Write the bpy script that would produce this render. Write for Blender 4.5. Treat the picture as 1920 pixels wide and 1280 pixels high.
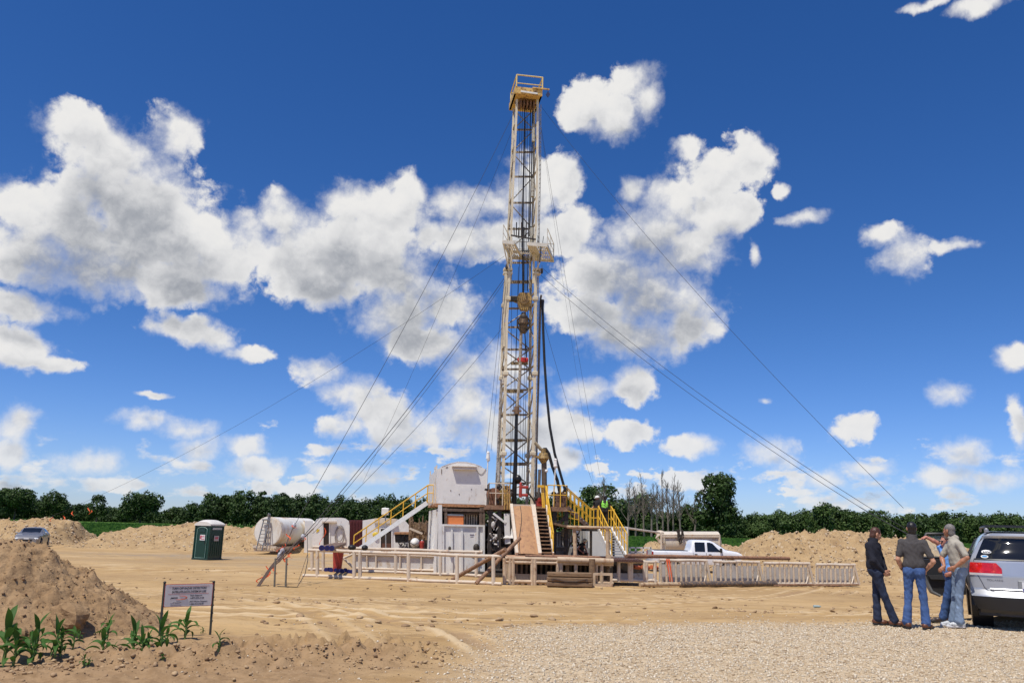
import bpy, math, random
import numpy as np
from mathutils import Vector, Matrix, Euler
R = math.radians
SC = bpy.context.scene
COL = SC.collection
for o in list(bpy.data.objects): bpy.data.objects.remove(o)
random.seed(7); RNG = np.random.default_rng(11)

# ------------------------------------------------------------------ camera
F, PITCH, ROLL, CAMZ = 1550.0, R(12.66), R(1.4), 1.6
cd = bpy.data.cameras.new('camera'); cam = bpy.data.objects.new('camera', cd); COL.objects.link(cam)
cd.sensor_width = 36; cd.lens = 36 * F / 1920; cd.clip_end = 20000; cd.clip_start = .1
CAMM = Matrix.Translation((0, 0, CAMZ)) @ Matrix.Rotation(R(90) + PITCH, 4, 'X') @ Matrix.Rotation(ROLL, 4, 'Z')
cam.matrix_world = CAMM
SC.camera = cam
CR = CAMM.to_3x3()
def ray(px, py):
    return (CR @ Vector(((px - 960) / F, (640 - py) / F, -1))).normalized()
def at(px, py, Y):
    d = ray(px, py); return Vector((0, 0, CAMZ)) + d * (Y / d.y)

# ------------------------------------------------------------------ sun, sky, exposure
SUND = Vector((-.24, -.34, .91)).normalized()          # direction towards the sun
sl = bpy.data.lights.new('sun', 'SUN'); sl.energy = 4.3; sl.angle = R(.53); sl.color = (1, .945, .85)
so = bpy.data.objects.new('sun', sl); COL.objects.link(so); so.rotation_euler = SUND.to_track_quat('Z', 'Y').to_euler()
SC.view_settings.view_transform = 'Standard'; SC.view_settings.look = 'None'
SC.view_settings.exposure = 0.0; SC.view_settings.gamma = 1.0; SC.view_settings.use_curve_mapping = False
SC.render.engine = 'CYCLES'
SC.cycles.max_bounces = 5; SC.cycles.diffuse_bounces = 3; SC.cycles.transparent_max_bounces = 8

CLOUDS = [  # (pixel centre, pixel radii) of each lobe, turned into azimuth and elevation below
 (150,235,66,42),(330,255,48,48),(225,300,130,62),(250,375,165,80),(120,420,140,80),(310,450,170,78),(190,515,210,46),(340,540,110,34),(385,490,90,62),(230,460,170,60),(465,440,60,52),(30,385,56,40),(50,470,100,55),
 (525,405,44,48),(575,465,110,76),(645,385,52,42),(720,395,76,52),(772,362,34,40),(850,385,80,34),(925,380,56,30),(1000,355,70,55),(1055,335,40,46),(1090,420,48,36),(880,450,120,36),(1010,440,110,40),
 (680,480,130,80),(600,540,100,36),(760,535,90,50),(745,595,100,50),(840,575,64,46),(790,640,90,40),
 (1110,180,48,40),(1190,148,52,28),(1150,225,56,50),(1212,185,34,44),(1090,205,40,44),
 (1405,290,46,44),(1340,330,80,46),(1295,275,30,22),(1265,375,76,46),(1350,400,70,42),(1190,355,24,24),(1205,440,100,54),(1295,470,80,52),(1150,510,105,62),(1240,560,105,62),(1100,590,80,44),(1195,635,110,42),(1285,620,60,40),(1185,715,40,40),
 (880,695,50,38),(870,765,56,62),(950,695,70,50),(960,800,110,50),(1095,735,44,26),(1080,800,56,28),(1180,812,52,24),(1060,862,42,24),
 (600,700,50,26),(660,735,56,34),(725,778,84,42),(765,812,80,36),(640,800,44,24),
 (345,618,84,26),(400,632,36,24),(465,665,40,16),(50,580,86,30),(25,645,76,42),(105,685,54,14),(282,740,34,7),(30,795,44,38),(15,850,46,34),(160,868,76,26),(265,785,56,18),(350,806,56,20),(380,842,56,24),(455,838,52,22),(475,878,50,28),(620,888,46,18),(700,892,50,20),
 (1500,410,54,14),(1465,360,16,14),(1415,470,12,24),(1658,438,42,26),(1690,488,48,38),(1790,460,54,12),(1780,738,38,24),(1895,668,36,24),(1600,803,44,28),(1437,748,18,8),(1300,838,50,24),(1450,850,56,28),(1630,880,56,18),(1540,902,50,20),(1800,850,54,30),(1765,890,76,22),(1862,902,56,24),(1912,790,22,44),(1740,6,60,10),(1832,10,64,16)]
def build_world():
    w = bpy.data.worlds.new('World'); SC.world = w; w.use_nodes = True
    nt = w.node_tree; N, L = nt.nodes, nt.links; N.clear()
    # cloud field: a union of soft lobes in azimuth / elevation
    g = bpy.data.node_groups.new('cloud_field', 'ShaderNodeTree')
    g.interface.new_socket('Vector', in_out='INPUT', socket_type='NodeSocketVector')
    g.interface.new_socket('Low', in_out='OUTPUT', socket_type='NodeSocketFloat')
    gi = g.nodes.new('NodeGroupInput'); go = g.nodes.new('NodeGroupOutput'); prev = None
    for (cx, cy, rx, ry) in CLOUDS:
        d = ray(cx, cy); az, el = math.atan2(d.x, d.y), math.asin(d.z)
        k = 1 + .0 * el
        sx, sy = 1.05 * rx / F, 1.05 * ry / F
        rr = math.hypot((cx - 960), (cy - 640)) / F; c = 1 / (1 + rr * rr) ** .5
        sx *= c * c / max(.5, math.cos(el)) ** .5; sy *= c
        m = g.nodes.new('ShaderNodeVectorMath'); m.operation = 'MULTIPLY_ADD'
        g.links.new(gi.outputs[0], m.inputs[0]); m.inputs[1].default_value = (1 / sx, 1 / sy, 0); m.inputs[2].default_value = (-az / sx, -el / sy, 0)
        q = g.nodes.new('ShaderNodeVectorMath'); q.operation = 'DOT_PRODUCT'; g.links.new(m.outputs[0], q.inputs[0]); g.links.new(m.outputs[0], q.inputs[1])
        if prev is None: prev = q.outputs['Value']
        else:
            s = g.nodes.new('ShaderNodeMath'); s.operation = 'SMOOTH_MIN'; s.inputs[2].default_value = .5
            g.links.new(prev, s.inputs[0]); g.links.new(q.outputs['Value'], s.inputs[1]); prev = s.outputs[0]
    # r^2 -> 1 - r^2, kept above -2.5
    a = g.nodes.new('ShaderNodeMath'); a.operation = 'SQRT'; g.links.new(prev, a.inputs[0])
    s = g.nodes.new('ShaderNodeMath'); s.operation = 'SUBTRACT'; s.inputs[0].default_value = 1; g.links.new(a.outputs[0], s.inputs[1])
    x = g.nodes.new('ShaderNodeMath'); x.operation = 'MAXIMUM'; x.inputs[1].default_value = -2.0; g.links.new(s.outputs[0], x.inputs[0])
    g.links.new(x.outputs[0], go.inputs[0])

    def M(op, a, b=None, c=None):
        n = N.new('ShaderNodeMath'); n.operation = op
        for i, v in enumerate((a, b, c)):
            if v is None: continue
            if isinstance(v, (int, float)): n.inputs[i].default_value = v
            else: L.new(v, n.inputs[i])
        return n.outputs[0]
    def V(op, a, b):
        n = N.new('ShaderNodeVectorMath'); n.operation = op
        for i, v in enumerate((a, b)):
            if isinstance(v, tuple): n.inputs[i].default_value = v
            else: L.new(v, n.inputs[i])
        return n.outputs[0]
    def SS(v, lo, hi, a=0, b=1):
        n = N.new('ShaderNodeMapRange'); n.interpolation_type = 'SMOOTHSTEP'; L.new(v, n.inputs[0])
        for i, q in enumerate((lo, hi, a, b)): n.inputs[i + 1].default_value = q
        return n.outputs[0]
    tc = N.new('ShaderNodeTexCoord'); sep = N.new('ShaderNodeSeparateXYZ'); L.new(tc.outputs['Generated'], sep.inputs[0])
    az = M('ARCTAN2', sep.outputs[0], sep.outputs[1]); el = M('ARCSINE', sep.outputs[2])
    cb = N.new('ShaderNodeCombineXYZ'); L.new(az, cb.inputs[0]); L.new(el, cb.inputs[1]); P = cb.outputs[0]
    def noise(vec, scale, detail, rough=.55, seed=0, stretch=1.0):
        v = V('MULTIPLY_ADD', vec, (scale, scale * stretch, 1)) if 0 else V('MULTIPLY', vec, (scale, scale * stretch, 1))
        v = V('ADD', v, (seed, seed * .7, 2.3 + seed))
        n = N.new('ShaderNodeTexNoise'); n.noise_dimensions = '2D'; n.inputs['Scale'].default_value = 1; n.inputs['Detail'].default_value = detail; n.inputs['Roughness'].default_value = rough
        L.new(v, n.inputs['Vector']); return n
    # warp for torn edges
    wn = noise(P, 30, 4, .55, 5); wv = V('SUBTRACT', wn.outputs['Color'], (.5, .5, .5)); wv = V('MULTIPLY', wv, (.020, .017, 0)); PW = V('ADD', P, wv)
    def low(vec):
        n = N.new('ShaderNodeGroup'); n.node_tree = g; L.new(vec, n.inputs[0]); return n.outputs[0]
    def billow(vec, sc=58, det=4.0):
        v1 = N.new('ShaderNodeTexVoronoi'); v1.voronoi_dimensions = '2D'; v1.feature = 'F1'; v1.inputs['Scale'].default_value = 1
        v1.inputs['Detail'].default_value = det; v1.inputs['Roughness'].default_value = .55; v1.inputs['Lacunarity'].default_value = 2.3; v1.normalize = True
        L.new(V('ADD', V('MULTIPLY', vec, (sc, sc * 1.15, 1)), (3, 1, 0)), v1.inputs['Vector'])
        return M('SUBTRACT', .42, v1.outputs['Distance'])
    wn2 = noise(P, 90, 3, .5, 8); wv2 = V('MULTIPLY', V('SUBTRACT', wn2.outputs['Color'], (.5, .5, .5)), (.008, .008, 0)); PB_ = V('ADD', PW, wv2)
    n1 = noise(P, 24, 8, .56, 1).outputs['Fac']; b1 = billow(PB_)
    lo = low(PW)
    b3 = billow(PW, 20, 1.0)
    dens = M('ADD', M('ADD', M('MINIMUM', lo, .75), .10), M('ADD', M('MULTIPLY', M('SUBTRACT', n1, .5), 1.35), M('ADD', M('MULTIPLY', b1, .62), M('MULTIPLY', b3, .30))))
    # far low cloud bank near the horizon and loose fields elsewhere round the sky
    bank = noise(P, 16, 7, .58, 9, 2.2).outputs['Fac']
    band = M('MULTIPLY', SS(el, .0, .03), SS(el, .19, .05))
    bk = M('ADD', M('ADD', M('MULTIPLY', M('SUBTRACT', bank, .49), 5.5), M('MULTIPLY', b1, .6)), M('MULTIPLY', M('SUBTRACT', band, 1), 3.0))
    nb = N.new('ShaderNodeTexNoise'); nb.inputs['Scale'].default_value = 3.2; nb.inputs['Detail'].default_value = 7; nb.inputs['Roughness'].default_value = .58; L.new(tc.outputs['Generated'], nb.inputs['Vector']); back = nb.outputs['Fac']
    bb = M('ADD', M('MULTIPLY', M('SUBTRACT', back, .56), 7.0), M('MULTIPLY', SS(M('ABSOLUTE', az), .8, 1.05, 1, 0), -4.0))
    dens = M('MAXIMUM', dens, M('MAXIMUM', bk, bb))
    # crisp sunlit heads, softer torn edges where the field is thin
    soft = noise(P, 9, 3, .5, 31).outputs['Fac']
    n_ = N.new('ShaderNodeMapRange'); n_.interpolation_type = 'SMOOTHSTEP'; L.new(dens, n_.inputs[0]); n_.inputs[1].default_value = -.03; L.new(SS(soft, .36, .62, .34, 1.25), n_.inputs[2])
    alpha = n_.outputs[0]
    # self-shadowing: how much cloud lies between this point and the sun (above, slightly left)
    lo_up = low(V('ADD', P, (-.004, .026, 0))); lo_up2 = low(V('ADD', P, (-.008, .070, 0)))
    big = noise(P, 11, 2, .45, 41).outputs['Fac']
    n2 = noise(V('ADD', P, (-.003, .009, 0)), 24, 4, .5, 1).outputs['Fac']
    b2 = billow(V('ADD', PB_, (-.0020, .0056, 0)), 58, 3.0)
    over = M('ADD', M('MULTIPLY', SS(M('ADD', lo_up, M('MULTIPLY', M('SUBTRACT', big, .5), 1.6)), -.2, .8), .55), M('MULTIPLY', SS(M('ADD', lo_up2, M('MULTIPLY', M('SUBTRACT', big, .5), 1.2)), -.4, .7), .62))
    over = M('MULTIPLY', over, SS(dens, -.1, .9, .0, .77))
    rel = M('ADD', M('MULTIPLY', M('SUBTRACT', n1, n2), .65), M('ADD', M('MULTIPLY', M('SUBTRACT', b1, b2), .40), M('MULTIPLY', b3, .10)))
    sh = M('SUBTRACT', over, rel)
    lum = SS(sh, -.25, 1.55, 1.0, 0.0)
    cr = N.new('ShaderNodeValToRGB'); L.new(lum, cr.inputs[0]); e = cr.color_ramp.elements
    e[0].position = 0; e[0].color = (.27, .295, .35, 1); e[1].position = 1; e[1].color = (1.0, .985, .96, 1)
    for p_, c_ in ((.3, (.47, .49, .53, 1)), (.62, (.76, .765, .78, 1)), (.85, (.93, .925, .92, 1))):
        q = cr.color_ramp.elements.new(p_); q.color = c_
    # sky
    sky = N.new('ShaderNodeTexSky'); sky.sky_type = 'NISHITA'; sky.sun_disc = False
    sky.sun_elevation = math.asin(SUND.z); sky.sun_rotation = math.atan2(SUND.x, SUND.y); sky.air_density = 1.0; sky.dust_density = .6; sky.ozone_density = 2.0; sky.altitude = 1200
    hs = N.new('ShaderNodeHueSaturation'); hs.inputs['Saturation'].default_value = 1.3; hs.inputs['Value'].default_value = 1.0; L.new(sky.outputs[0], hs.inputs['Color'])
    bg = N.new('ShaderNodeBackground'); bg.inputs['Strength'].default_value = .095; tn = N.new('ShaderNodeMix'); tn.data_type = 'RGBA'; tn.blend_type = 'MULTIPLY'; tn.inputs[0].default_value = 1; L.new(hs.outputs[0], tn.inputs[6]); tr = N.new('ShaderNodeValToRGB'); L.new(SS(el, -.02, .30), tr.inputs[0]); te = tr.color_ramp.elements; te[0].color = (.80, .93, 1.42, 1); te[1].color = (.80, .90, 1.20, 1); L.new(tr.outputs[0], tn.inputs[7]); L.new(tn.outputs[2], bg.inputs[0])
    # clouds fade a little into the air near the horizon
    cbg = N.new('ShaderNodeBackground'); L.new(cr.outputs[0], cbg.inputs[0]); cbg.inputs['Strength'].default_value = .86
    al = M('MULTIPLY', alpha, SS(el, -.02, .16, .80, .985))
    mx = N.new('ShaderNodeMixShader'); L.new(al, mx.inputs[0]); L.new(bg.outputs[0], mx.inputs[1]); L.new(cbg.outputs[0], mx.inputs[2])
    out = N.new('ShaderNodeOutputWorld'); L.new(mx.outputs[0], out.inputs[0])
    try: w.cycles.sampling_method = 'MANUAL'; w.cycles.sample_map_resolution = 256
    except Exception: pass
build_world()

# ------------------------------------------------------------------ noise (numpy) and mesh helpers
def _h(ix, iy, s):
    n = (ix * 374761393 + iy * 668265263 + s * 1442695041) & 0xffffffff
    n = ((n ^ (n >> 13)) * 1274126177) & 0xffffffff
    return ((n ^ (n >> 16)) & 0xffff) / 65535.0
def vnoise(x, y, s=0):
    x = np.asarray(x, float); y = np.asarray(y, float)
    ix = np.floor(x).astype(np.int64); iy = np.floor(y).astype(np.int64); fx = x - ix; fy = y - iy
    fx = fx * fx * (3 - 2 * fx); fy = fy * fy * (3 - 2 * fy)
    a, b, c, d = _h(ix, iy, s), _h(ix + 1, iy, s), _h(ix, iy + 1, s), _h(ix + 1, iy + 1, s)
    return (a + (b - a) * fx) + ((c + (d - c) * fx) - (a + (b - a) * fx)) * fy - .5
def fbm(x, y, o=5, s=0, g=.5):
    r = 0; a = 1; f = 1; x = np.asarray(x, float); y = np.asarray(y, float)
    for i in range(o):
        ca, sa = math.cos(i * 1.3), math.sin(i * 1.3)
        r = r + a * vnoise((x * ca - y * sa) * f, (x * sa + y * ca) * f, s + i); a *= g; f *= 2.03
    return r
def sstep(e0, e1, x):
    t = np.clip((np.asarray(x, float) - e0) / (e1 - e0), 0, 1); return t * t * (3 - 2 * t)

def tag(o, label=None, cat=None, group=None, kind=None):
    if label: o['label'] = label
    if cat: o['category'] = cat
    if group: o['group'] = group
    if kind: o['kind'] = kind
    return o
def thing(name, label, cat, loc=(0, 0, 0), rz=0, group=None):
    o = bpy.data.objects.new(name, None); COL.objects.link(o); o.empty_display_size = .2
    o.location = loc; o.rotation_euler = (0, 0, rz); tag(o, label, cat, group); return o
def wmat(o):
    m = Matrix.LocRotScale(o.location, o.rotation_euler, o.scale)
    return wmat(o.parent) @ m if o.parent else m
def np_mesh(name, V, Fq, mat, parent=None, world=True, smooth=False, mats=None, mi=None):
    V = np.asarray(V, dtype=np.float32).reshape(-1, 3)
    if parent is not None and world:
        iv = np.array(wmat(parent).inverted()); V = V @ iv[:3, :3].T.astype(np.float32) + iv[:3, 3].astype(np.float32)
    me = bpy.data.meshes.new(name)
    if isinstance(Fq, np.ndarray):
        n = Fq.shape[1]; me.vertices.add(len(V)); me.vertices.foreach_set('co', V.ravel())
        me.loops.add(Fq.size); me.loops.foreach_set('vertex_index', Fq.ravel().astype(np.int32))
        me.polygons.add(len(Fq)); me.polygons.foreach_set('loop_start', (np.arange(len(Fq)) * n).astype(np.int32))
        me.update(calc_edges=True)
    else:
        me.from_pydata([tuple(map(float, v)) for v in V], [], Fq)
    for m in (mats or [mat]): me.materials.append(m)
    if mi is not None: me.polygons.foreach_set('material_index', np.asarray(mi, dtype=np.int32))
    if smooth: me.shade_smooth()
    me.validate(); me.update()
    o = bpy.data.objects.new(name, me); COL.objects.link(o)
    if parent is not None: o.parent = parent
    return o
def copy_tree(o, parent=None):
    c = o.copy(); COL.objects.link(c); c.parent = parent
    for ch in [k for k in bpy.data.objects if k.parent == o]: copy_tree(ch, c)
    return c

class MB:
    def pieces(s, name, mat, parent=None, smooth=False):
        """each connected run added to this builder becomes a part of its own"""
        n = len(s.v); up = list(range(n))
        def fd(a):
            while up[a] != a: up[a] = up[up[a]]; a = up[a]
            return a
        for f in s.f:
            r = fd(f[0])
            for q in f[1:]: up[fd(q)] = r
        g = {}
        for f in s.f: g.setdefault(fd(f[0]), []).append(f)
        for fs in g.values():
            idx = sorted({i for f in fs for i in f}); mp = {i: k for k, i in enumerate(idx)}; m = MB(); m.v = [s.v[i] for i in idx]; m.f = [tuple(mp[i] for i in f) for f in fs]; m.build(name, mat, parent, smooth=smooth)
    def __init__(s, xf=None): s.v = []; s.f = []; s.xf = xf
    def add(s, vs, fs):
        b = len(s.v)
        s.v += [tuple(s.xf @ Vector(p)) if s.xf else tuple(p) for p in vs]; s.f += [tuple(b + i for i in f) for f in fs]; return s
    def box(s, c, size, rz=0, rot=None, bev=0):
        hx, hy, hz = size[0] / 2, size[1] / 2, size[2] / 2
        M = rot if rot is not None else Matrix.Rotation(rz, 3, 'Z'); c = Vector(c)
        if bev:
            b = min(bev, hx * .9, hy * .9, hz * .9); P = []
            for sx in (-1, 1):
                for sy in (-1, 1):
                    for sz in (-1, 1):
                        P += [(sx * hx, sy * (hy - b), sz * (hz - b)), (sx * (hx - b), sy * hy, sz * (hz - b)), (sx * (hx - b), sy * (hy - b), sz * hz)]
            idx = lambda a, b_, c_, k: ((a * 4 + b_ * 2 + c_) * 3 + k)
            Fc = [(idx(1,0,0,0), idx(1,1,0,0), idx(1,1,1,0), idx(1,0,1,0)), (idx(0,1,0,0), idx(0,0,0,0), idx(0,0,1,0), idx(0,1,1,0)),
                  (idx(0,0,0,1), idx(1,0,0,1), idx(1,0,1,1), idx(0,0,1,1)), (idx(1,1,0,1), idx(0,1,0,1), idx(0,1,1,1), idx(1,1,1,1)),
                  (idx(0,0,1,2), idx(1,0,1,2), idx(1,1,1,2), idx(0,1,1,2)), (idx(0,1,0,2), idx(1,1,0,2), idx(1,0,0,2), idx(0,0,0,2))]
            for b1 in (0, 1):
                for c1 in (0, 1):
                    Fc.append((idx(0, b1, c1, 1), idx(1, b1, c1, 1), idx(1, b1, c1, 2), idx(0, b1, c1, 2)))
                    Fc.append((idx(b1, 0, c1, 0), idx(b1, 1, c1, 0), idx(b1, 1, c1, 2), idx(b1, 0, c1, 2)))
                    Fc.append((idx(b1, c1, 0, 0), idx(b1, c1, 1, 0), idx(b1, c1, 1, 1), idx(b1, c1, 0, 1)))
            for a1 in (0, 1):
                for b1 in (0, 1):
                    for c1 in (0, 1): Fc.append((idx(a1, b1, c1, 0), idx(a1, b1, c1, 1), idx(a1, b1, c1, 2)))
            return s.add([c + M @ Vector(p) for p in P], Fc)
        P = [(-hx, -hy, -hz), (hx, -hy, -hz), (hx, hy, -hz), (-hx, hy, -hz), (-hx, -hy, hz), (hx, -hy, hz), (hx, hy, hz), (-hx, hy, hz)]
        return s.add([c + M @ Vector(p) for p in P], [(0, 3, 2, 1), (4, 5, 6, 7), (0, 1, 5, 4), (1, 2, 6, 5), (2, 3, 7, 6), (3, 0, 4, 7)])
    def beam(s, a, b, w, h, up=(0, 0, 1)):
        a, b = Vector(a), Vector(b); d = b - a; l = d.length
        if l < 1e-6: return s
        z = d / l; u = Vector(up)
        if abs(z.dot(u)) > .98: u = Vector((0, 1, 0))
        x = u.cross(z).normalized(); y = z.cross(x)
        return s.box((a + b) / 2, (w, h, l), rot=Matrix((x, y, z)).transposed())
    def tube(s, a, b, r, r2=None, n=8, caps=True):
        a, b = Vector(a), Vector(b); d = b - a
        if d.length < 1e-6: return s
        z = d.normalized(); u = Vector((0, 0, 1)) if abs(z.z) < .95 else Vector((0, 1, 0)); x = u.cross(z).normalized(); y = z.cross(x); r2 = r if r2 is None else r2
        P = [a + (x * math.cos(6.28318 * i / n) + y * math.sin(6.28318 * i / n)) * r for i in range(n)] + [b + (x * math.cos(6.28318 * i / n) + y * math.sin(6.28318 * i / n)) * r2 for i in range(n)]
        Fc = [(i, (i + 1) % n, n + (i + 1) % n, n + i) for i in range(n)]
        if caps: Fc += [tuple(range(n - 1, -1, -1)), tuple(range(n, 2 * n))]
        return s.add(P, Fc)
    def path(s, pts, r, n=6):
        pts = [Vector(p) for p in pts]; P = []; m = len(pts)
        rr = r if isinstance(r, (list, tuple)) else [r] * m
        for i, p in enumerate(pts):
            t = (pts[min(i + 1, m - 1)] - pts[max(i - 1, 0)]).normalized(); u = Vector((0, 0, 1)) if abs(t.z) < .95 else Vector((0, 1, 0))
            x = u.cross(t).normalized(); y = t.cross(x)
            P += [p + (x * math.cos(6.28318 * k / n) + y * math.sin(6.28318 * k / n)) * rr[i] for k in range(n)]
        Fc = [(i * n + k, i * n + (k + 1) % n, (i + 1) * n + (k + 1) % n, (i + 1) * n + k) for i in range(m - 1) for k in range(n)]
        Fc += [tuple(range(n - 1, -1, -1)), tuple(range((m - 1) * n, m * n))]
        return s.add(P, Fc)
    def ball(s, c, r, nu=12, nv=8, rot=None):
        r = (r, r, r) if isinstance(r, (int, float)) else r; c = Vector(c); P = []; Fc = []
        for j in range(nv + 1):
            t = math.pi * j / nv
            for i in range(nu):
                p = Vector((r[0] * math.sin(t) * math.cos(6.28318 * i / nu), r[1] * math.sin(t) * math.sin(6.28318 * i / nu), r[2] * math.cos(t)))
                P.append(c + (rot @ p if rot else p))
        for j in range(nv):
            for i in range(nu): Fc.append((j * nu + i, (j + 1) * nu + i, (j + 1) * nu + (i + 1) % nu, j * nu + (i + 1) % nu))
        return s.add(P, Fc)
    def prism(s, poly, ext):            # poly: list of 3-D points of a planar outline; ext: vector
        n = len(poly); e = Vector(ext); P = [Vector(p) for p in poly] + [Vector(p) + e for p in poly]
        return s.add(P, [tuple(range(n - 1, -1, -1)), tuple(range(n, 2 * n))] + [(i, (i + 1) % n, n + (i + 1) % n, n + i) for i in range(n)])
    def sheet(s, rows, thick=None):
        n = len(rows[0]); P = [p for r in rows for p in r]
        return s.add(P, [(j * n + i, j * n + i + 1, (j + 1) * n + i + 1, (j + 1) * n + i) for j in range(len(rows) - 1) for i in range(n - 1)])
    def build(s, name, mat, parent=None, world=True, smooth=False, label=None, fix=True):
        o = np_mesh(name, np.array(s.v, dtype=np.float32), s.f, mat, parent, world)
        if fix:
            import bmesh
            bm = bmesh.new(); bm.from_mesh(o.data); bmesh.ops.recalc_face_normals(bm, faces=bm.faces); bm.to_mesh(o.data); bm.free()
        if smooth:
            o.data.shade_smooth()
            try: o.data.set_sharp_from_angle(angle=R(38))
            except Exception: pass
        if label: o['label'] = label
        return o

# ------------------------------------------------------------------ materials
MATS = {}
def mat(name, col, rough=.6, metal=0, var=.12, scale=6, col2=None, thr=(.5, .62), nscale=None, bump=0, bscale=40, stretch=(1, 1, 1), spec=.5, coat=0, emit=0, trans=0, alpha=1, streak=0, world=False):
    if name in MATS: return MATS[name]
    m = bpy.data.materials.new(name); m.use_nodes = True; nt = m.node_tree; N, L = nt.nodes, nt.links; b = N['Principled BSDF']
    tc = N.new('ShaderNodeTexCoord'); geo = N.new('ShaderNodeNewGeometry')
    mp = N.new('ShaderNodeMapping'); mp.inputs['Scale'].default_value = stretch; L.new(geo.outputs['Position'] if world else tc.outputs['Object'], mp.inputs[0])
    def nz(sc, det=6, ro=.6, src=mp.outputs[0]):
        n = N.new('ShaderNodeTexNoise'); n.inputs['Scale'].default_value = sc; n.inputs['Detail'].default_value = det; n.inputs['Roughness'].default_value = ro; L.new(src, n.inputs['Vector']); return n.outputs['Fac']
    n1 = nz(scale)
    mr = N.new('ShaderNodeMapRange'); L.new(n1, mr.inputs[0]); mr.inputs[1].default_value = .3; mr.inputs[2].default_value = .7; mr.inputs[3].default_value = 1 - var; mr.inputs[4].default_value = 1 + var
    vm = N.new('ShaderNodeVectorMath'); vm.operation = 'SCALE'; vm.inputs[0].default_value = col[:3]; L.new(mr.outputs[0], vm.inputs['Scale']); src = vm.outputs[0]
    if col2:
        n2 = nz(nscale or scale * 1.7, 8, .68)
        if streak:
            mp2 = N.new('ShaderNodeMapping'); mp2.inputs['Scale'].default_value = (1, 1, streak); L.new(tc.outputs['Object'], mp2.inputs[0])
            n2 = nz(nscale or scale * 1.7, 8, .68, mp2.outputs[0])
        r2 = N.new('ShaderNodeMapRange'); r2.interpolation_type = 'SMOOTHSTEP'; L.new(n2, r2.inputs[0]); r2.inputs[1].default_value = thr[0]; r2.inputs[2].default_value = thr[1]
        mx = N.new('ShaderNodeMix'); mx.data_type = 'RGBA'; L.new(r2.outputs[0], mx.inputs[0]); L.new(src, mx.inputs[6]); mx.inputs[7].default_value = (*col2[:3], 1); src = mx.outputs[2]
    L.new(src, b.inputs['Base Color'])
    b.inputs['Roughness'].default_value = rough; b.inputs['Metallic'].default_value = metal; b.inputs['Specular IOR Level'].default_value = spec
    b.inputs['Coat Weight'].default_value = coat; b.inputs['Alpha'].default_value = alpha; b.inputs['Transmission Weight'].default_value = trans
    if emit: L.new(src, b.inputs['Emission Color']); b.inputs['Emission Strength'].default_value = emit
    if bump:
        bn = nz(bscale, 5, .6); bp = N.new('ShaderNodeBump'); bp.inputs['Strength'].default_value = bump; bp.inputs['Distance'].default_value = .02; L.new(bn, bp.inputs['Height']); L.new(bp.outputs[0], b.inputs['Normal'])
    MATS[name] = m; return m
RUST = (.23, .085, .035)
def W():   return mat('weathered_white_paint', (.78, .76, .72), .55, var=.07, scale=2.2, col2=(.40, .27, .17), thr=(.59, .74), nscale=5, bump=.15, bscale=3, streak=.35)
def CREAM(): return mat('cream_pipe_paint', (.64, .54, .42), .6, var=.12, scale=2, col2=(.42, .23, .12), thr=(.52, .74), nscale=4)
def TANP(): return mat('tan_worn_pipe', (.54, .41, .28), .65, var=.16, scale=2.5, col2=(.34, .19, .10), thr=(.50, .70), nscale=4)
def WOODRUST(): return mat('rusty_bare_steel', (.24, .13, .075), .75, var=.35, scale=5, col2=(.42, .27, .16), thr=(.5, .66), bump=.2)
def MASTP(): return mat('mast_paint', (.66, .58, .43), .55, var=.14, scale=1.2, col2=(.20, .125, .08), thr=(.53, .72), nscale=9, stretch=(1, 1, .35))
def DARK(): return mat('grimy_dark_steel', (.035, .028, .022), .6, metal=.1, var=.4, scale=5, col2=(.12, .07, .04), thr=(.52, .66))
def YEL():  return mat('yellow_safety_paint', (.74, .43, .035), .5, var=.12, scale=8, col2=(.3, .15, .05), thr=(.62, .72))
def TANPLY(): return mat('brown_ramp_sheet', (.42, .225, .105), .7, var=.12, scale=1.2, col2=(.30, .15, .08), thr=(.5, .66), bump=.1, stretch=(3, 3, .6))
def BLACK(): return mat('black_rubber', (.012, .012, .013), .55, var=.2)
def CABLE(): return mat('wire_rope_steel', (.055, .05, .048), .5, metal=.4, var=.2)
def GREASE(): return mat('greasy_black_pipe', (.02, .018, .017), .35, metal=.3, var=.4, scale=3)
def TIMBER(): return mat('weathered_timber', (.23, .145, .08), .85, var=.3, scale=4, col2=(.10, .06, .035), thr=(.52, .62), bump=.4, bscale=30, stretch=(.5, 3, 6))
def REDP(): return mat('faded_red_paint', (.42, .045, .03), .5, var=.2, col2=(.14, .05, .03), thr=(.56, .68))
def ORANGE(): return mat('orange_plastic', (.85, .13, .035), .6, var=.08)
def GREY(): return mat('galvanised_steel', (.42, .42, .41), .5, metal=.4, var=.15)
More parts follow.
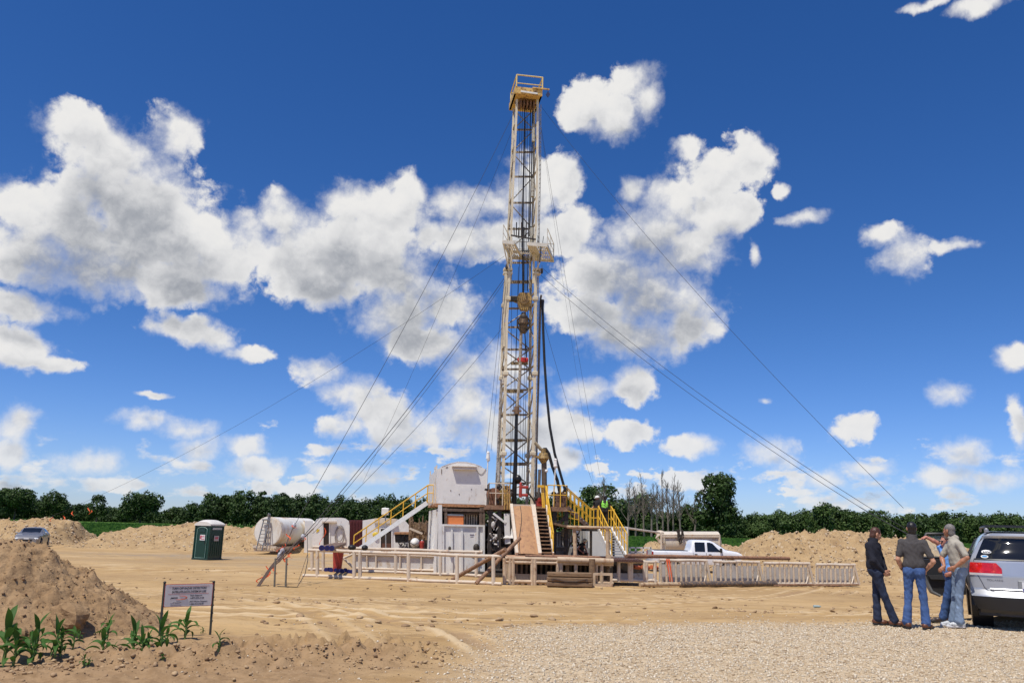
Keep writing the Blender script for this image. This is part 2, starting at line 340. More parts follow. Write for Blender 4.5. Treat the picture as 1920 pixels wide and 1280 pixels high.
# ================================================================== SETTING
PADZ = -.72
def ground_h(x, y, fine=True):
    x = np.asarray(x, float); y = np.asarray(y, float)
    r = np.hypot(x * .8, y)
    z = PADZ * sstep(15.5, 29, y + .0 * x) + (-PADZ + .25) * sstep(78, 150, r)
    z = z + .10 * fbm(x / 9, y / 9, 3, 3) * sstep(4, 20, r) * (1 - sstep(60, 90, r)) * 1.0
    if fine:
        dirt = 1 - gravel_m(x, y)
        z = z + .05 * fbm(x / .9, y / .7, 5, 9, .55) * dirt * (1 - sstep(20, 40, y) * .5) * (1 - sstep(60, 80, y))
        z = z + (.018 + .050 * dirt * (1 - sstep(-3.0, -.8, x)) * (1 - sstep(11, 13, y))) * fbm(x / .26, y / .22, 5, 21, .62) * (1 - sstep(14, 24, y))
        z = z + .042 * tracks(x, y) * dirt * (1 + .8 * vnoise(x * 5, y * 5, 300))
        # churned ridges at lower left and a wheel-track rut
        rid = np.exp(-((y - (9.6 + .35 * (x + 4.4))) / .33) ** 2) * sstep(-5.3, -4.0, x) * (1 - sstep(-1.2, -.3, x))
        z = z + rid * (.06 + .22 * np.abs(fbm(x / .34, y / .26, 4, 33, .6)) + .16 * np.abs(fbm(x / .11, y / .10, 3, 34, .7)))
        rid2 = np.exp(-((y - (11.2 + .10 * (x + 3))) / .16) ** 2) * sstep(-4.0, -3.0, x) * (1 - sstep(-1.6, -.9, x))
        z = z + rid2 * .30 * np.abs(.2 + fbm(x / .14, y / .12, 4, 35, .7))
        for k, off in enumerate((0, 1.9)):
            c = 17.2 + off + .05 * x + .6 * np.sin(x * .13); z = z - .05 * np.exp(-((y - c) / .22) ** 2) * (.4 + vnoise(x * 1.5, y, 40 + k)) + .05 * np.exp(-((y - c - .35) / .16) ** 2) * (.4 + vnoise(x * 1.2, y, 44 + k))
    return z
def tracks(x, y):
    t = 0 * x; rr = np.random.default_rng(5)
    for k in range(15):
        cx, cy, r0 = ((rr.uniform(-30, -22), rr.uniform(2, 8), rr.uniform(22, 34)) if k % 3 == 0 else (rr.uniform(-8, 14), rr.uniform(60, 95), rr.uniform(36, 74)) if k % 3 == 1 else (rr.uniform(-14, 2), rr.uniform(38, 50), rr.uniform(17, 33)))
        d = np.hypot(x - cx, y - cy); 
        for off in (0, 1.75):
            q = (d - r0 - off); t = t + (-np.exp(-(q / .17) ** 2) + .7 * np.exp(-((np.abs(q) - .3) / .11) ** 2)) * sstep(-.12, .25, vnoise(x / 4 + k, y / 4, 200 + k)) * rr.uniform(.5, 1)
    return t * sstep(9, 12, np.hypot(x * .7, y)) * (1 - sstep(60, 70, y))
def gravel_m(x, y):
    x = np.asarray(x, float); y = np.asarray(y, float)
    w = fbm(x / 1.6, y / 1.2, 4, 50, .6)
    edge_y = 14.6 + .26 * np.clip(x, -2, 14) + .9 * w
    left = -.75 - (10 - y) * .1 + .9 * w + np.where(y > 12, (y - 12) * -.12, 0)
    return sstep(-.3, 1.3, x - left + .5 * w) * (1 - sstep(-1.0, .9, y - edge_y + .6 * w))
def gpos(px, py):
    d = ray(px, py); z = 0
    for _ in range(8): k = (z - CAMZ) / d.z; p = Vector((0, 0, CAMZ)) + d * k; z = .5 * z + .5 * gh(p.x, p.y)
    p.z = gh(p.x, p.y); return p
def gh(x, y): return float(ground_h(np.array([x]), np.array([y]))[0])

def axis(a, b, fine, lo, hi, g=.015):
    v = list(np.arange(a, b, fine)); st = fine
    while v[-1] < hi: st = min(st * 1.03, max(fine, g * (v[-1] - a))); st = max(st, fine); v.append(v[-1] + st)
    left = []; x = a; st = fine
    while x > lo: st = max(fine, min(st * 1.05, .03 * (b - x))); x -= st; left.append(x)
    return np.array(left[::-1] + v)
def ax(lo, hi, c, fine, n):
    t = np.linspace(-1, 1, n); k = 5.2; s = np.sinh(k * t) / np.sinh(k)
    return c + np.where(t < 0, s * (c - lo), s * (hi - c))
def grid_mesh(X, Y, Z, name, m, parent=None, keep=None, smooth=True):
    ny, nx = X.shape; idx = np.arange(nx * ny).reshape(ny, nx)
    Fq = np.stack([idx[:-1, :-1], idx[:-1, 1:], idx[1:, 1:], idx[1:, :-1]], -1).reshape(-1, 4)
    V = np.stack([X, Y, Z], -1).reshape(-1, 3)
    if keep is not None:
        k = keep.reshape(-1)[Fq].any(1); Fq = Fq[k]; u, inv = np.unique(Fq, return_inverse=True); V = V[u]; Fq = inv.reshape(-1, 4)
    return np_mesh(name, V, Fq, m, parent, smooth=smooth)

def dirt_nodes(name, kind):
    m = bpy.data.materials.new(name); m.use_nodes = True; nt = m.node_tree; N, L = nt.nodes, nt.links; b = N['Principled BSDF']; b.inputs['Roughness'].default_value = .95; b.inputs['Specular IOR Level'].default_value = .15
    geo = N.new('ShaderNodeNewGeometry'); P = geo.outputs['Position']
    def nz(sc, det=6, ro=.6, st=(1, 1, 1), out='Fac'):
        mp = N.new('ShaderNodeMapping'); mp.inputs['Scale'].default_value = st; L.new(P, mp.inputs[0])
        n = N.new('ShaderNodeTexNoise'); n.inputs['Scale'].default_value = sc; n.inputs['Detail'].default_value = det; n.inputs['Roughness'].default_value = ro; L.new(mp.outputs[0], n.inputs['Vector']); return n.outputs[out]
    def mr(v, a, b_, c=0, d=1):
        n = N.new('ShaderNodeMapRange'); n.interpolation_type = 'SMOOTHSTEP'; L.new(v, n.inputs[0])
        for i, q in enumerate((a, b_, c, d)): n.inputs[i + 1].default_value = q
        return n.outputs[0]
    def mix(f, a, b_):
        n = N.new('ShaderNodeMix'); n.data_type = 'RGBA'
        if isinstance(f, float): n.inputs[0].default_value = f
        else: L.new(f, n.inputs[0])
        for i, v in ((6, a), (7, b_)):
            if isinstance(v, tuple): n.inputs[i].default_value = (*v, 1)
            else: L.new(v, n.inputs[i])
        return n.outputs[2]
    def mul(a, b_):
        n = N.new('ShaderNodeMath'); n.operation = 'MULTIPLY'
        for i, v in enumerate((a, b_)):
            if isinstance(v, (int, float)): n.inputs[i].default_value = v
            else: L.new(v, n.inputs[i])
        return n.outputs[0]
    sandA, sandB, sandC = (.475, .312, .142), (.355, .222, .098), (.54, .37, .185)
    brown, brownD = (.40, .265, .155), (.27, .165, .09)
    if kind == 'ground':
        c = mix(mr(nz(.35, 6, .6, (.35, 1, 1)), .4, .6), sandA, sandC)
        c = mix(mul(mr(nz(1.3, 7, .65, (.3, 1.3, 1)), .5, .66), .8), c, sandB)
        c = mix(mul(mr(nz(.16, 5, .6, (.5, 1, 1)), .45, .62), .55), c, (.37, .24, .115))
        c = mix(mul(mr(nz(3.1, 8, .7, (.35, 1.6, 1)), .54, .63), .7), c, (.29, .185, .095))
        c = mix(mul(mr(nz(9, 6, .7, (.6, 1, 1)), .57, .68), .5), c, (.27, .175, .10))
        # browner, tilled soil near the lower left
        tk_ = N.new('ShaderNodeAttribute'); tk_.attribute_name = 'track'; c = mix(mul(mr(tk_.outputs['Fac'], .52, .85), mr(nz(1.7, 6, .65, (.5, 1, 1)), .3, .6)), c, (.36, .235, .125)); c = mix(mr(tk_.outputs['Fac'], .45, .22), c, (.60, .445, .26))
        at_ = N.new('ShaderNodeAttribute'); at_.attribute_name = 'soil'; c = mix(mul(at_.outputs['Fac'], .9), c, mix(mr(nz(5, 7, .7), .42, .62), (.36, .235, .13), (.27, .17, .09)))
        ag = N.new('ShaderNodeAttribute'); ag.attribute_name = 'gravel'
        v = N.new('ShaderNodeTexVoronoi'); v.inputs['Scale'].default_value = 26; L.new(P, v.inputs['Vector'])
        gc = N.new('ShaderNodeValToRGB'); sp = N.new('ShaderNodeSeparateXYZ'); L.new(v.outputs['Color'], sp.inputs[0]); L.new(sp.outputs[0], gc.inputs[0])
        e = gc.color_ramp.elements; e[0].color = (.42, .31, .19, 1); e[1].color = (.66, .53, .36, 1)
        q = gc.color_ramp.elements.new(.5); q.color = (.56, .43, .275, 1)
        c = mix(mul(ag.outputs['Fac'], .95), c, gc.outputs[0])
        af = N.new('ShaderNodeAttribute'); af.attribute_name = 'field'
        c = mix(af.outputs['Fac'], c, mix(mr(nz(.25, 6, .7, (1, .2, 1)), .35, .65), (.055, .125, .018), (.10, .19, .035)))
        am = N.new('ShaderNodeAttribute'); am.attribute_name = 'damp'
        c = mix(mul(am.outputs['Fac'], mr(nz(2.2, 7, .7, (.5, 1, 1)), .38, .6)), c, (.30, .26, .21))
    elif kind == 'spoil':
        c = mix(mr(nz(1.2, 7, .65), .38, .62), (.47, .33, .175), (.38, .255, .13)); c = mix(mul(mr(nz(5, 8, .7), .52, .66), .8), c, (.31, .205, .12))
        c = mix(mul(mr(nz(2.4, 6, .6), .58, .66), .6), c, (.58, .47, .33))
    else:
        c = mix(mr(nz(1.5, 7, .65), .38, .62), (.40, .265, .145), (.33, .21, .11)); c = mix(mul(mr(nz(9, 8, .75), .50, .64), .8), c, (.21, .13, .068))
    L.new(c, b.inputs['Base Color'])
    bn = nz(14 if kind != 'ground' else 20, 8, .72); bp = N.new('ShaderNodeBump'); bp.inputs['Strength'].default_value = .75 if kind != 'ground' else .5; bp.inputs['Distance'].default_value = .05; L.new(bn, bp.inputs['Height'])
    L.new(bp.outputs[0], b.inputs['Normal']); return m
MG, MS, MBR = dirt_nodes('dry_dirt_and_gravel', 'ground'), dirt_nodes('pale_spoil', 'spoil'), dirt_nodes('brown_topsoil', 'brown')

def build_ground():
    xs = axis(-8.5, 12.5, .045, -4000, 4000, .02); ys = axis(8.0, 17.5, .036, -3000, 6000, .016)
    X, Y = np.meshgrid(xs, ys); Z = ground_h(X, Y)
    o = grid_mesh(X, Y, Z, 'ground', MG); tag(o, 'bare sandy dirt pad with a pale gravel road in front', kind='structure')
    x, y = X.ravel(), Y.ravel()
    def attr(n, v):
        a = o.data.attributes.new(n, 'FLOAT', 'POINT'); a.data.foreach_set('value', np.asarray(v, dtype=np.float32))
    attr('gravel', gravel_m(x, y))
    soil = (1 - sstep(11.2, 13.5, y + .45 * x + 2.4 + 1.2 * fbm(x / 2, y / 2, 3, 61))) * (1 - sstep(-2.2, -.2, x + fbm(x, y, 3, 62)))
    attr('soil', np.clip(soil, 0, 1)); attr('track', np.clip(-tracks(x, y) * (1 - gravel_m(x, y)), -.6, 1) * .5 + .5)
    w = 4 * fbm(x / 20, y / 20, 3, 70)
    attr('field', sstep(76, 79, y + w * .3 + .0 * x) + sstep(75, 90, np.abs(x)) * (1 - sstep(76, 79, y + w * .3)))
    damp = np.exp(-(((x + 18) / 10) ** 2 + ((y - 55) / 3.2) ** 2)) * .9 + np.exp(-(((x + 8) / 12) ** 2 + ((y - 47) / 3) ** 2)) * .6
    attr('damp', np.clip(damp, 0, 1))
build_ground()

def stones(name, pts, sizes, m, label, cat=None, mats=None, flat=.65, parent=None, kind='stuff'):
    n = len(pts); base = np.array([(1,0,0),(-1,0,0),(0,1,0),(0,-1,0),(0,0,1),(0,0,-1)], float)
    fc = np.array([(0,2,4),(2,1,4),(1,3,4),(3,0,4),(2,0,5),(1,2,5),(3,1,5),(0,3,5)])
    # one subdivision, pushed out and jittered: rough little pebbles
    mids = {}; V = list(map(tuple, base)); F2 = []
    def mid(a, b):
        k = (min(a, b), max(a, b))
        if k not in mids: p = (np.array(V[a]) + np.array(V[b])) / 2; p = p / np.linalg.norm(p) * .92; V.append(tuple(p)); mids[k] = len(V) - 1
        return mids[k]
    for a, b, c in fc:
        ab, bc, ca = mid(a, b), mid(b, c), mid(c, a); F2 += [(a, ab, ca), (b, bc, ab), (c, ca, bc), (ab, bc, ca)]
    big = n < 6000
    B, FF = (np.array(V), np.array(F2)) if big else (base, fc)
    S = np.asarray(sizes)[:, None, None]; J = 1 + RNG.uniform(-.28, .28, (n, len(B), 1))
    a = RNG.uniform(0, 6.28, n); ca, sa = np.cos(a), np.sin(a)
    P = B[None] * J * S * np.stack([RNG.uniform(.8, 1.3, n), RNG.uniform(.7, 1.1, n), np.full(n, flat)], -1)[:, None, :]
    tilt = RNG.uniform(-.5, .5, n)[:, None]; P[:, :, 2] += P[:, :, 0] * tilt
    Xr = P[:, :, 0] * ca[:, None] - P[:, :, 1] * sa[:, None]; Yr = P[:, :, 0] * sa[:, None] + P[:, :, 1] * ca[:, None]
    P = np.stack([Xr, Yr, P[:, :, 2]], -1) + np.asarray(pts)[:, None, :]
    Fq = (FF[None] + (np.arange(n) * len(B))[:, None, None]).reshape(-1, 3)
    mi = np.repeat(RNG.integers(0, len(mats), n), len(FF)) if mats else None
    o = np_mesh(name, P.reshape(-1, 3), Fq, m, parent, mats=mats, mi=mi)
    tag(o, label, cat, kind=kind); return o

gm = [mat('pebble_pale', (.66, .56, .41), .9, var=.1), mat('pebble_tan', (.58, .46, .30), .9, var=.1), mat('pebble_grey', (.52, .44, .33), .9, var=.1), mat('pebble_brown', (.40, .29, .18), .9, var=.1), mat('pebble_cream', (.70, .61, .47), .9, var=.1)]
n = 170000; x = RNG.uniform(-3.5, 13.5, n); y = 8 + 10.5 * RNG.uniform(0, 1, n) ** 1.2
k = RNG.uniform(0, 1, n) < gravel_m(x, y) * .9 + .015; x, y = x[k], y[k]; s = .005 + .018 * RNG.uniform(0, 1, len(x)) ** 4 + .0005 * (y - 8)
stones('gravel', np.stack([x, y, ground_h(x, y) + s * .2], -1), s, None, 'pale crushed stone gravel covering the road in the foreground', mats=gm, kind='stuff')
cm = [mat('clod_a', (.37, .245, .135), .95, var=.15), mat('clod_b', (.29, .185, .10), .95, var=.15), mat('clod_c', (.43, .30, .17), .95, var=.15)]
n = 26000; x = RNG.uniform(-7, 1, n); y = RNG.uniform(8, 14.5, n)
rid = np.exp(-((y - (9.6 + .35 * (x + 4.4))) / .5) ** 2) * (x > -5.3) * (x < -.6) + .05 * (1 - sstep(11, 13.6, y + .5 * x + 2.5)) * (x < -.8)
k = (RNG.uniform(0, 1, n) < rid) & (gravel_m(x, y) < .5); x, y = x[k], y[k]; s = .006 + .028 * RNG.uniform(0, 1, len(x)) ** 5
stones('dirt_clods', np.stack([x, y, ground_h(x, y) + s * .3], -1), s, None, 'loose brown clods of soil on the churned ground at lower left', mats=cm)
n = 7000; x = RNG.uniform(-16, 22, n); y = RNG.uniform(13.5, 42, n); c = fbm(x / 3, y / 1.6, 4, 81) > .12; k = c & (gravel_m(x, y) < .3); x, y = x[k], y[k]; s = .015 + .07 * RNG.uniform(0, 1, len(x)) ** 4
stones('scattered_lumps', np.stack([x, y, ground_h(x, y) + s * .2], -1), s, None, 'small lumps of dry dirt strewn over the sandy pad', mats=cm, flat=.5)

# ---- piles and berms of excavated soil (each its own heap)
def heap(name, label, xr, yr, f, m, step, nclod, cmats, smax):
    X, Y = np.meshgrid(np.arange(xr[0], xr[1], step), np.arange(yr[0], yr[1], step)); H = f(X, Y); Z = ground_h(X, Y, False) + H
    o = grid_mesh(X, Y, Z - .02, name, m, keep=H > -.08)
    tag(o, label, 'dirt pile')
    n = nclod * 3; x = RNG.uniform(*xr, n); y = RNG.uniform(*yr, n); h = f(x, y); k = (h > .02); x, y, h = x[k][:nclod], y[k][:nclod], h[k][:nclod]
    s = .35 * smax * (.25 + RNG.uniform(0, 1, len(x)) ** 6 * 2.6)
    c = stones('clods', np.stack([x, y, ground_h(x, y, False) + h], -1), s, None, None, mats=cmats, parent=o, kind='stuff', flat=.75)
    return o
def f_left(x, y):
    u, v = (x + 11.05) / 5.62, (y - 13.15) / np.where(y < 13.15, 2.64, 2.55); r = np.sqrt(u * u + v * v)
    h = 2.82 * (1.08 - r); h = np.where(h > 1.0, 1.0 + (h - 1.0) * .42, h)
    r1 = np.abs(fbm(x / .9, y / .9, 5, 101, .55)); return h + np.clip(h + .3, 0, 1) * (.24 * fbm(x / 1.4, y / 1.4, 5, 100, .6) + .26 * r1 - .15 + .10 * np.abs(fbm(x / .22, y / .22, 4, 105, .7)) + .07 * fbm(x / .07, y / .07, 3, 107, .7) + .12 * np.clip(fbm(x / .5, y / .4, 3, 109) - .1, 0, 1))
heap('brown_soil_mound', 'large brown cloddy soil mound rising at the left edge behind the young corn', (-18, -4.6), (10.0, 16.2), f_left, MBR, .030, 16000, [cm[1], cm[0], cm[1], mat('clod_dark', (.25, .15, .085), .95, var=.15)], .032)
sm = [mat('spoil_a', (.44, .31, .18), .95, var=.15), mat('spoil_b', (.34, .23, .13), .95, var=.15), mat('spoil_c', (.52, .41, .28), .95, var=.12)]
def crest(pts):        # crest line given by pixels and distance -> interpolated height over x
    P = [at(px, py, Y) for px, py, Y in pts]; xs = np.array([p.x for p in P]); zs = np.array([p.z for p in P]); Ys = np.array([p.y for p in P]); return xs, zs, Ys
def f_berm(pts, wid, amp, seed, groove=0):
    xs, zs, Ys = crest(pts)
    def f(x, y):
        hz = np.interp(x, xs, zs, left=-2, right=-2) - ground_h(x, y, False); yc = np.interp(x, xs, Ys); d = np.abs(y - yc) / wid
        edge = np.minimum(x - xs[0], xs[-1] - x)
        h = hz * (1 - d) - .12 * np.exp(-(d / .15) ** 2)
        g = np.clip(h + .4, 0, 1.2)
        h = h + g * amp * (fbm(x / 2.2, y / 2.2, 5, seed, .6) + .8 * np.abs(fbm(x / .7, y / .9, 4, seed + 5, .6)) - .15)
        if groove: h = h + g * groove * fbm((x + (y - yc) * .5) / .45, y / 4, 4, seed + 9, .6)
        return np.where(edge < 0, -.3, h * sstep(0, 1.8, edge) - .12 * (1 - sstep(0, .8, edge)))
    return f
heap('spoil_berm', 'low crumbly spoil bank behind the parked silver sedan', (-52, -34), (66, 84), f_berm([(-80,985,75),(0,976,75),(60,974,75),(110,972,75),(135,972,75),(150,990,75),(172,1018,75)], 5.5, .45, 120), MS, .14, 3500, sm, .15)
heap('spoil_berm', 'long flat topped spoil bank behind the green portable toilet', (-46, -14), (60, 82), f_berm([(152,1022,71),(200,1003,71),(230,988,71),(290,981,71),(370,983,71),(450,985,71),(560,986,71),(640,994,71),(660,1010,71)], 5.5, .34, 130), MS, .14, 4500, sm, .12)
heap('spoil_berm', 'low brown spoil bank behind the white pickup truck', (8, 34), (64, 82), f_berm([(1180,1020,72),(1200,1011,72),(1260,1012,72),(1350,1015,72),(1430,1020,72),(1520,1030,72)], 5, .3, 140), MS, .14, 1600, sm, .17)
heap('spoil_heap', 'tall pale sand and rubble heap right of the pickup truck', (13, 32), (40, 62), f_berm([(1345,1052,51),(1375,1032,51),(1400,1014,51),(1440,1000,51),(1480,998,51),(1540,988,51),(1600,995,51),(1640,999,51),(1680,1000,51),(1720,1004,51),(1790,1016,51),(1880,1033,51),(1960,1045,51)], 8.2, .42, 150, .28), MS, .09, 9000, sm, .13)

# one big clod and a broken slab on the brown mound
def rock(name, c, r, m, label, cat, seed, parent=None):
    rr = np.random.default_rng(seed); mb = MB(); nu, nv = 20, 14; P = []
    for j in range(nv + 1):
        t = math.pi * j / nv
        for i in range(nu):
            p = 6.28318 * i / nu; d = np.array([math.sin(t) * math.cos(p), math.sin(t) * math.sin(p), math.cos(t)])
            k = 1 + .5 * float(fbm(np.array([d[0] * 1.6 + d[2] + seed]), np.array([d[1] * 1.6 - d[2]]), 4, seed, .6)[0])
            q = np.sign(d) * np.abs(d) ** .8 * k; P.append((c[0] + r[0] * q[0], c[1] + r[1] * q[1], c[2] + r[2] * q[2]))
    mb.add(P, [(j * nu + i, (j + 1) * nu + i, (j + 1) * nu + (i + 1) % nu, j * nu + (i + 1) % nu) for j in range(nv) for i in range(nu)])
    o = mb.build(name, m, parent, smooth=False); tag(o, label, cat); return o
p = at(130, 1158, 11.9); rock('soil_block', (p.x, p.y, p.z), (.22, .17, .16), MBR, 'big squarish lump of soil at the foot of the brown mound, behind the corn', 'soil lump', 4)
p = at(40, 1190, 10.4); rock('soil_block', (p.x, p.y, p.z - .02), (.12, .1, .1), MBR, 'dark lump of soil between the two leftmost tall corn plants', 'soil lump', 6)
for (px, py, Y, r, sd, lb) in ((1640, 1136, 22, .05, 8, 'small round stone on the dirt behind the man in the dark jacket'), (55, 1135, 12.6, .13, 9, 'flat dark slab of soil on the near face of the brown mound')):
    p = at(px, py, Y); rock('stone', (p.x, p.y, p.z), (r * 1.5, r, r * .8), MBR, lb, 'stone', sd)

# ------------------------------------------------------------------ vegetation
def leafmat(name, a, b_, trans=.0):
    m = bpy.data.materials.new(name); m.use_nodes = True; N, L = m.node_tree.nodes, m.node_tree.links; b = N['Principled BSDF']; b.inputs['Roughness'].default_value = .6; b.inputs['Specular IOR Level'].default_value = .25
    g = N.new('ShaderNodeNewGeometry'); n = N.new('ShaderNodeTexNoise'); n.inputs['Scale'].default_value = .16; n.inputs['Detail'].default_value = 4; L.new(g.outputs['Position'], n.inputs['Vector'])
    ad = N.new('ShaderNodeMath'); ad.operation = 'MULTIPLY_ADD'; L.new(g.outputs['Random Per Island'], ad.inputs[0]); ad.inputs[1].default_value = .45; L.new(n.outputs['Fac'], ad.inputs[2])
    r = N.new('ShaderNodeMapRange'); L.new(ad.outputs[0], r.inputs[0]); r.inputs[1].default_value = .40; r.inputs[2].default_value = 1.0
    mx = N.new('ShaderNodeMix'); mx.data_type = 'RGBA'; L.new(r.outputs[0], mx.inputs[0]); mx.inputs[6].default_value = (*a, 1); mx.inputs[7].default_value = (*b_, 1); L.new(mx.outputs[2], b.inputs['Base Color'])
    if trans:
        t = N.new('ShaderNodeBsdfTranslucent'); L.new(mx.outputs[2], t.inputs[0]); ms = N.new('ShaderNodeMixShader'); ms.inputs[0].default_value = trans; L.new(b.outputs[0], ms.inputs[1]); L.new(t.outputs[0], ms.inputs[2]); L.new(ms.outputs[0], N['Material Output'].inputs[0])
    return m
LEAF = leafmat('broadleaf_foliage', (.018, .038, .010), (.060, .105, .022), .15)
LEAF2 = leafmat('lighter_foliage', (.028, .056, .014), (.085, .138, .032), .15)
BARK = mat('tree_bark', (.11, .085, .065), .9, var=.3, bump=.4)
DEADB = mat('dead_grey_wood', (.19, .155, .125), .9, var=.25)
def crown_cards(lobes, per_m2, size):
    """leaf clumps spread through each lobe's outer volume"""
    VS = []; 
    for (c, r) in lobes:
        area = 4 * math.pi * ((r[0] * r[1] + r[0] * r[2] + r[1] * r[2]) / 3); n = max(20, int(area * per_m2))
        d = RNG.normal(size=(n, 3)); d /= np.linalg.norm(d, axis=1)[:, None]
        k = fbm(d[:, 0] * 2.2 + c[0] * .7 + d[:, 2], d[:, 1] * 2.2 + c[1] * .3 - d[:, 2], 3, 7); rad = (1 + .55 * k) * RNG.uniform(.72, 1.04, n)
        p = np.array(c) + d * np.array(r) * rad[:, None]
        nn = d + RNG.normal(size=(n, 3)) * .55 + np.array([0, 0, .25]); nn /= np.linalg.norm(nn, axis=1)[:, None]
        t = np.cross(nn, RNG.normal(size=(n, 3))); t /= np.linalg.norm(t, axis=1)[:, None]; b = np.cross(nn, t)
        s = (size * RNG.uniform(.5, 1.35, n))[:, None]; s2 = s * RNG.uniform(.5, .9, n)[:, None]
        VS.append(np.stack([p - t * s - b * s2 * .4, p + b * s2 * -.9 + t * s * .2, p + t * s + nn * s * .15, p + b * s2 + t * s * .1], 1))
    V = np.concatenate(VS).reshape(-1, 3); return V, np.arange(len(V)).reshape(-1, 4)
def lobes_tree(cx, cy, z0, H, Wd, seed, shape='round'):
    rr = random.Random(seed); L = []
    base = z0 + H * (.22 if shape == 'round' else .05); top = z0 + H; n = 14 if shape == 'round' else 34 if shape == 'oval' else 18
    L.append(((cx, cy, (base + top) / 2), (Wd * .32, Wd * .3, (top - base) * .40)))
    for i in range(n):
        t = rr.random(); z = base + (top - base) * (.12 + .78 * t); env = math.sin(math.pi * min(1, .22 + .70 * t)) if shape == 'round' else math.sin(math.pi * (.20 + .62 * t)) ** .7 if shape == 'oval' else (1 - .55 * t) ** .6
        a = rr.random() * 6.283; rad = Wd * .5 * env * rr.uniform(.45, .78); s = Wd * rr.uniform(.13, .22)
        L.append(((cx + rad * math.cos(a), cy + rad * .8 * math.sin(a), min(z, top - s * .7)), (s, s * .9, s * rr.uniform(.6, .85))))
    return L
def trunk_mb(cx, cy, z0, H, Wd, seed):
    rr = random.Random(seed); mb = MB(); r = max(.12, H * .025); fork = z0 + H * .35
    mb.path([(cx, cy, z0 - .2), (cx + .05 * r, cy, z0 + H * .15), (cx, cy, fork)], [r * 1.3, r, r * .8], 7)
    for i in range(6):
        a = i * 1.05 + rr.random(); l = Wd * .33; e = (cx + l * math.cos(a), cy + l * math.sin(a), z0 + H * rr.uniform(.55, .85))
        mb.path([(cx, cy, fork - .2 * i), ((cx + e[0]) / 2, (cy + e[1]) / 2, fork + (e[2] - fork) * .6), e], [r * .5, r * .35, r * .1], 5)
    return mb
def tree(label, px, ytop, ybase, Y, wpx, seed, shape='round', leaf=None, name='broadleaf_tree', group=None, dens=5.5, size=.32):
    b = at(px, ybase, Y); tp = at(px, ytop, Y); z0 = float(ground_h(np.array([b.x]), np.array([Y]), False)[0]); H = tp.z - z0; Wd = wpx / F * Y * 1.02
    t = thing(name, label, 'tree', (b.x, Y, z0), group=group)
    trunk_mb(b.x, Y, z0, H, Wd, seed).build('trunk', BARK, t, smooth=True)
    V, Fq = crown_cards(lobes_tree(b.x, Y, z0, H, Wd, seed, shape), dens, size)
    np_mesh('crown', V, Fq, leaf or LEAF, t); return t
T = [('dark rounded tree at the far left end of the wood', 25, 914, 982, 250, 90, 'round'), ('tall dark tree left of the isolated domed tree', 98, 920, 982, 252, 60, 'round'),
     ('domed tree standing alone left of the broad twin crowned tree', 180, 927, 982, 245, 44, 'round'), ('broad dark tree seen left of the portable toilet', 262, 924, 983, 244, 84, 'round'),
     ('small pointed tree in the gap left of the long wood', 322, 947, 984, 250, 34, 'round')]
for i, (lb, px, yt, yb, Y, w, sh) in enumerate(T): tree(lb, px, yt, yb, Y, w, 300 + i, sh)
tree('tall green tree standing above the hedge behind the white pickup', 1348, 886, 1012, 150, 92, 411, 'oval', LEAF, dens=9, size=.25)
tree('dense rounded tree behind the workers on the stairs', 1128, 900, 1000, 165, 100, 412, 'round', LEAF2, dens=8, size=.28)
tree('lower bushy tree right of the rounded tree behind the bare trunks', 1195, 925, 1002, 168, 80, 413, 'full', LEAF2, dens=8, size=.28)
tree('bushy low tree at the foot of the bare trunks nearest the tall green tree', 1290, 945, 1004, 160, 60, 414, 'full', LEAF2, dens=8, size=.28)
tree('low tree right under the yellow stair rails in front of the wood', 1240, 960, 1006, 162, 70, 415, 'full', LEAF, dens=8, size=.28)
tree('tallest tree of the right hand wood, above the spoil heap', 1545, 938, 1008, 236, 50, 416, 'full', LEAF2, dens=6, size=.32)
def wood(label, prof, Y, seed, leaf):
    """a far wood: a bank of overlapping crowns following the skyline"""
    rr = random.Random(seed); xs = [p[0] for p in prof]; ys = [p[1] for p in prof]; L = []; px = xs[0]
    while px < xs[-1]:
        for row in range(3):
            yy = Y + row * 9 + rr.uniform(-3, 3); top = np.interp(px, xs, ys) + rr.uniform(-5, 9) + (10 if row == 0 else 0); c = at(px + rr.uniform(-8, 8), top, yy); z0 = .2; H = c.z - z0
            Wd = rr.uniform(.8, 1.35) * 6.0; L += lobes_tree(c.x, yy, z0 - 1, H + 1, Wd, rr.random(), 'full')[:13]
        px += rr.uniform(13, 21)
    V, Fq = crown_cards(L, 5.2, .32); o = np_mesh('distant_wood', V, Fq, leaf); tag(o, label, kind='stuff'); return o
wood('dark far wood behind the silver sedan', [(-120,930),(0,920),(60,925),(120,935),(160,945),(215,948),(300,955),(345,958)], 262, 1, LEAF)
wood('long dark wood running behind the tanks and white trailers', [(345,950),(380,925),(420,918),(520,920),(600,926),(700,930),(760,926),(820,932),(900,935),(1000,925),(1080,925)], 240, 2, LEAF)
wood('wood behind the bare dead trees', [(1070,945),(1120,935),(1200,950),(1300,960),(1400,962)], 235, 3, LEAF2)
wood('far wood along the right horizon behind the group of men', [(1385,965),(1420,958),(1500,955),(1560,948),(1640,955),(1720,960),(1790,960),(1850,955),(1960,965),(2080,960)], 238, 4, LEAF2)

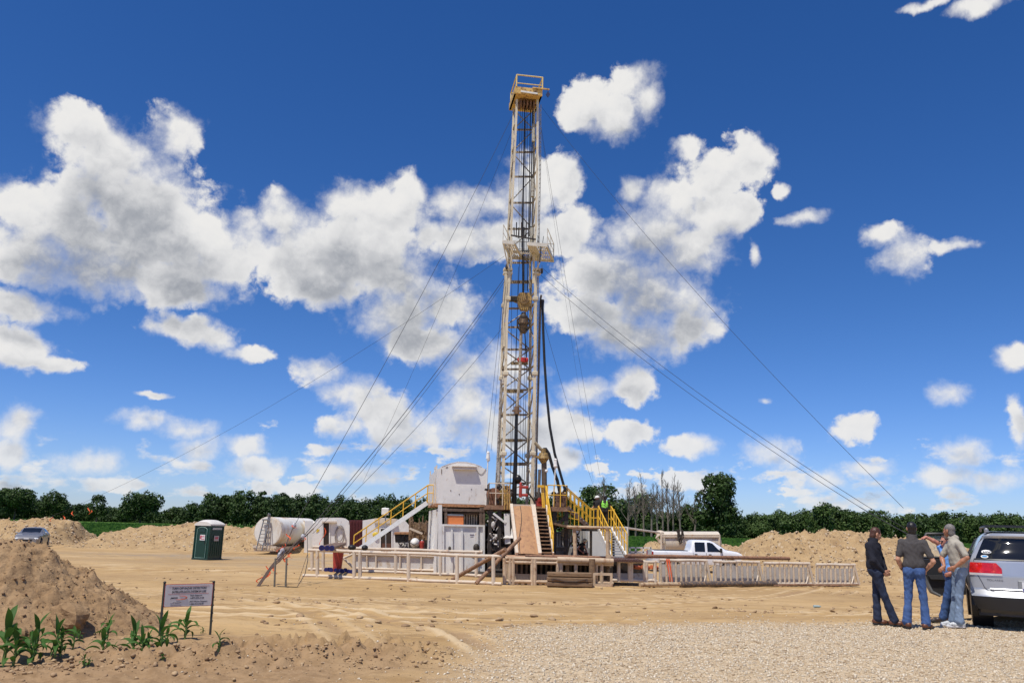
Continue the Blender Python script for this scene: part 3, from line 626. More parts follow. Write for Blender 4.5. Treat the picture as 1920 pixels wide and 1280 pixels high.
def bare_tree(label, px, ytop, Y, lean, seed):
    rr = random.Random(seed); tp = at(px, ytop, Y); b = at(px, 1004, Y); H = tp.z - .1; t = thing('dead_tree', label, 'tree', (b.x, Y, .1), group='bare dead trees beside the tall green tree')
    mb = MB(); br = MB()
    trunk = [Vector((b.x + lean * k * k + .1 * rr.uniform(-1, 1), Y, .0 + H * k)) for k in (0, .2, .4, .6, .8, 1)]; rad = [.20, .17, .13, .10, .06, .03]
    mb.path(trunk, rad, 6)
    def branch(p, d, l, r, depth):
        pts = [p]; q = p.copy()
        for i in range(4): d = (d + Vector((rr.uniform(-.25, .25), rr.uniform(-.25, .25), rr.uniform(.02, .25)))).normalized(); q = q + d * l / 4; pts.append(q.copy())
        br.path(pts, [r, r * .8, r * .6, r * .4, r * .2], 4)
        if depth:
            for k in range(4): branch(pts[rr.randint(1, 4)], (d + Vector((rr.uniform(-1, 1), rr.uniform(-1, 1), rr.uniform(0, .7)))).normalized(), l * .5, r * .5, depth - 1)
    for i in range(24):
        k = rr.uniform(.28, .98); p = b + Vector((lean * k * k, 0, 0)); p.z = H * k; a = rr.random() * 6.28
        branch(p, Vector((math.cos(a) * .7, math.sin(a) * .5, .9)).normalized(), H * .30 * (1.15 - k), .085 * (1.3 - k), 2)
    mb.build('trunk', DEADB, t, smooth=True); br.build('branches', DEADB, t, fix=False)
for i, (px, yt, ln, lb) in enumerate([(1130,893,.3,'bare dead tree poking above the dense rounded tree'),(1178,897,.4,'bare tree with thin forks right of the rounded tree'),(1208,888,-.6,'twin stemmed bare tree left in the dead stand'),(1222,905,.5,'short bare trunk leaning between taller dead trees'),(1243,884,0,'tallest straight bare tree in the middle of the dead stand'),(1262,890,.5,'bare tree just right of the tallest dead one'),(1276,902,-.4,'slim bare tree in the right half of the dead stand'),(1302,915,1.8,'curving bleached dead tree bending towards the tall green tree'),(1192,912,-.3,'low bare tree between the rounded tree and the twin stemmed one'),(1232,908,.2,'thin bare tree hard against the left of the tallest dead one'),(1253,899,-.3,'thin bare tree squeezed between the tallest one and its right neighbour')]):
    bare_tree(lb, px, yt, 148 + (i % 3) * 3, ln, 500 + i)
# crop rows on the far field: short leafy cards, countless
n = 60000; y = 79 + 90 * RNG.uniform(0, 1, n) ** 1.6; x = RNG.uniform(-.62, .66, n) * y; x = np.round(x / .76) * .76 + RNG.uniform(-.12, .12, n)
z = ground_h(x, y, False) + .02; s = RNG.uniform(.10, .24, n); a = RNG.uniform(0, 6.28, n); dx, dy = np.cos(a) * s, np.sin(a) * s
V = np.stack([np.stack([x - dx * .3, y - dy * .3, z], -1), np.stack([x + dx * .3, y + dy * .3, z], -1), np.stack([x + dx, y + dy, z + s * 1.8], -1), np.stack([x - dx, y - dy, z + s * 1.5], -1)], 1).reshape(-1, 3)
o = np_mesh('crop_field', V, np.arange(4 * n).reshape(-1, 4), leafmat('crop_leaves', (.045, .12, .015), (.11, .22, .035), .3)); tag(o, 'bright green low crop covering the field behind the spoil banks', kind='stuff')

# ---- young corn plants
CORN = leafmat('corn_leaf', (.030, .095, .018), (.095, .20, .035), .3); CSTALK = mat('corn_stalk', (.13, .22, .05), .6)
def corn(px, py, hpx, seed, label):
    rr = random.Random(seed); p = gpos(px, py); Y = p.y; z = p.z; H = 1.15 * hpx / F * Y
    t = thing('corn_plant', label, 'corn plant', p, group='young corn plants in front of the brown mound')
    st = MB(); st.path([p + Vector((0, 0, -.02)), p + Vector((.01, 0, H * .3)), p + Vector((.0, 0, H * .62))], [.014 * H / .5 + .003, .011 * H / .5 + .002, .004], 6); st.build('stalk', CSTALK, t, smooth=True)
    nl = 8 if hpx > 45 else 5; a0 = rr.random() * 6.28
    for i in range(nl):
        mb = MB(); a = a0 + i * 2.75 + rr.uniform(-.4, .4); h0 = H * (.10 + .5 * i / nl); up = i >= nl - 2
        l = H * (rr.uniform(.5, .72) if not up else rr.uniform(.38, .5)); w = (.030 if not up else .024) * H / .5 + .008; dr = Vector((math.cos(a), math.sin(a), 0)); sd = Vector((-math.sin(a), math.cos(a), 0)); rows = []
        droop = rr.uniform(1.3, 2.4) if not up else rr.uniform(.3, .9); n = 9
        q = p + Vector((0, 0, h0)); ang = R(rr.uniform(55, 70)) if not up else R(rr.uniform(72, 86))
        for j in range(n + 1):
            s = j / n; ww = w * (math.sin(math.pi * min(.97, .18 + .8 * s)) ** .8) * (1 - s ** 6); tw = .5 * math.sin(s * 3 + i)
            sdd = (sd * math.cos(tw) + Vector((0, 0, 1)) * math.sin(tw) * .6); rows.append([q - sdd * ww, q + Vector((0, 0, -ww * .45)), q + sdd * ww])
            q = q + (dr * math.cos(ang) + Vector((0, 0, 1)) * math.sin(ang)) * (l / n); ang -= droop / n * 1.5
        mb.sheet(rows); mb.build('leaf', CORN, t, smooth=True, fix=False)
for i, (px, py, h, lb) in enumerate([(6,1243,100,'tallest corn plant, cut by the left edge of the photo'),(24,1248,72,'tall corn plant just right of the leftmost one'),(58,1247,62,'leafy corn plant with spreading blades, third from the left edge'),
    (64,1230,72,'upright corn plant directly behind the leafy third one'),(102,1231,68,'corn plant with one tall pointed leaf below the big squarish soil lump'),(112,1230,48,'slim corn plant crowding the one below the soil lump'),
    (136,1216,42,'narrow corn plant right below the big soil lump'),(146,1205,20,'tiny corn sprout right of the narrow plant'),(190,1230,58,'corn plant with a leaf bent left, in front of the lone furthest one'),
    (200,1199,48,'lone corn plant standing furthest back at the foot of the mound'),(211,1231,26,'small corn seedling between two larger plants'),(247,1230,66,'corn plant with a drooping leaf on its left, middle of the row'),
    (263,1232,50,'corn plant leaning on the drooping middle one'),(277,1212,32,'short corn plant behind and left of the bushy one'),(298,1226,72,'bushy corn plant with wide arching leaves left of the sign'),
    (312,1206,36,'small bent corn plant right behind the bushy one'),(346,1198,54,'corn plant standing right under the sign with a leaf reaching left'),(408,1232,38,'thin isolated corn seedling right of the sign'),
    (156,1248,22,'pale seedling low on the ground near the bottom left'),(166,1247,18,'smallest corn seedling beside the pale one'),(380,1186,12,'tiny weed sprout by the right leg of the sign'),(304,1238,12,'flat green sprout in front of the bushy plant')]):
    corn(px, py, h, 700 + i, lb)
# ================================================================== THE DRILLING SITE
def plane(px0, Y0, ang=0.0):
    O = at(px0, 1000, Y0); n = Vector((-math.sin(R(ang)), math.cos(R(ang)), 0)); c = Vector((0, 0, CAMZ))
    def f(px, py, off=0):
        d = ray(px, py); t = ((O + n * off - c).dot(n)) / d.dot(n); return c + d * t
    def fz(px, z, off=0):
        py = 1000
        for _ in range(4): p = f(px, py, off); py += (p.z - z) / p.y * F
        return f(px, py, off)
    f.z = fz; f.n = n; f.d = Vector((math.cos(R(ang)), math.sin(R(ang)), 0)); return f
GZ = PADZ
UP = Vector((0, 0, 1))
def base_of(pts): v = sum((Vector(p) for p in pts), Vector()) / len(pts); v.z = min(p[2] for p in pts); return v

# ---------------------------------------------------------------- doghouse (cabin) on its base building
PD = plane(867, 43.5, 9)
dog = thing('doghouse', 'white round roofed steel cabin perched high on the left of the rig floor', 'cabin', PD(867, 945))
out = [PD(820, 943), PD(914, 946), PD(912, 880), PD(903, 875), PD(890, 870), PD(875, 866.5), PD(858, 866), PD(842, 869.5), PD(828, 875), PD(819.5, 880)]
MB().prism(out, PD.n * 6.2).build('shell', W(), dog)
mb = MB(); rf = [p + UP * .03 + (-PD.n) * .012 for p in out[3:9]] ; n_ = len(rf)
mb.prism(rf + [p - UP * .028 for p in reversed(rf)], PD.n * 6.25); mb.build('roof_sheet', W(), dog)
mb = MB(); mb.prism([PD(850, 874), PD(893, 875), PD(893, 881), PD(850, 880)], -PD.n * .24); mb.build('window_hood', mat('hood', (.66, .58, .49), .6, var=.1), dog)
mb = MB(); mb.prism([PD(848, 873, -.28), PD(894.5, 874.2, -.28), PD(894.5, 875.4, -.28), PD(848, 874.2, -.28)], PD.n * .3); mb.build('hood_lip', CREAM(), dog)
mb = MB(); mb.prism([PD(817, 943), PD(916, 946.5), PD(916, 950), PD(817, 947)], PD.n * 6.3); mb.prism([PD(816, 946.9, -.03), PD(900, 949, -.03), PD(900, 951, -.03), PD(816, 949, -.03)], PD.n * .1); mb.build('base_frame', mat('rust_orange_beam', (.46, .235, .11), .75, var=.25, scale=5, col2=(.22, .10, .05)), dog)
lw = [out[0], out[9]]; L0, L1 = out[0], out[9]      # left wall details, on the side that recedes
def side(k, h, off=.012): # k metres back along the wall, h metres above the sill
    p = L0 + PD.n * k; p.z = L0.z + h; return p - PD.d * off
mb = MB()
for k0, k1, h0, h1 in ((1.1, 1.95, .06, 1.95),): mb.prism([side(k0, h0), side(k1, h0), side(k1, h1), side(k0, h1)], -PD.d * .04)
mb.build('door', mat('door_white', (.66, .66, .64), .5, var=.06), dog)
mb = MB(); mb.prism([side(1.3, 1.1, .06), side(1.7, 1.1, .06), side(1.7, 1.65, .06), side(1.3, 1.65, .06)], -PD.d * .01); mb.prism([side(3.4, 1.0), side(4.2, 1.0), side(4.2, 1.6), side(3.4, 1.6)], -PD.d * .02); mb.build('window', mat('dark_glass', (.03, .04, .05), .1), dog)
mb = MB()
for k in (.9, 2.1, 5.9): mb.prism([side(k, .0), side(k + .06, 0), side(k + .06, 2.0), side(k, 2.0)], -PD.d * .07)
mb.pieces('wall_trim', CREAM(), dog)
mb = MB(); c0 = PD(893, 880, -.02); c1 = PD(912, 877, -.02); mb.path([c0 + (c1 - c0) * t - UP * .28 * math.sin(math.pi * t) for t in np.linspace(0, 1, 9)], .012, 5); mb.build('hood_cable', mat('cable_grey', (.25, .22, .2), .6), dog)
mb = MB()
for a, b in (((828, 879), (828, 888)), ((836, 876), (840, 875))): mb.tube(PD(*a, -.01), PD(*b, -.01), .018)
for (x_, y_) in ((845, 919), (861, 926), (884, 917)): mb.ball(PD(x_, y_, 0), .03)
mb.build('dents_and_bolts', mat('dark_marks', (.16, .12, .10), .7), dog)
lp = thing('floodlight_mast', 'white floodlight on a thin pole at the right corner of the doghouse', 'floodlight', PD(911, 946, -.1))
MB().tube(PD(911, 947, -.1), PD(915, 858, -.1), .032).build('pole', W(), lp)
mb = MB(); c = PD(915, 855, -.1); mb.tube(c - UP * .12, c + UP * .12, .11, .08, 10); mb.ball(c + UP * .17, (.08, .08, .1)); mb.ball(c - UP * .18 + Vector((.02, 0, 0)), (.1, .1, .09)); mb.build('lamp', W(), lp, smooth=True)

blk = thing('base_building', 'white steel building with ribbed side wall and open dark upper bay under the doghouse', 'building', PD.z(862, GZ))
GL = lambda px, off=0: PD.z(px, GZ, off)
# ribbed side wall (left), receding
lwall0 = PD(822, 950, .1); mb = MB(); w0 = Vector((lwall0.x, lwall0.y, GZ)); depth = 5.6
mb.prism([w0, w0 + PD.n * depth, Vector((*(w0 + PD.n * depth).xy, lwall0.z - .25)), Vector((w0.x, w0.y, lwall0.z - .05))], PD.d * .08); mb.build('side_wall', W(), blk)
mb = MB()
for i in range(12):
    q = w0 + PD.n * (i * depth / 11); mb.box(q - PD.d * .05 + UP * ((lwall0.z - GZ) / 2 - .06), (.12, .09, lwall0.z - GZ - .12), rz=R(9))
mb.pieces('side_rib', W(), blk)
# front: lower white panel with ribs, upper open bay
zt = PD(860, 984).z
mb = MB(); mb.prism([GL(823), GL(908), PD(909, 985.5), PD(823, 983.5)], PD.n * .1); mb.build('front_panel', W(), blk)
mb = MB()
for px, top in ((825, 946), (831, 984), (847, 992), (866, 994), (895, 985), (907, 985)):
    a = GL(px, -.06); b = PD(px, top, -.06); mb.beam(a, b, .10 if px > 828 else .2, .08, up=PD.n)
mb.beam(PD(823, 983.5, -.05), PD(909, 985.5, -.05), .09, .09); mb.pieces('front_rib', W(), blk)
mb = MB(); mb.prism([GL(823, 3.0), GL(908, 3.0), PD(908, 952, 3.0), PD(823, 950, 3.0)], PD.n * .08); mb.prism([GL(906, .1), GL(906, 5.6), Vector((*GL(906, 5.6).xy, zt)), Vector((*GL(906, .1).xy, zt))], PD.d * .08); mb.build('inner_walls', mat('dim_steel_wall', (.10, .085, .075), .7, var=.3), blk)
mb = MB()
for px in (827, 836, 901, 907): mb.beam(PD(px, 984, .05), PD(px, 951, .05), .14, .14)
mb.beam(PD(824, 955, .02), PD(908, 957, .02), .12, .14); mb.beam(PD(824, 962, .3), PD(908, 963, .3), .08, .1)
mb.build('bay_frame', mat('brown_grimy_beams', (.13, .085, .06), .7, var=.3, col2=(.30, .24, .19), thr=(.55, .66)), blk)
mb = MB()
for px in (871, 875.5, 880, 884.5, 889, 893.5): mb.beam(PD(px, 984, .6), PD(px, 964, .6), .07, .05)
mb.pieces('bay_rib', CREAM(), blk)
mb = MB(); mb.prism([PD(838, 983.2, .06), PD(869, 984.2, .06), PD(869, 967, .06), PD(838, 966, .06)], PD.n * .8); mb.build('orange_cabinet', mat('orange_panel', (.78, .24, .07), .55, var=.04), blk)
mb = MB(); mb.prism([PD(838, 965.8, .05), PD(869, 966.8, .05), PD(869, 964, .05), PD(838, 963, .05)], PD.n * .82); mb.build('cabinet_lid', mat('lid', (.5, .55, .53), .4), blk)
for i, (px, py, rr_) in enumerate(((843, 1027, .09), (893, 1026, .20))):
    mb = MB(); mb.ball(PD(px, py, -.18), (rr_ * .8, .12, rr_), 10, 7); mb.tube(PD(px, py + 2, -.3), PD(px, py + 2, .05), .07); mb.build('valve', DARK(), blk, smooth=True)
mb = MB(); mb.prism([PD(881, 1001, -.012), PD(889, 1001.2, -.012), PD(889, 1003.2, -.012), PD(881, 1003, -.012)], PD.n * .01); mb.prism([PD(882, 1005.4, -.012), PD(888, 1005.5, -.012), PD(888, 1006.2, -.012), PD(882, 1006.1, -.012)], PD.n * .01); mb.build('stencilled_plate', mat('plate', (.22, .19, .24), .6), blk)

# ---------------------------------------------------------------- rig floor and substructure
PF = plane(985, 42.6, 9)
sub = thing('rig_substructure', 'rusty raised rig floor on dark steel columns under the tall mast', 'substructure', PF.z(985, GZ))
ZF = PF(985, 948).z
a, b = PF(914, 947), PF(1064, 950); a.z = b.z = ZF
mb = MB(); mb.prism([a, b, b - UP * .22, a - UP * .22], PF.n * 5.5); mb.build('floor_deck', WOODRUST(), sub)
mb = MB()
for px in (920, 937, 957, 1040, 1062):
    for off in (.25, 2.8, 5.2): p = PF.z(px, ZF - .2, off); mb.beam(Vector((p.x, p.y, GZ)), p, .2, .2)
for off in (.25, 5.2):
    for (p0, p1) in ((920, 957), (957, 920)): mb.beam(PF.z(p0, ZF - .3, off), PF.z(p1, .3, off), .11, .11)
    mb.beam(PF.z(1064, ZF - .35, off), PF.z(1030, ZF - 1.25, off), .14, .14); mb.beam(PF.z(914, ZF - .3, off), PF.z(948, ZF - 1.3, off), .14, .14)
mb.beam(PF.z(914, .55, .2), PF.z(960, .55, .2), .1, .2); mb.beam(PF.z(1025, .6, .2), PF.z(1064, .6, .2), .1, .2)
mb.pieces('column', DARK(), sub)
mb = MB(); mb.beam(PF.z(950, ZF - .4, .1), PF.z(952, .8, .1), .28, .16); mb.prism([PF(944, 1008, -.05), PF(964, 1008.5, -.05), PF(962, 985, .1), PF(956, 998, .1), PF(948, 1004, .1)], PF.n * .12); mb.beam(PF(925, 962, .05), PF(948, 980, .05), .1, .1)
mb.build('white_bracket', W(), sub)
mb = MB(); q0, q1 = PF.z(916, GZ, 3.0), PF.z(1034, GZ, 3.0)
mb.prism([q0, q1, Vector((*q1.xy, ZF - .9)), Vector((*q0.xy, ZF - .9))], PF.n * 2); 
for i in range(26):
    p = PF.z(918 + random.random() * 36, GZ + .3 + random.random() * 3, .6 + random.random() * 2); mb.box(p, (.15 + .3 * random.random(), .3, .1 + .3 * random.random()), rz=random.random())
mb.build('drawworks', mat('black_machinery', (.022, .02, .02), .5, var=.4, col2=(.10, .06, .035)), sub)
mb = MB()
for i in range(34):
    p = PF.z(921 + random.random() * 14, .4 + random.random() * 2.0, .1 + random.random() * .5); q = p + Vector((random.uniform(-.25, .25), random.uniform(-.2, .2), random.uniform(-.4, .4))); mb.tube(p, q, .022 + random.random() * .03)
mb.ball(PF.z(925, 1.7, .1), (.11, .1, .18)); mb.ball(PF.z(930, 1.1, .0), (.08, .08, .12))
mb.build('pale_pipework', mat('pale_pipework', (.55, .52, .48), .5, var=.25, col2=(.2, .13, .1)), sub, smooth=True)
mb = MB(); mb.tube(PF.z(914, GZ + .25, -.6), PF.z(958, GZ + .25, -.6), .09); mb.box(PF.z(936, GZ + .05, 1), (3.2, 5, .1), rz=R(9)); mb.build('cellar_plate', DARK(), sub)

# vee-door ramp and stair beside it
ZC = .40
rp = thing('vee_door_ramp', 'steep brown sheet metal ramp leaning from the catwalk up to the rig floor', 'ramp', PF.z(988, ZC, -3))
a, b = PF.z(958.5, ZF, -.05), PF.z(998, ZF, -.05); bY = -2.9
c_, d_ = PF.z(1012, ZC, bY), PF.z(969, ZC, bY)
nrm = (b - a).cross(d_ - a).normalized()
mb = MB()
# slightly dished plate
rows = []
for j in range(13):
    t = j / 12; l, r_ = a.lerp(d_, t), b.lerp(c_, t); rows.append([l.lerp(r_, s) - (nrm * .05 * math.sin(math.pi * s)) + nrm * .012 * math.sin(t * 17 + s * 5) for s in np.linspace(0, 1, 7)])
mb.sheet(rows); n7 = len(mb.v); mb.sheet([[p - nrm * .08 * (1 if nrm.y > 0 else -1) * -1 for p in r_] for r_ in rows]); mb.build('ramp_plate', TANPLY(), rp, smooth=True)
mb = MB()
for s, e in ((a, d_), (b, c_)): mb.beam(s + UP * .02, e, .14, .2)
mb.beam(a, b, .12, .14); mb.build('side_beam', CREAM(), rp)
mb = MB(); k0 = a.lerp(b, .42); k1 = d_.lerp(c_, .16); mb.path([k0 - nrm * .0 + Vector((0, -.10, 0)) + (k1 - k0) * t + (b - a) * (.06 * math.sin(t * 6)) for t in np.linspace(0, 1, 12)], .015, 5); mb.build('hanging_line', CABLE(), rp)

def handrail(mb, a, b, h=1.0, posts=4, r=.03, mid=True, ext=0):
    a, b = Vector(a), Vector(b)
    mb.tube(a + UP * h, b + UP * h, r, n=6)
    if mid: mb.tube(a + UP * h * .55, b + UP * h * .55, r * .85, n=6)
    for i in range(posts + 1): p = a.lerp(b, i / posts); mb.tube(p, p + UP * h, r, n=6)
def stair(label, name, tl, tr, bl, br, n, strm, treadm, rails=(), railm=None, h=1.0, posts=5, group=None):
    t = thing(name, label, 'stairs', (bl + br) / 2, group=group)
    mb = MB()
    for s, e in ((tl, bl), (tr, br)): mb.beam(s, e, .07, .24)
    mb.pieces('stringer', strm, t); mb = MB()
    for i in range(n):
        k = (i + .5) / n; l, r_ = tl.lerp(bl, k), tr.lerp(br, k); mb.beam(l, r_, .26, .05)
    mb.pieces('tread', treadm, t)
    for s in rails:
        mb = MB(); A, B = (tl, bl) if s == 0 else (tr, br); handrail(mb, A, B, h, posts); mb.build('handrail', railm or YEL(), t, smooth=True)
    return t
off = -.02
tl, tr = PF.z(1002, ZF, off), PF.z(1024, ZF, off); bl, br = PF.z(1014, ZC, bY + .1), PF.z(1037, ZC, bY + .1)
stair('steep rusty stair with brown treads right beside the brown ramp', 'ramp_stair', tl, tr, bl, br, 13, CREAM(), mat('brown_treads', (.32, .19, .10), .8, var=.25, col2=(.16, .09, .05)), rails=(1,), posts=4)
mb = MB(); back0, back1 = PF.z(1002, ZF - .2, .25), PF.z(1014, ZC, bY + .5)
sb = thing('stair_backing', 'dark steel backing plate hidden behind the stair treads', 'panel', back1)
mb.prism([tl + PF.n * .3 - UP * .2, tr + PF.n * .3 - UP * .2, br + PF.n * .3, bl + PF.n * .3], PF.n * .03); mb.build('plate', DARK(), sb)

# floor railings (cream / yellow) and deck clutter
fr = thing('floor_railing', 'yellow and rusty guard rails round the edge of the rig floor', 'railing', PF.z(985, ZF))
for (x0, x1, o0, o1, nm, m_) in ((916, 955, .1, .1, 'railing_panel', CREAM()), (1026, 1063, .1, .1, 'railing_panel', YEL()), (1063, 1056, .1, 5.2, 'railing_panel', YEL()), (916, 910, .1, 4.5, 'railing_panel', CREAM())):
    mb = MB(); handrail(mb, PF.z(x0, ZF, o0), PF.z(x1, ZF, o1), 1.08, 3, .028); mb.build(nm, m_, fr, smooth=True)
mb = MB()
for px in (1018, 1021, 1026): mb.beam(PF.z(px, ZF - .1, -.1), PF.z(px - 3, ZF + 1.05, .0), .07, .07)
mb.box(PF.z(1014, ZF + 1.0, -.1), (.35, .1, .12), rz=R(9)); mb.build('gate_post', YEL(), fr)
mb = MB()
for px in (946, 951, 955): mb.beam(PF.z(px, ZF - .2, -.05), PF.z(px, ZF + 1.0, -.05), .06, .06)
mb.build('gate_post', mat('ochre_posts', (.5, .30, .08), .6, var=.3, col2=RUST), fr)

# machinery standing on the floor
def machine(name, label, cat, px, h, wpx, off, m, seed, n=16):
    rr = random.Random(seed); c = PF.z(px, ZF, off); t = thing(name, label, cat, c); w = wpx / F * c.y
    mb = MB(); mb.box(c + UP * h * .28, (w * .8, .6, h * .55), rz=R(9), bev=.05); mb.tube(c + UP * h * .5 - PF.n * .3, c + UP * h * .5 + PF.n * .3, h * .3, n=14); mb.build('housing', m, t)
    mb = MB()
    for i in range(n):
        p = c + Vector((rr.uniform(-.5, .5) * w, rr.uniform(-.3, .3), rr.uniform(.1, 1) * h)); q = p + Vector((rr.uniform(-.35, .35), rr.uniform(-.2, .2), rr.uniform(-.4, .4)))
        if rr.random() < .5: mb.tube(p, q, .03 + .03 * rr.random())
        else: mb.ball(p, (.06 + .08 * rr.random(), .08, .06 + .08 * rr.random()), 8, 6)
    mb.build('fittings', DARK(), t, smooth=True); return t
machine('winch', 'grimy ochre winch with drum on the left of the rig floor', 'winch', 943, 1.05, 34, 1.3, mat('ochre_machine', (.42, .26, .05), .6, var=.3, col2=(.08, .05, .03), thr=(.48, .6)), 21, 22)
machine('manifold', 'rust brown pipe manifold at the left rail of the rig floor', 'manifold', 924, 1.1, 20, .8, mat('rust_machine', (.24, .11, .06), .7, var=.3), 22, 16)
machine('pump_unit', 'dark brown machine behind the yellow rails right of the mast', 'machine', 1050, 1.0, 24, 1.4, mat('brown_machine', (.20, .11, .07), .6, var=.3, col2=(.05, .03, .03)), 23, 16)
machine('air_hoist', 'small rusty red hoist at the foot of the mast on its right', 'hoist', 1012, .62, 16, 1.6, REDP(), 24, 16)
tg = thing('pipe_tongs', 'red pipe tongs hanging beside the black drill pipe', 'tongs', PF.z(976, ZF + .8, .9))
mb = MB(); c = PF.z(976, ZF + .75, .9); mb.box(c, (.16, .2, .62), bev=.03); mb.box(c + Vector((.22, 0, .22)), (.4, .14, .14), rz=.1, bev=.03); mb.box(c + Vector((.2, 0, -.18)), (.36, .14, .14), bev=.03); mb.ball(c + Vector((0, 0, .36)), (.07, .07, .12)); mb.build('jaw', REDP(), tg)
mb = MB(); mb.path([c + Vector((.38, 0, .2)), c + Vector((.42, 0, -.1)), c + Vector((.6, 0, -.3)), c + Vector((.75, 0, -.55))], .05, 6); mb.build('lever', DARK(), tg)

# ---------------------------------------------------------------- mast
PM = plane(972, 44.2, 9)
mast = thing('drilling_mast', 'tall weathered white lattice drilling mast with working platform and ochre crown', 'drilling rig mast', PM.z(972, ZF))
ys = [948, 900, 850, 800, 750, 700, 650, 600, 560, 513]
LX = lambda y: float(np.interp(y, [190, 300, 515, 600, 700, 948], [970, 965, 955, 950, 948, 942]))
RX = lambda y: float(np.interp(y, [190, 300, 515, 600, 700, 948], [1009, 1008.5, 1004, 1003.5, 1003, 997]))
DP = 1.45
lower = [ (LX(y) , RX(y)) for y in ys]
mp_ = MASTP()
for nm, fx, o_ in (('leg', LX, 0), ('leg', RX, 0), ('leg', LX, DP), ('leg', RX, DP)):
    mb = MB(); dx = (0 if o_ == 0 else 0)
    pts = []
    for y in ys:
        p = PM(fx(y), y, 0); pts.append(p + PM.n * o_)
    for i in range(len(pts) - 1): mb.beam(pts[i], pts[i + 1], .16, .16, up=(0, 1, 0))
    # pinned joint lugs
    for i in (2, 5, 8): mb.box(pts[i], (.3, .26, .22), rz=R(9), bev=.03)
    mb.build(nm, mp_, mast)
ysu = [530, 480, 420, 360, 300, 250, 215, 185]; INL = lambda y: LX(y) + (3 if y > 470 else 0); INR = lambda y: RX(y) - (3 if y > 470 else 0)
DU = 1.1
for fx, o_ in ((INL, .15), (INR, .15), (INL, .15 + DU), (INR, .15 + DU)):
    mb = MB(); pts = [PM(fx(y), y, 0) + PM.n * o_ for y in ysu]
    for i in range(len(pts) - 1): mb.beam(pts[i], pts[i + 1], .13, .13, up=(0, 1, 0))
    mb.build('upper_leg', mp_, mast)
gy = [925, 903, 866, 820, 771, 723, 683, 645, 602, 566, 545, 515]
mb = MB(); mbx = MB()
def PB(fx, y, o_): return PM(fx(y), y, 0) + PM.n * o_
for i, y in enumerate(gy):
    w_ = .13 if y in (866, 515, 545) else .08
    mb.beam(PB(LX, y, DP), PB(RX, y, DP), w_, w_ * 1.3)
    for fx in (LX, RX): mb.beam(PB(fx, y, 0), PB(fx, y, DP), .07, .07)
for i in range(len(gy) - 1):
    y0, y1 = gy[i], gy[i + 1]
    if y0 in (545,): continue
    if i % 2 == 0: mbx.tube(PB(LX, y0, DP), PB(RX, y1, DP), .038, n=6)
    else: mbx.tube(PB(RX, y0, DP), PB(LX, y1, DP), .038, n=6)
    if y0 in (866, 820, 771, 723, 683): mbx.tube(PB(RX if i % 2 == 0 else LX, y0, DP - .06), PB(LX if i % 2 == 0 else RX, y1, DP - .06), .038, n=6)
    for fx in (LX, RX): mbx.tube(PB(fx, y0, 0 if i % 2 else DP), PB(fx, y1, DP if i % 2 else 0), .035, n=6)
guy_ = [480, 458, 415, 365, 315, 268, 225]
for i, y in enumerate(guy_):
    mb.beam(PB(INL, y, .15 + DU), PB(INR, y, .15 + DU), .07, .1)
    for fx in (INL, INR): mb.beam(PB(fx, y, .15), PB(fx, y, .15 + DU), .06, .06)
    if i < len(guy_) - 1:
        y1 = guy_[i + 1]; A, B = (INL, INR) if i % 2 else (INR, INL); mbx.tube(PB(A, y, .15 + DU), PB(B, y1, .15 + DU), .032, n=6)
        for fx in (INL, INR): mbx.tube(PB(fx, y, .15 if i % 2 else .15 + DU), PB(fx, y1, .15 + DU if i % 2 else .15), .03, n=6)
mbx.tube(PB(INL, 225, .15 + DU), PB(INR, 187, .15 + DU), .032); mbx.tube(PB(INR, 225, .15 + DU), PB(INL, 187, .15 + DU), .032)
mb.pieces('girt', mat('mast_girt', (.42, .34, .23), .65, var=.25, scale=3, col2=(.16, .09, .05)), mast); mbx.pieces('brace', mat('mast_brace', (.46, .40, .30), .65, var=.25, scale=3, col2=(.15, .09, .06)), mast, smooth=True)
mb = MB()
for y, a0, a1 in ((727, .15, .75), (821, .15, .75), (673, .3, .9)):
    p, q = PB(LX, y, DP - .2), PB(RX, y, DP - .2); mb.beam(p.lerp(q, a0), p.lerp(q, a1), .12, .16)
mb.pieces('cross_piece', mat('ochre_cross', (.34, .25, .13), .7, var=.3), mast)
# big dark front beam below travelling block and pin plates
mb = MB(); mb.beam(PB(LX, 549, DP - .1), PB(RX, 549, DP - .1), .3, .24); mb.build('header_beam', DARK(), mast)
mb = MB()
for y in (505, 512): mb.box(PB(LX, y, .1) + Vector((-.08, 0, 0)), (.5, .4, .16), rz=R(9), bev=.03); mb.box(PB(RX, y, .1) + Vector((.08, 0, 0)), (.44, .4, .14), rz=R(9), bev=.03)
for y0, y1 in ((560, 515), (560, 600), (650, 600)): mb.beam(PB(LX, y0, -.02) - PM.d * .14, PB(LX, y1, -.02) - PM.d * (.2 if y1 != 650 else .1), .16, .14)
mb.pieces('locking_plate', mp_, mast)
# hydraulic leg on the left, lower part
mb = MB(); mb.tube(PB(LX, 925, .5) - PM.d * .28, PB(LX, 716, .2) - PM.d * .2, .065, n=8); mb.tube(PB(LX, 948, .2) - PM.d * .2, PB(LX, 866, .2) - PM.d * .2, .09, n=8)
mb.box(PB(LX, 716, .1) - PM.d * .12, (.26, .3, .3), bev=.05); mb.build('raising_ram', mat('ram', (.5, .46, .4), .5, var=.2, col2=(.15, .1, .07)), mast, smooth=True)
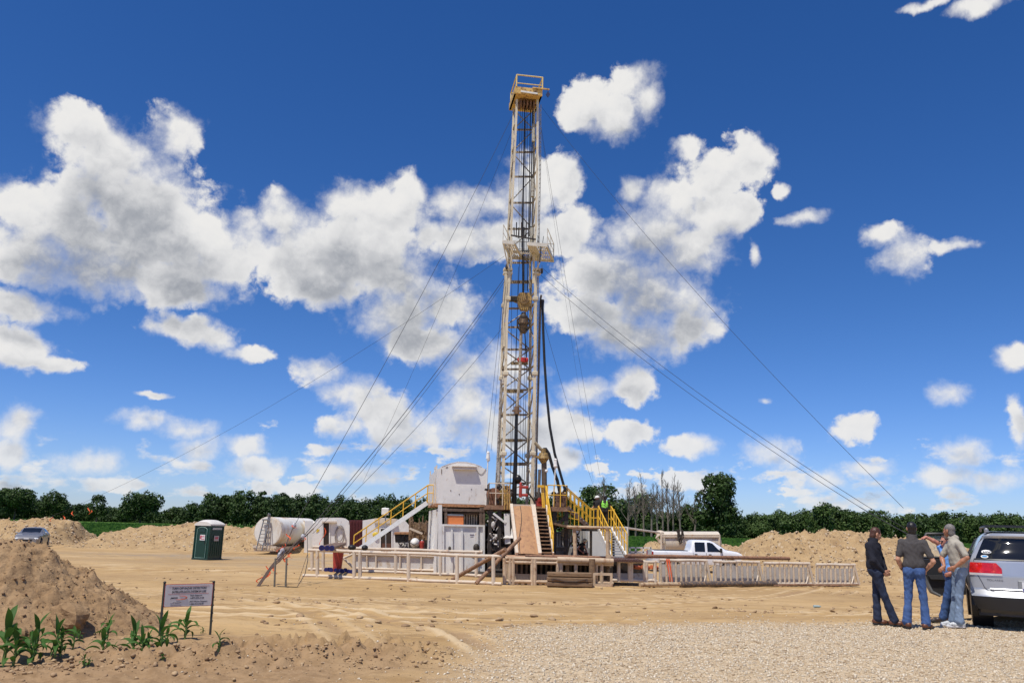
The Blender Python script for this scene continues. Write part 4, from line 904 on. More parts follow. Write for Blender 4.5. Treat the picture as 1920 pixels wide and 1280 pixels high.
# ladder up the right side
mb = MB()
for o_ in (.35, .75): mb.path([PB(RX, y, o_) + PM.d * .24 for y in (948, 800, 600, 520, 480, 300, 190)], .02, 5)
p0, p1 = PB(RX, 948, .55) + PM.d * .24, PB(RX, 190, .55) + PM.d * .24
for i in range(88):
    k = i / 88; y = 948 - 758 * k; p = PB(RX, y, .35) + PM.d * .24; q = PB(RX, y, .75) + PM.d * .24; mb.tube(p, q, .012, n=4, caps=False)
mb.build('ladder', mat('ladder_paint', (.45, .41, .35), .6, var=.2), mast)
mb = MB()
for y0, y1 in ((230, 262), (332, 366), (425, 455)): mb.tube(PB(RX, y0, .3) - PM.d * .2, PB(RX, y1, .3) - PM.d * .2, .11, n=10)
mb.pieces('counterweight', mat('weight', (.42, .40, .33), .6, var=.2, col2=(.2, .13, .08)), mast, smooth=True)
# crown
och = mat('ochre_crown', (.68, .44, .14), .6, var=.2, scale=3, col2=(.24, .12, .05), thr=(.5, .64)); zc = PM(990, 180).z
mb = MB(); A = PM(967, 177, -.3); 
a, b = PM(965, 176, -.35), PM(1017, 178, -.35); a.z = b.z = (a.z + b.z) / 2
mb.prism([a, b, b + UP * .42, a + UP * .42], PM.n * .12); mb.prism([a + PM.n * .12, b + PM.n * .12, b + PM.n * .12 + UP * .07, a + PM.n * .12 + UP * .07], PM.n * 1.9); mb.prism([a + PM.n * 2.02, b + PM.n * 2.02, b + PM.n * 2.02 + UP * .42, a + PM.n * 2.02 + UP * .42], PM.n * .1)
for q in (a, b - PM.d * .1): mb.prism([q + PM.n * .12, q + PM.n * 2.02, q + PM.n * 2.02 + UP * .42, q + PM.n * .12 + UP * .42], PM.d * .1)
mb.build('crown_frame', och, mast)
mb = MB(); mb.beam(a + PM.d * .35 - PM.n * .03 + UP * .12, b - PM.d * .3 - PM.n * .03 + UP * .08, .05, .1); mb.build('crown_light_bar', W(), mast)
mb = MB()
for i in range(5): c = a.lerp(b, .28 + .12 * i) + PM.n * .8 - UP * .2; mb.tube(c - PM.d * .05, c + PM.d * .05, .34, n=18)
mb.tube(a + PM.n * .8 - UP * .2 + PM.d * .15, b + PM.n * .8 - UP * .2 - PM.d * .15, .08); mb.build('crown_sheaves', mat('sheaves', (.20, .10, .05), .6, var=.4, col2=(.05, .03, .02)), mast, smooth=True)
mb = MB(); rz_ = UP * .42; c4 = [a + PM.d * .1, b, b + PM.n * 2.1, a + PM.n * 2.1 + PM.d * .1]
for i in range(4):
    p, q = c4[i] + rz_, c4[(i + 1) % 4] + rz_; hh = .75
    mb.tube(p + UP * hh, q + UP * hh, .04, n=6); mb.tube(p + UP * hh * .3, q + UP * hh * .3, .03, n=6); mb.tube(p, p + UP * hh, .045, n=6)
mb.build('crown_railing', mat('crown_rail', (.74, .56, .22), .6, var=.2), mast, smooth=True)
mb = MB(); mb.beam(b - PM.d * .6 - PM.n * .05 + UP * .42, PM(1030, 168, -.4), .07, .07); mb.build('crown_arm', och, mast)
cb_ = thing('crown_pulley', 'small dark blue pulley block hanging from the arm at the top of the mast', 'pulley', PM(1027, 177, -.4))
mb = MB(); c = PM(1027.5, 177, -.4); mb.prism([c + Vector((-.12, 0, 0)), c + Vector((0, 0, -.17)), c + Vector((.12, 0, 0)), c + Vector((.03, 0, .17)), c + Vector((-.03, 0, .17))], (0, .1, 0)); mb.tube(c + UP * .15 + Vector((0, .05, 0)), c + UP * .27 + Vector((0, .05, 0)), .015)
mb.build('block', mat('navy_block', (.02, .03, .10), .4), cb_)
# working platform (seen from below)
pf_white = mat('platform_white', (.68, .64, .55), .6, var=.1, scale=4, col2=(.4, .27, .16), thr=(.6, .7))
zb = PM(985, 470).z
def MPt(px, off, dz=0): p = PM.z(px, zb + dz, off); return p
c0, c1, c2, c3 = MPt(943, -1.15), MPt(1026, -1.15), MPt(1038, 1.35), MPt(958, 1.35)
mb = MB()
n_ = 22; 
for i in range(n_ + 1):
    k = i / n_; s, e = c0.lerp(c1, k), c3.lerp(c2, k)
    if .24 < k < .56: s = s.lerp(e, .55)
    mb.beam(s, e, .05, .02)
for k in (.02, .33, .66, .98):
    s, e = c0.lerp(c3, k), c1.lerp(c2, k)
    if k < .5: mb.beam(s, s.lerp(e, .24), .06, .05); mb.beam(s.lerp(e, .56), e, .06, .05)
    else: mb.beam(s, e, .06, .05)
mb.build('platform_grating', pf_white, mast)
mb = MB()
for s, e in ((c1, c2), (c2, c3), (c3, c0)): mb.beam(s, e, .07, .2)
mb.beam(c0, c0.lerp(c1, .25), .07, .2); mb.beam(c0.lerp(c1, .56), c1, .07, .2); mb.beam(c0.lerp(c1, .56), c3.lerp(c2, .56), .1, .12); mb.beam(c0.lerp(c1, .25), c3.lerp(c2, .25), .1, .12)
mb.prism([c0.lerp(c1, .56) - UP * .04, c0.lerp(c1, .72) - UP * .04, c3.lerp(c2, .72) - UP * .04, c3.lerp(c2, .56) - UP * .04], UP * .02)
for s, px in ((c1, 1003), (c0, 955)): mb.tube(s, PM(px, 512, 0), .035)
mb.build('platform_frame', pf_white, mast)
mb = MB()
for s, e, k in ((c1, c2, 2), (c2, c3, 4), (c3, c0, 2)): handrail(mb, s, e, 1.0, k, .022)
mb.build('platform_railing', pf_white, mast, smooth=True)
mb = MB()
for (x0, d0, x1, d1, sag) in ((1.02, .5, .88, .5, .9), (.9, .6, .75, .6, .8)): 
    p, q = c0.lerp(c1, x0) + PM.n * 1.3 + UP, c0.lerp(c1, x1) + PM.n * 1.3 + UP; mb.path([p.lerp(q, t) - UP * sag * math.sin(math.pi * t) for t in np.linspace(0, 1, 9)], .018, 5)
mb.tube(c1 - PM.d * .35 + UP * 0, c1 - PM.d * .4 - UP * 1.0, .035); mb.build('hanging_ropes', CABLE(), mast)
mb = MB()
for k in range(7):
    p = PB(LX, 450, .2).lerp(PB(RX, 450, .2), .15 + .1 * k); mb.tube(p + UP * .3 + PM.n * .2 * (k % 3), p + UP * (.9 + .3 * (k % 2)) + PM.n * .2, .03)
mb.beam(PB(LX, 440, .1), PB(RX, 448, .1), .05, .08); mb.build('finger_board', DARK(), mast)
for px, py in ((950, 500), (1016, 508)):
    mb = MB(); c = PM(px, py, -.2); mb.ball(c, (.07, .06, .18)); mb.tube(c + UP * .15, c + UP * .35, .012); 
    b_ = thing('snatch_block', 'small dark pulley hanging under the ' + ('left' if px < 980 else 'right') + ' side of the mast platform', 'pulley', c); mb.build('block', DARK(), b_, smooth=True)

# ---------------------------------------------------------------- hanging gear
tb = thing('travelling_block', 'large ochre travelling block hanging inside the mast', 'pulley block', PM(983, 567, .5))
mb = MB(); c = PM(983, 566, .5); mb.prism([c + Vector((-.4, -.16, .25)), c + Vector((-.26, -.16, .5)), c + Vector((.26, -.16, .5)), c + Vector((.4, -.16, .25)), c + Vector((.38, -.16, -.1)), c + Vector((.2, -.16, -.5)), c + Vector((-.2, -.16, -.5)), c + Vector((-.38, -.16, -.1))], (0, .34, 0)); mb.build('cheek_plates', mat('ochre_block', (.46, .29, .08), .55, var=.3, scale=4, col2=(.13, .08, .04), thr=(.48, .6)), tb)
mb = MB(); mb.tube(c + Vector((-.0, -.22, .08)), c + Vector((0, .24, .08)), .27, n=20); mb.tube(c + Vector((0, -.26, .08)), c + Vector((0, .28, .08)), .09, n=12)
for s in (-.3, 0, .3): mb.tube(c + Vector((s, -.19, -.25 if s else -.4)), c + Vector((s, .2, -.25 if s else -.4)), .035)
mb.build('sheave_cover', mat('ochre_cover', (.40, .25, .08), .5, var=.4, scale=6, col2=(.1, .06, .03)), tb, smooth=True)
sw = thing('hook_and_swivel', 'black greasy hook and swivel below the ochre travelling block', 'swivel', PM(981, 605, .5))
c = PM(981.5, 604, .1); mb = MB(); mb.tube(c + UP * .55, c + UP * .25, .12, .2, 12); mb.tube(c + UP * .25, c - UP * .1, .24, .3, 14); mb.tube(c - UP * .1, c - UP * .62, .27, .15, 14); mb.build('body', mat('greasy_brown', (.07, .045, .025), .45, var=.5, col2=(.22, .13, .05)), sw, smooth=True)
mb = MB()
for s in (-1, 1): mb.path([c + Vector((s * .12, -.1, .35)), c + Vector((s * .33, -.1, .1)), c + Vector((s * .33, -.1, -.3)), c + Vector((s * .12, -.1, -.6))], .05, 6)
mb.ball(c + Vector((0, -.1, .25)), (.2, .18, .22)); mb.build('bail', DARK(), sw, smooth=True)
mb = MB(); k_ = PM(976, 720, .5); l_ = PM(969, 770, .5); mb.path([c + Vector((-.12, 0, -.5)), PM(975, 700, .5), l_], .085, 8); mb.build('kelly_hose_pipe', mat('pale_tube', (.48, .42, .33), .5, var=.2, col2=(.2, .12, .07)), sw, smooth=True)
el = thing('red_elevator', 'red pipe elevator hanging on two links under the swivel', 'elevator', PM(980, 676, .45))
c = PM(980, 675, .45); mb = MB(); mb.tube(c - UP * .1, c + UP * .12, .2, n=12); mb.box(c + Vector((-.22, 0, 0)), (.14, .2, .2), bev=.04); mb.box(c + Vector((.24, 0, .02)), (.14, .2, .22), bev=.04); mb.build('clamp', mat('bright_red', (.55, .03, .025), .45, var=.2, col2=(.1, .02, .02)), el, smooth=True)
mb = MB()
for s in (-.2, .2): mb.tube(c + Vector((s, 0, .1)), PM(981 + s * 14, 618, .45), .03)
mb.build('links', DARK(), el)
dp = thing('drill_pipe', 'black greasy drill pipe standing in the centre of the mast', 'pipe', PM.z(966, ZF, .45))
mb = MB(); mb.path([PM(963.5, 946, .45), PM(967, 850, .45), PM(969, 772, .45)], [.14, .10, .075], 12); mb.ball(PM(971, 898, .3), (.2, .18, .24)); mb.build('pipe', GREASE(), dp, smooth=True)
mb = MB(); mb.tube(PM(969, 776, .45), PM(969, 762, .45), .15, n=12); mb.box(PM(969, 770, .4), (.5, .12, .1), rz=R(9)); mb.build('tool_joint', mat('brown_joint', (.2, .12, .07), .6), dp)
dl = thing('drill_lines', 'bundle of black hoisting lines running from the crown down to the travelling block', 'cable')
mb = MB()
for i, (xt, xb, w_) in enumerate(((976, 974, .014), (980, 977, .016), (984, 980, .030), (987, 983, .016), (990, 986, .014), (995, 989, .030), (999, 993, .014), (1001, 996, .012))):
    mb.path([PM(xt, 187, .6 + .06 * i), PM(xt - 3 if i < 2 else xt - 2, 330, .55 + .05 * i), PM(xb, 545 if 2 <= i <= 5 else 470, .5)], w_, 5)
mb.build('lines', GREASE(), dl)
mb = MB()
for x0, y0, x1, y1, r_ in ((975, 470, 955, 945, .014), (996, 470, 990, 945, .014), (961, 300, 957, 940, .012), (985, 625, 978, 935, .014), (972, 500, 962, 940, .012), (1008, 520, 1000, 940, .012), (978, 620, 974, 930, .01), (990, 545, 983, 900, .016)): mb.tube(PM(x0, y0, .75), PM(x1, y1, .75), r_, n=5)
mb.build('fast_lines', CABLE(), dl)
tb2 = thing('guide_tubes', 'pair of thick dark stand tubes rising inside the upper mast', 'tube')
mb = MB(); mb.path([PM(981, 548, 1.0), PM(980, 400, 1.0), PM(984, 225, 1.0)], [.06, .055, .045], 8); mb.path([PM(993, 430, 1.0), PM(997, 300, 1.0), PM(999, 190, 1.0)], [.035, .035, .035], 8); mb.build('tube', mat('dark_tube', (.09, .08, .07), .5, var=.3, col2=(.2, .17, .13)), tb2, smooth=True)

stp = thing('standpipe', 'tall dark grey standpipe running up the right side of the mast', 'pipe', PM.z(1005, ZF, -.2))
mb = MB(); mb.path([PM(1004, 945, .4), PM(1007, 800, .4), PM(1010, 700, .4), PM(1013.5, 560, .4), PM(1015, 553, .3)], .06, 8); mb.tube(PM(1009, 945, .2), PM(1012, 880, .2), .08); mb.build('pipe', mat('standpipe_grey', (.16, .14, .12), .5, var=.3, col2=(.3, .2, .13)), stp, smooth=True)
mb = MB(); mb.tube(PM(1016, 575, .2), PM(1017, 562, .2), .11); mb.build('gooseneck', DARK(), stp, smooth=True)
hz = thing('rotary_hose', 'long black rubber hose sagging from high on the mast down to the floor', 'hose', PM(1058, 915, 0))
mb = MB(); hp = [(1017, 566), (1018.5, 620), (1021, 680), (1025, 740), (1031, 800), (1040, 850), (1050, 885), (1060, 920)]; mb.path([PM(x_, y_, .15 - .1 * i) for i, (x_, y_) in enumerate(hp)], .07, 8); mb.build('hose', BLACK(), hz, smooth=True)
kl = thing('kelly_and_swivel', 'spare ochre swivel on a brown kelly pipe standing in its hole right of the mast', 'swivel', PF.z(1020, ZF, .8))
mb = MB(); mb.tube(PM(1021, 945, -.6), PM(1020, 862, -.6), .14, n=6); mb.build('kelly', mat('kelly_brown', (.12, .085, .06), .6, var=.3), kl)
mb = MB(); c = PM(1019, 856, -.6); mb.tube(c - UP * .35, c - UP * .1, .12, .28, 14); mb.tube(c - UP * .1, c + UP * .2, .32, .22, 14); mb.tube(c + UP * .2, c + UP * .42, .14, n=12); mb.box(c + Vector((-.34, 0, .0)), (.35, .12, .08)); mb.build('swivel_body', mat('ochre_swivel', (.34, .22, .07), .55, var=.3, col2=(.08, .05, .03), thr=(.48, .62)), kl, smooth=True)
mb = MB(); mb.path([c + UP * .35, PM(1014, 842, -.6), PM(1003, 829, -.6)], .09, 8); mb.build('bail', mat('bail_pale', (.34, .28, .18), .6, var=.3), kl, smooth=True)
mb = MB(); mb.path([c + UP * .4, PM(1023, 841, -.6), PM(1029, 850, -.6), PM(1036, 875, -.6), PM(1045, 900, -.6), PM(1050, 925, -.6)], .085, 8); mb.build('hose', BLACK(), kl, smooth=True)
lp = thing('floodlight_mast', 'white floodlight on a slanting pole beside the spare kelly', 'floodlight', PF.z(1037, ZF, .3))
MB().tube(PF.z(1037, ZF, .3), PF(1041.5, 874, .3), .03).build('pole', W(), lp)
mb = MB(); c = PF(1041.5, 868, .3); mb.tube(c - UP * .15, c + UP * .15, .1, .07, 10); mb.ball(c - UP * .15, .11); mb.ball(c + UP * .17, .08); mb.build('lamp', W(), lp, smooth=True)
lp = thing('small_floodlight', 'little round white lamp clamped on the spare kelly pipe', 'floodlight', PM(1024, 882, -.7))
mb = MB(); mb.ball(PM(1024.5, 882.5, -.75), .085); mb.build('lamp', W(), lp, smooth=True); MB().tube(PM(1020.5, 878, -.7), PM(1024.5, 881, -.72), .02).build('bracket', DARK(), lp)

# ---------------------------------------------------------------- right hand stairs, landing, posts
ZL = PF(1115, 991, 2.0).z
us = stair('upper grey stair with yellow rails descending right from the rig floor', 'upper_stair', PF.z(1063, ZF, .6), PF.z(1061, ZF, 1.6), PF.z(1108, ZL, 1.0), PF.z(1106, ZL, 2.0), 9, mat('brown_beam', (.19, .12, .08), .7, var=.3), GREY(), rails=(0, 1), posts=6)
ld = thing('stair_landing', 'small steel landing with yellow rails where the workers stand', 'platform', PF.z(1128, ZL, 1.5))
mb = MB(); a, b = PF.z(1106, ZL, .2), PF.z(1152, ZL, .2); mb.prism([a, b, b - UP * .12, a - UP * .12], PF.n * 2.4); mb.build('deck', DARK(), ld)
mb = MB(); handrail(mb, PF.z(1106, ZL, .3), PF.z(1120, ZL, .3), 1.0, 2, .03); handrail(mb, PF.z(1152, ZL, .3), PF.z(1152, ZL, 2.5), 1.0, 3, .03); handrail(mb, PF.z(1106, ZL, 2.5), PF.z(1152, ZL, 2.5), 1.0, 4, .03); mb.build('railing', YEL(), ld, smooth=True)
mb = MB()
for px, o_ in ((1108, .4), (1150, .4), (1108, 2.4), (1150, 2.4)): p = PF.z(px, ZL, o_); mb.beam(Vector((p.x, p.y, GZ)), p - UP * .1, .12, .12)
mb.pieces('leg', DARK(), ld)
stair('lower stair with white stringers and tall yellow rails coming down towards the camera', 'lower_stair', PF.z(1122, ZL, .2), PF.z(1146, ZL, .2), PF.z(1147, GZ + 1.0, -2.3), PF.z(1176, GZ + 1.0, -2.3), 11, W(), GREY(), rails=(0, 1), h=1.15, posts=6)
# cream posts and beam in front
PP = plane(1100, 37.2, 3)
g = thing('goal_frame', 'tall tan pipe goal frame standing at the front of the pipe racks', 'frame', PP.z(1140, GZ))
ct = mat('tan_pipe', (.50, .37, .23), .65, var=.2, scale=4, col2=(.26, .14, .07)); mb = MB()
mb.tube(PP.z(1141, GZ), PP(1139, 988), .085, n=10); mb.build('post', ct, g, smooth=True); mb = MB(); mb.tube(PP.z(1080, GZ, .8), PP(1077, 988, .8), .085, n=10); mb.build('post', ct, g, smooth=True)
mb = MB(); mb.tube(PP(1063, 987, .8), PP(1146, 989, .1), .06, n=8); mb.box(PP(1141, 1042, 0), (.22, .22, .14)); mb.build('crossbar', ct, g, smooth=True)
g2 = thing('crossbar_deck', 'narrow brown walkway plank ledge behind the tan pipe frame', 'walkway', PF.z(1075, 1.6, -.4))
mb = MB(); a, b = PF.z(1036, 1.9, -.5), PF.z(1090, 1.62, -.5); mb.prism([a, b, b - UP * .1, a - UP * .1], PF.n * 1.0); mb.build('plank', TIMBER(), g2)
mb = MB(); handrail(mb, PF.z(1038, 1.85, .4), PF.z(1085, 1.65, .4), .75, 6, .025); mb.build('railing', YEL(), g2, smooth=True)

# white container on the right and pump skid
PR = plane(1140, 47, 6)
wc = thing('white_container', 'plain white steel container behind the lower yellow stair', 'container', PR.z(1140, GZ))
a, b, c, d = PR.z(1104, GZ), PR.z(1176, GZ), PR(1176, 988), PR(1104, 987); mb = MB(); mb.prism([a, b, c, d], PR.n * 5); mb.build('shell', mat('plain_white_panel', (.70, .70, .69), .5, var=.05, scale=2, col2=(.4, .33, .26), thr=(.66, .76)), wc)
mb = MB(); mb.beam(a - PR.n * .02, d - PR.n * .02, .08, .08); mb.beam(b - PR.n * .02, c - PR.n * .02, .08, .08); mb.beam(c - PR.n * .02, d - PR.n * .02, .08, .08); mb.build('corner_trim', W(), wc)
wp = thing('flow_pipe', 'thin cream pipe reaching from the white container to the tank skid', 'pipe', PR(1176, 989)); MB().tube(PR(1172, 989, .5), at(1236, 998, 55), .06).build('pipe', CREAM(), wp)
pk = thing('pump_skid', 'white ribbed pump skid with dark fittings between the ramp stair and the white container', 'pump', PR.z(1068, GZ))
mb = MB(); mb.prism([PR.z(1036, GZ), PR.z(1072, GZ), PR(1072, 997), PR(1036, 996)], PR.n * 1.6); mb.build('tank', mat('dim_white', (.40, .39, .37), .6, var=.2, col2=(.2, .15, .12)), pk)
mb = MB()
for px in range(1040, 1072, 5): mb.beam(PR(px, 1024, -.06), PR(px, 1000, -.06), .07, .06)
mb.beam(PR(1036, 1025, -.1), PR(1074, 1025.5, -.1), .1, .1); mb.build('ribs', W(), pk)
mb = MB()
for i in range(30):
    p = PR(1072 + random.random() * 14, 998 + random.random() * 34, random.random() * .8); q = p + Vector((random.uniform(-.3, .3), 0, random.uniform(-.4, .4))); mb.tube(p, q, .03 + .04 * random.random())
mb.path([PR(1064, 1036, -.4), PR(1068, 1020, -.4), PR(1076, 1012, -.4), PR(1084, 1012, -.4)], .05, 6); mb.tube(PR(1062, 999, -.3), PR(1062, 999, .6), .3, n=14); mb.build('pipework', DARK(), pk)
mb = MB(); mb.beam(PR(1096, 1033, 0), PR(1094, 992, .2), .16, .5); mb.beam(PR(1088, 1033, 0), PR(1089, 992, .2), .1, .1); mb.build('slanting_panel', mat('grey_panel', (.30, .29, .27), .6, var=.2), pk)
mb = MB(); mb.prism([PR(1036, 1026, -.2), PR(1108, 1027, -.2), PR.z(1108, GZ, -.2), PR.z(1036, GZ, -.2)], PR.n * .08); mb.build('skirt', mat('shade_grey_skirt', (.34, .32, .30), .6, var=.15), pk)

# ---------------------------------------------------------------- left stair up to doghouse, trailers, tanks
PS = plane(735, 46, 0)
zt_ = PS(800, 941).z
stair('long white stair with bright yellow rails climbing right to the doghouse', 'doghouse_stair', PS(801, 942), PS(801, 942, 1.0) + UP * .0, PS(662, 1037), PS(662, 1037, 1.0), 16, mat('bright_white_steel', (.74, .74, .72), .4, var=.06), GREY(), rails=(0, 1), h=.95, posts=6)
pl_ = thing('doghouse_porch', 'small landing with a yellow guard at the head of the white stair', 'platform', PS(803, 941))
mb = MB(); mb.prism([PS(800, 940), PS(822, 941), PS(822, 944), PS(800, 943)], (0, 1.4, 0)); mb.build('deck', CREAM(), pl_)
mb = MB(); handrail(mb, PS(801, 942), PS(812, 942), .95, 1, .04); mb.build('guard', YEL(), pl_, smooth=True)

def trailer(name, label, fp, L, outline, door, dark, extra=None, m=None, group=None):
    t = thing(name, label, 'trailer', outline_pts[0] if 0 else fp(*outline[0]), group=group); MB().prism([fp(*q) for q in outline], fp.n * L).build('shell', m or W(), t)
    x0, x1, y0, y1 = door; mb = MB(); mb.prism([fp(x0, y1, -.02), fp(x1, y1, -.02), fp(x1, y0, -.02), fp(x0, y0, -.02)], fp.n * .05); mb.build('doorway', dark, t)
    mb = MB()
    for a_, b_ in (((x0, y0), (x1, y0)), ((x0, y0), (x0, y1)), ((x1, y0), (x1, y1))): mb.beam(fp(*a_, -.05), fp(*b_, -.05), .08, .06)
    mb.build('door_frame', W(), t); return t
PT1 = plane(620, 66, 14)
hor = 986
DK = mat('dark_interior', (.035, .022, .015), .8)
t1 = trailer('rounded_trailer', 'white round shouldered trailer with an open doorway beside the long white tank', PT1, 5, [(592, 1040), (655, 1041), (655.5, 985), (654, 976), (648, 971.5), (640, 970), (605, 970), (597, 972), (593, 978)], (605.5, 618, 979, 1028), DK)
mb = MB(); mb.prism([PT1(585, 1028, .01), PT1(604, 1028, -.03), PT1(604, 980, -.03), PT1(585, 981, .01)], PT1.n * -.05); mb.build('open_door', W(), t1)
mb = MB(); mb.beam(PT1(604, 978, -.15), PT1(631, 978, -.15), .3, .12); mb.build('awning', CREAM(), t1)
mb = MB(); c = PT1(637, 1003, -.1)
for k in range(14): pass
mb.path([c + Vector((.35 * math.cos(a_), 0, .75 * math.sin(a_))) for a_ in np.linspace(0, 6.28, 18)], .05, 6); mb.path([c + Vector((.28 * math.cos(a_), -.05, .55 * math.sin(a_) + .1)) for a_ in np.linspace(0, 6.28, 18)], .04, 6); mb.build('coiled_hose', mat('coil', (.30, .26, .24), .6), t1)
mb = MB(); mb.prism([PT1(598, 995.5, -.09), PT1(593, 998, -.09), PT1(594, 991.5, -.09), PT1(599, 991.5, -.09)], PT1.n * .02); mb.build('yellow_warning_plate', mat('warn_yellow', (.7, .5, .05), .5), t1)
mb = MB(); mb.prism([PT1(570, 1036, .3), PT1(586, 1036, .3), PT1(587, 976, .3), PT1(572, 976, .3)], PT1.n * 4.0); mb.build('side_annexe', W(), t1)
mbn = thing('maroon_container', 'dark maroon corrugated container between the two white trailers', 'container', at(668, 1037, 66))
mb = MB(); P0 = plane(668, 66.5, 4)
for i in range(9): mb.prism([P0(656 + i * 2.8, 1040), P0(657.6 + i * 2.8, 1040, -.1), P0(657.6 + i * 2.8, 975, -.1), P0(656 + i * 2.8, 975)], P0.n * .12)
mb.prism([P0(655, 1040, .02), P0(682, 1040, .02), P0(682, 974.5, .02), P0(655, 974.5, .02)], P0.n * 3); mb.build('corrugated_wall', mat('maroon', (.13, .035, .04), .6, var=.2), mbn)
PT2 = plane(722, 62, 8)
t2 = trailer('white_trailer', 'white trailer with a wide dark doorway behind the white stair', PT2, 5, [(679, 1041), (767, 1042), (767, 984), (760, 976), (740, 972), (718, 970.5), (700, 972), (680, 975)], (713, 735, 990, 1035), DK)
mb = MB(); mb.prism([PT2(716, 1035, .0), PT2(733, 1035, .0), PT2(733, 1018, .0), PT2(716, 1018, 0)], PT2.n * -.06); mb.build('inner_crate', mat('brown_inner', (.12, .05, .03), .7), t2)
mb = MB(); mb.ball(PT2(704, 1002, -.1), (.22, .08, .2)); mb.build('yellow_sign', mat('warn_yellow', (.7, .5, .05), .5), t2)
mb = MB(); mb.box(PT2(723, 976, -.1), (1.6, .25, .35)); mb.build('vent', CREAM(), t2)
eng = thing('engine_unit', 'dark grimy engine with a rusty top plate right of the white trailer', 'engine', at(753, 1035, 56)); PE = plane(753, 57, 4)
mb = MB(); mb.prism([PE(739, 1040), PE(766, 1040), PE(766, 1016), PE(739, 1016)], PE.n * 2); mb.build('white_base', W(), eng)
mb = MB(); mb.prism([PE(741, 1016), PE(765, 1016), PE(766, 1000), PE(740, 1000)], PE.n * 2); mb.build('block', DARK(), eng)
mb = MB(); mb.prism([PE(738, 1001, -.2), PE(768, 1001, -.2), PE(766, 997, -.2), PE(740, 997, -.2)], PE.n * 2); mb.build('top_plate', mat('rust_orange_beam', (.46, .235, .11)), eng)
mb = MB()
for i in range(14): p = PE(742 + random.random() * 22, 1002 + random.random() * 24, -.2); mb.path([p, p + Vector((.2, 0, -.3)), p + Vector((.4, 0, random.uniform(-.3, .1)))], .03, 5)
mb.build('wiring', BLACK(), eng)
lt = thing('floodlight_mast', 'square white floodlight standing above the yellow rails of the white stair', 'floodlight', at(723, 1030, 55)); PQ = plane(723, 55, 0)
MB().tube(PQ.z(724, GZ), PQ(722.5, 950), .04).build('pole', GREY(), lt)
mb = MB(); mb.box(PQ(722.5, 958.5, -.1), (.48, .16, .46), bev=.04); mb.build('lamp_housing', W(), lt); mb = MB(); mb.box(PQ(722.5, 958.5, -.2), (.38, .03, .34)); mb.build('lamp_glass', mat('lamp_glass_w', (.85, .8, .72), .2), lt)
# rusty pump machinery between engine and base building
jn = thing('shaker_unit', 'tangled brown shaker machinery left of the base building', 'machinery', at(785, 1035, 54)); PJ = plane(785, 54, 0); rr = random.Random(77)
bj = mat('brown_screens', (.20, .125, .07), .8, var=.4, col2=(.38, .27, .17), thr=(.5, .62)); mb = MB()
mb.prism([PJ(766, 1012, .5), PJ(800, 1012, .5), PJ(800, 980, .5), PJ(767, 979, .5)], PJ.n * 1.5)
for i in range(46):
    p = PJ(767 + rr.random() * 32, 980 + rr.random() * 30, rr.uniform(-.3, .4)); 
    if rr.random() < .7: mb.beam(p, p + Vector((rr.uniform(-.1, .1), 0, rr.uniform(.3, .8))), .06, .06)
    else: mb.beam(p, p + Vector((rr.uniform(-.7, .7), 0, rr.uniform(-.3, .2))), .07, .07)
mb.build('screens', bj, jn); mb = MB(); mb.beam(PJ(768, 990, -.5), PJ(792, 1000, -.5), .12, .12); mb.build('cross_pipe', CREAM(), jn); mb = MB(); mb.prism([PJ(766, 1042, .5), PJ(800, 1042, .5), PJ(800, 1012, .5), PJ(766, 1012, .5)], PJ.n * 1.4); mb.build('lower_frame', DARK(), jn)
gb = thing('gas_tank', 'round white pressure tank in front of the brown shaker machinery', 'tank', at(778, 1030, 50)); c = at(778, 1017.5, 50); mb = MB(); mb.ball(c, (.27, .5, .29), 18, 12); mb.build('shell', W(), gb, smooth=True)
mb = MB(); mb.path([c + Vector((-.38, -.3, .1)), c + Vector((0, -.58, -.1)), c + Vector((.36, -.35, -.25))], .02, 5); mb.box(c - UP * .5, (.5, .8, .2)); mb.build('strap_and_saddle', DARK(), gb)
rd = thing('fire_extinguisher', 'red cylinder beside the round white pressure tank', 'cylinder', at(791, 1030, 50)); c = at(791, 1023, 50); mb = MB(); mb.tube(c - UP * .3, c + UP * .2, .14, n=12); mb.ball(c + UP * .2, (.14, .14, .1)); mb.build('bottle', REDP(), rd, smooth=True); mb = MB(); mb.tube(c + UP * .26, c + UP * .36, .05); mb.build('valve', W(), rd)

# long white horizontal tank
tk = thing('horizontal_tank', 'long white cylindrical tank stained rusty, with a ladder at its end', 'tank', at(505, 1033, 64))
c = at(502, 996, 63); r_ = 1.06; axd = Vector((math.sin(R(4)), math.cos(R(4)), 0)); mb = MB()
axd = Vector((math.sin(R(8)), math.cos(R(8)), 0)); sdv = Vector((axd.y, -axd.x, 0))
P = []; nn = 36; secs = [(-.0, .0), (-.02, .6), (-.0, .96), (.05, 1), (7.6, 1), (7.65, .6)]
def ring(k, s): return [c + axd * k + (sdv * math.cos(a_) + UP * math.sin(a_)) * r_ * s for a_ in np.linspace(0, 6.28318, nn, endpoint=False)]
V = []; Fc = []
for k, s in secs: V += ring(k, max(s, .001))
for j in range(len(secs) - 1):
    for i in range(nn): Fc.append((j * nn + i, j * nn + (i + 1) % nn, (j + 1) * nn + (i + 1) % nn, (j + 1) * nn + i))
mb.add(V, Fc); mb.build('shell', mat('tank_white', (.78, .75, .68), .5, var=.05, scale=1, col2=(.52, .37, .21), thr=(.50, .68), nscale=.75, streak=.25), tk, smooth=True)
mb = MB(); mb.path([c + axd * .05 + (sdv * math.cos(a_) + UP * math.sin(a_)) * (r_ + .01) for a_ in np.linspace(0, 6.2, 30)], .025, 5); mb.build('rim', CREAM(), tk)
mb = MB()
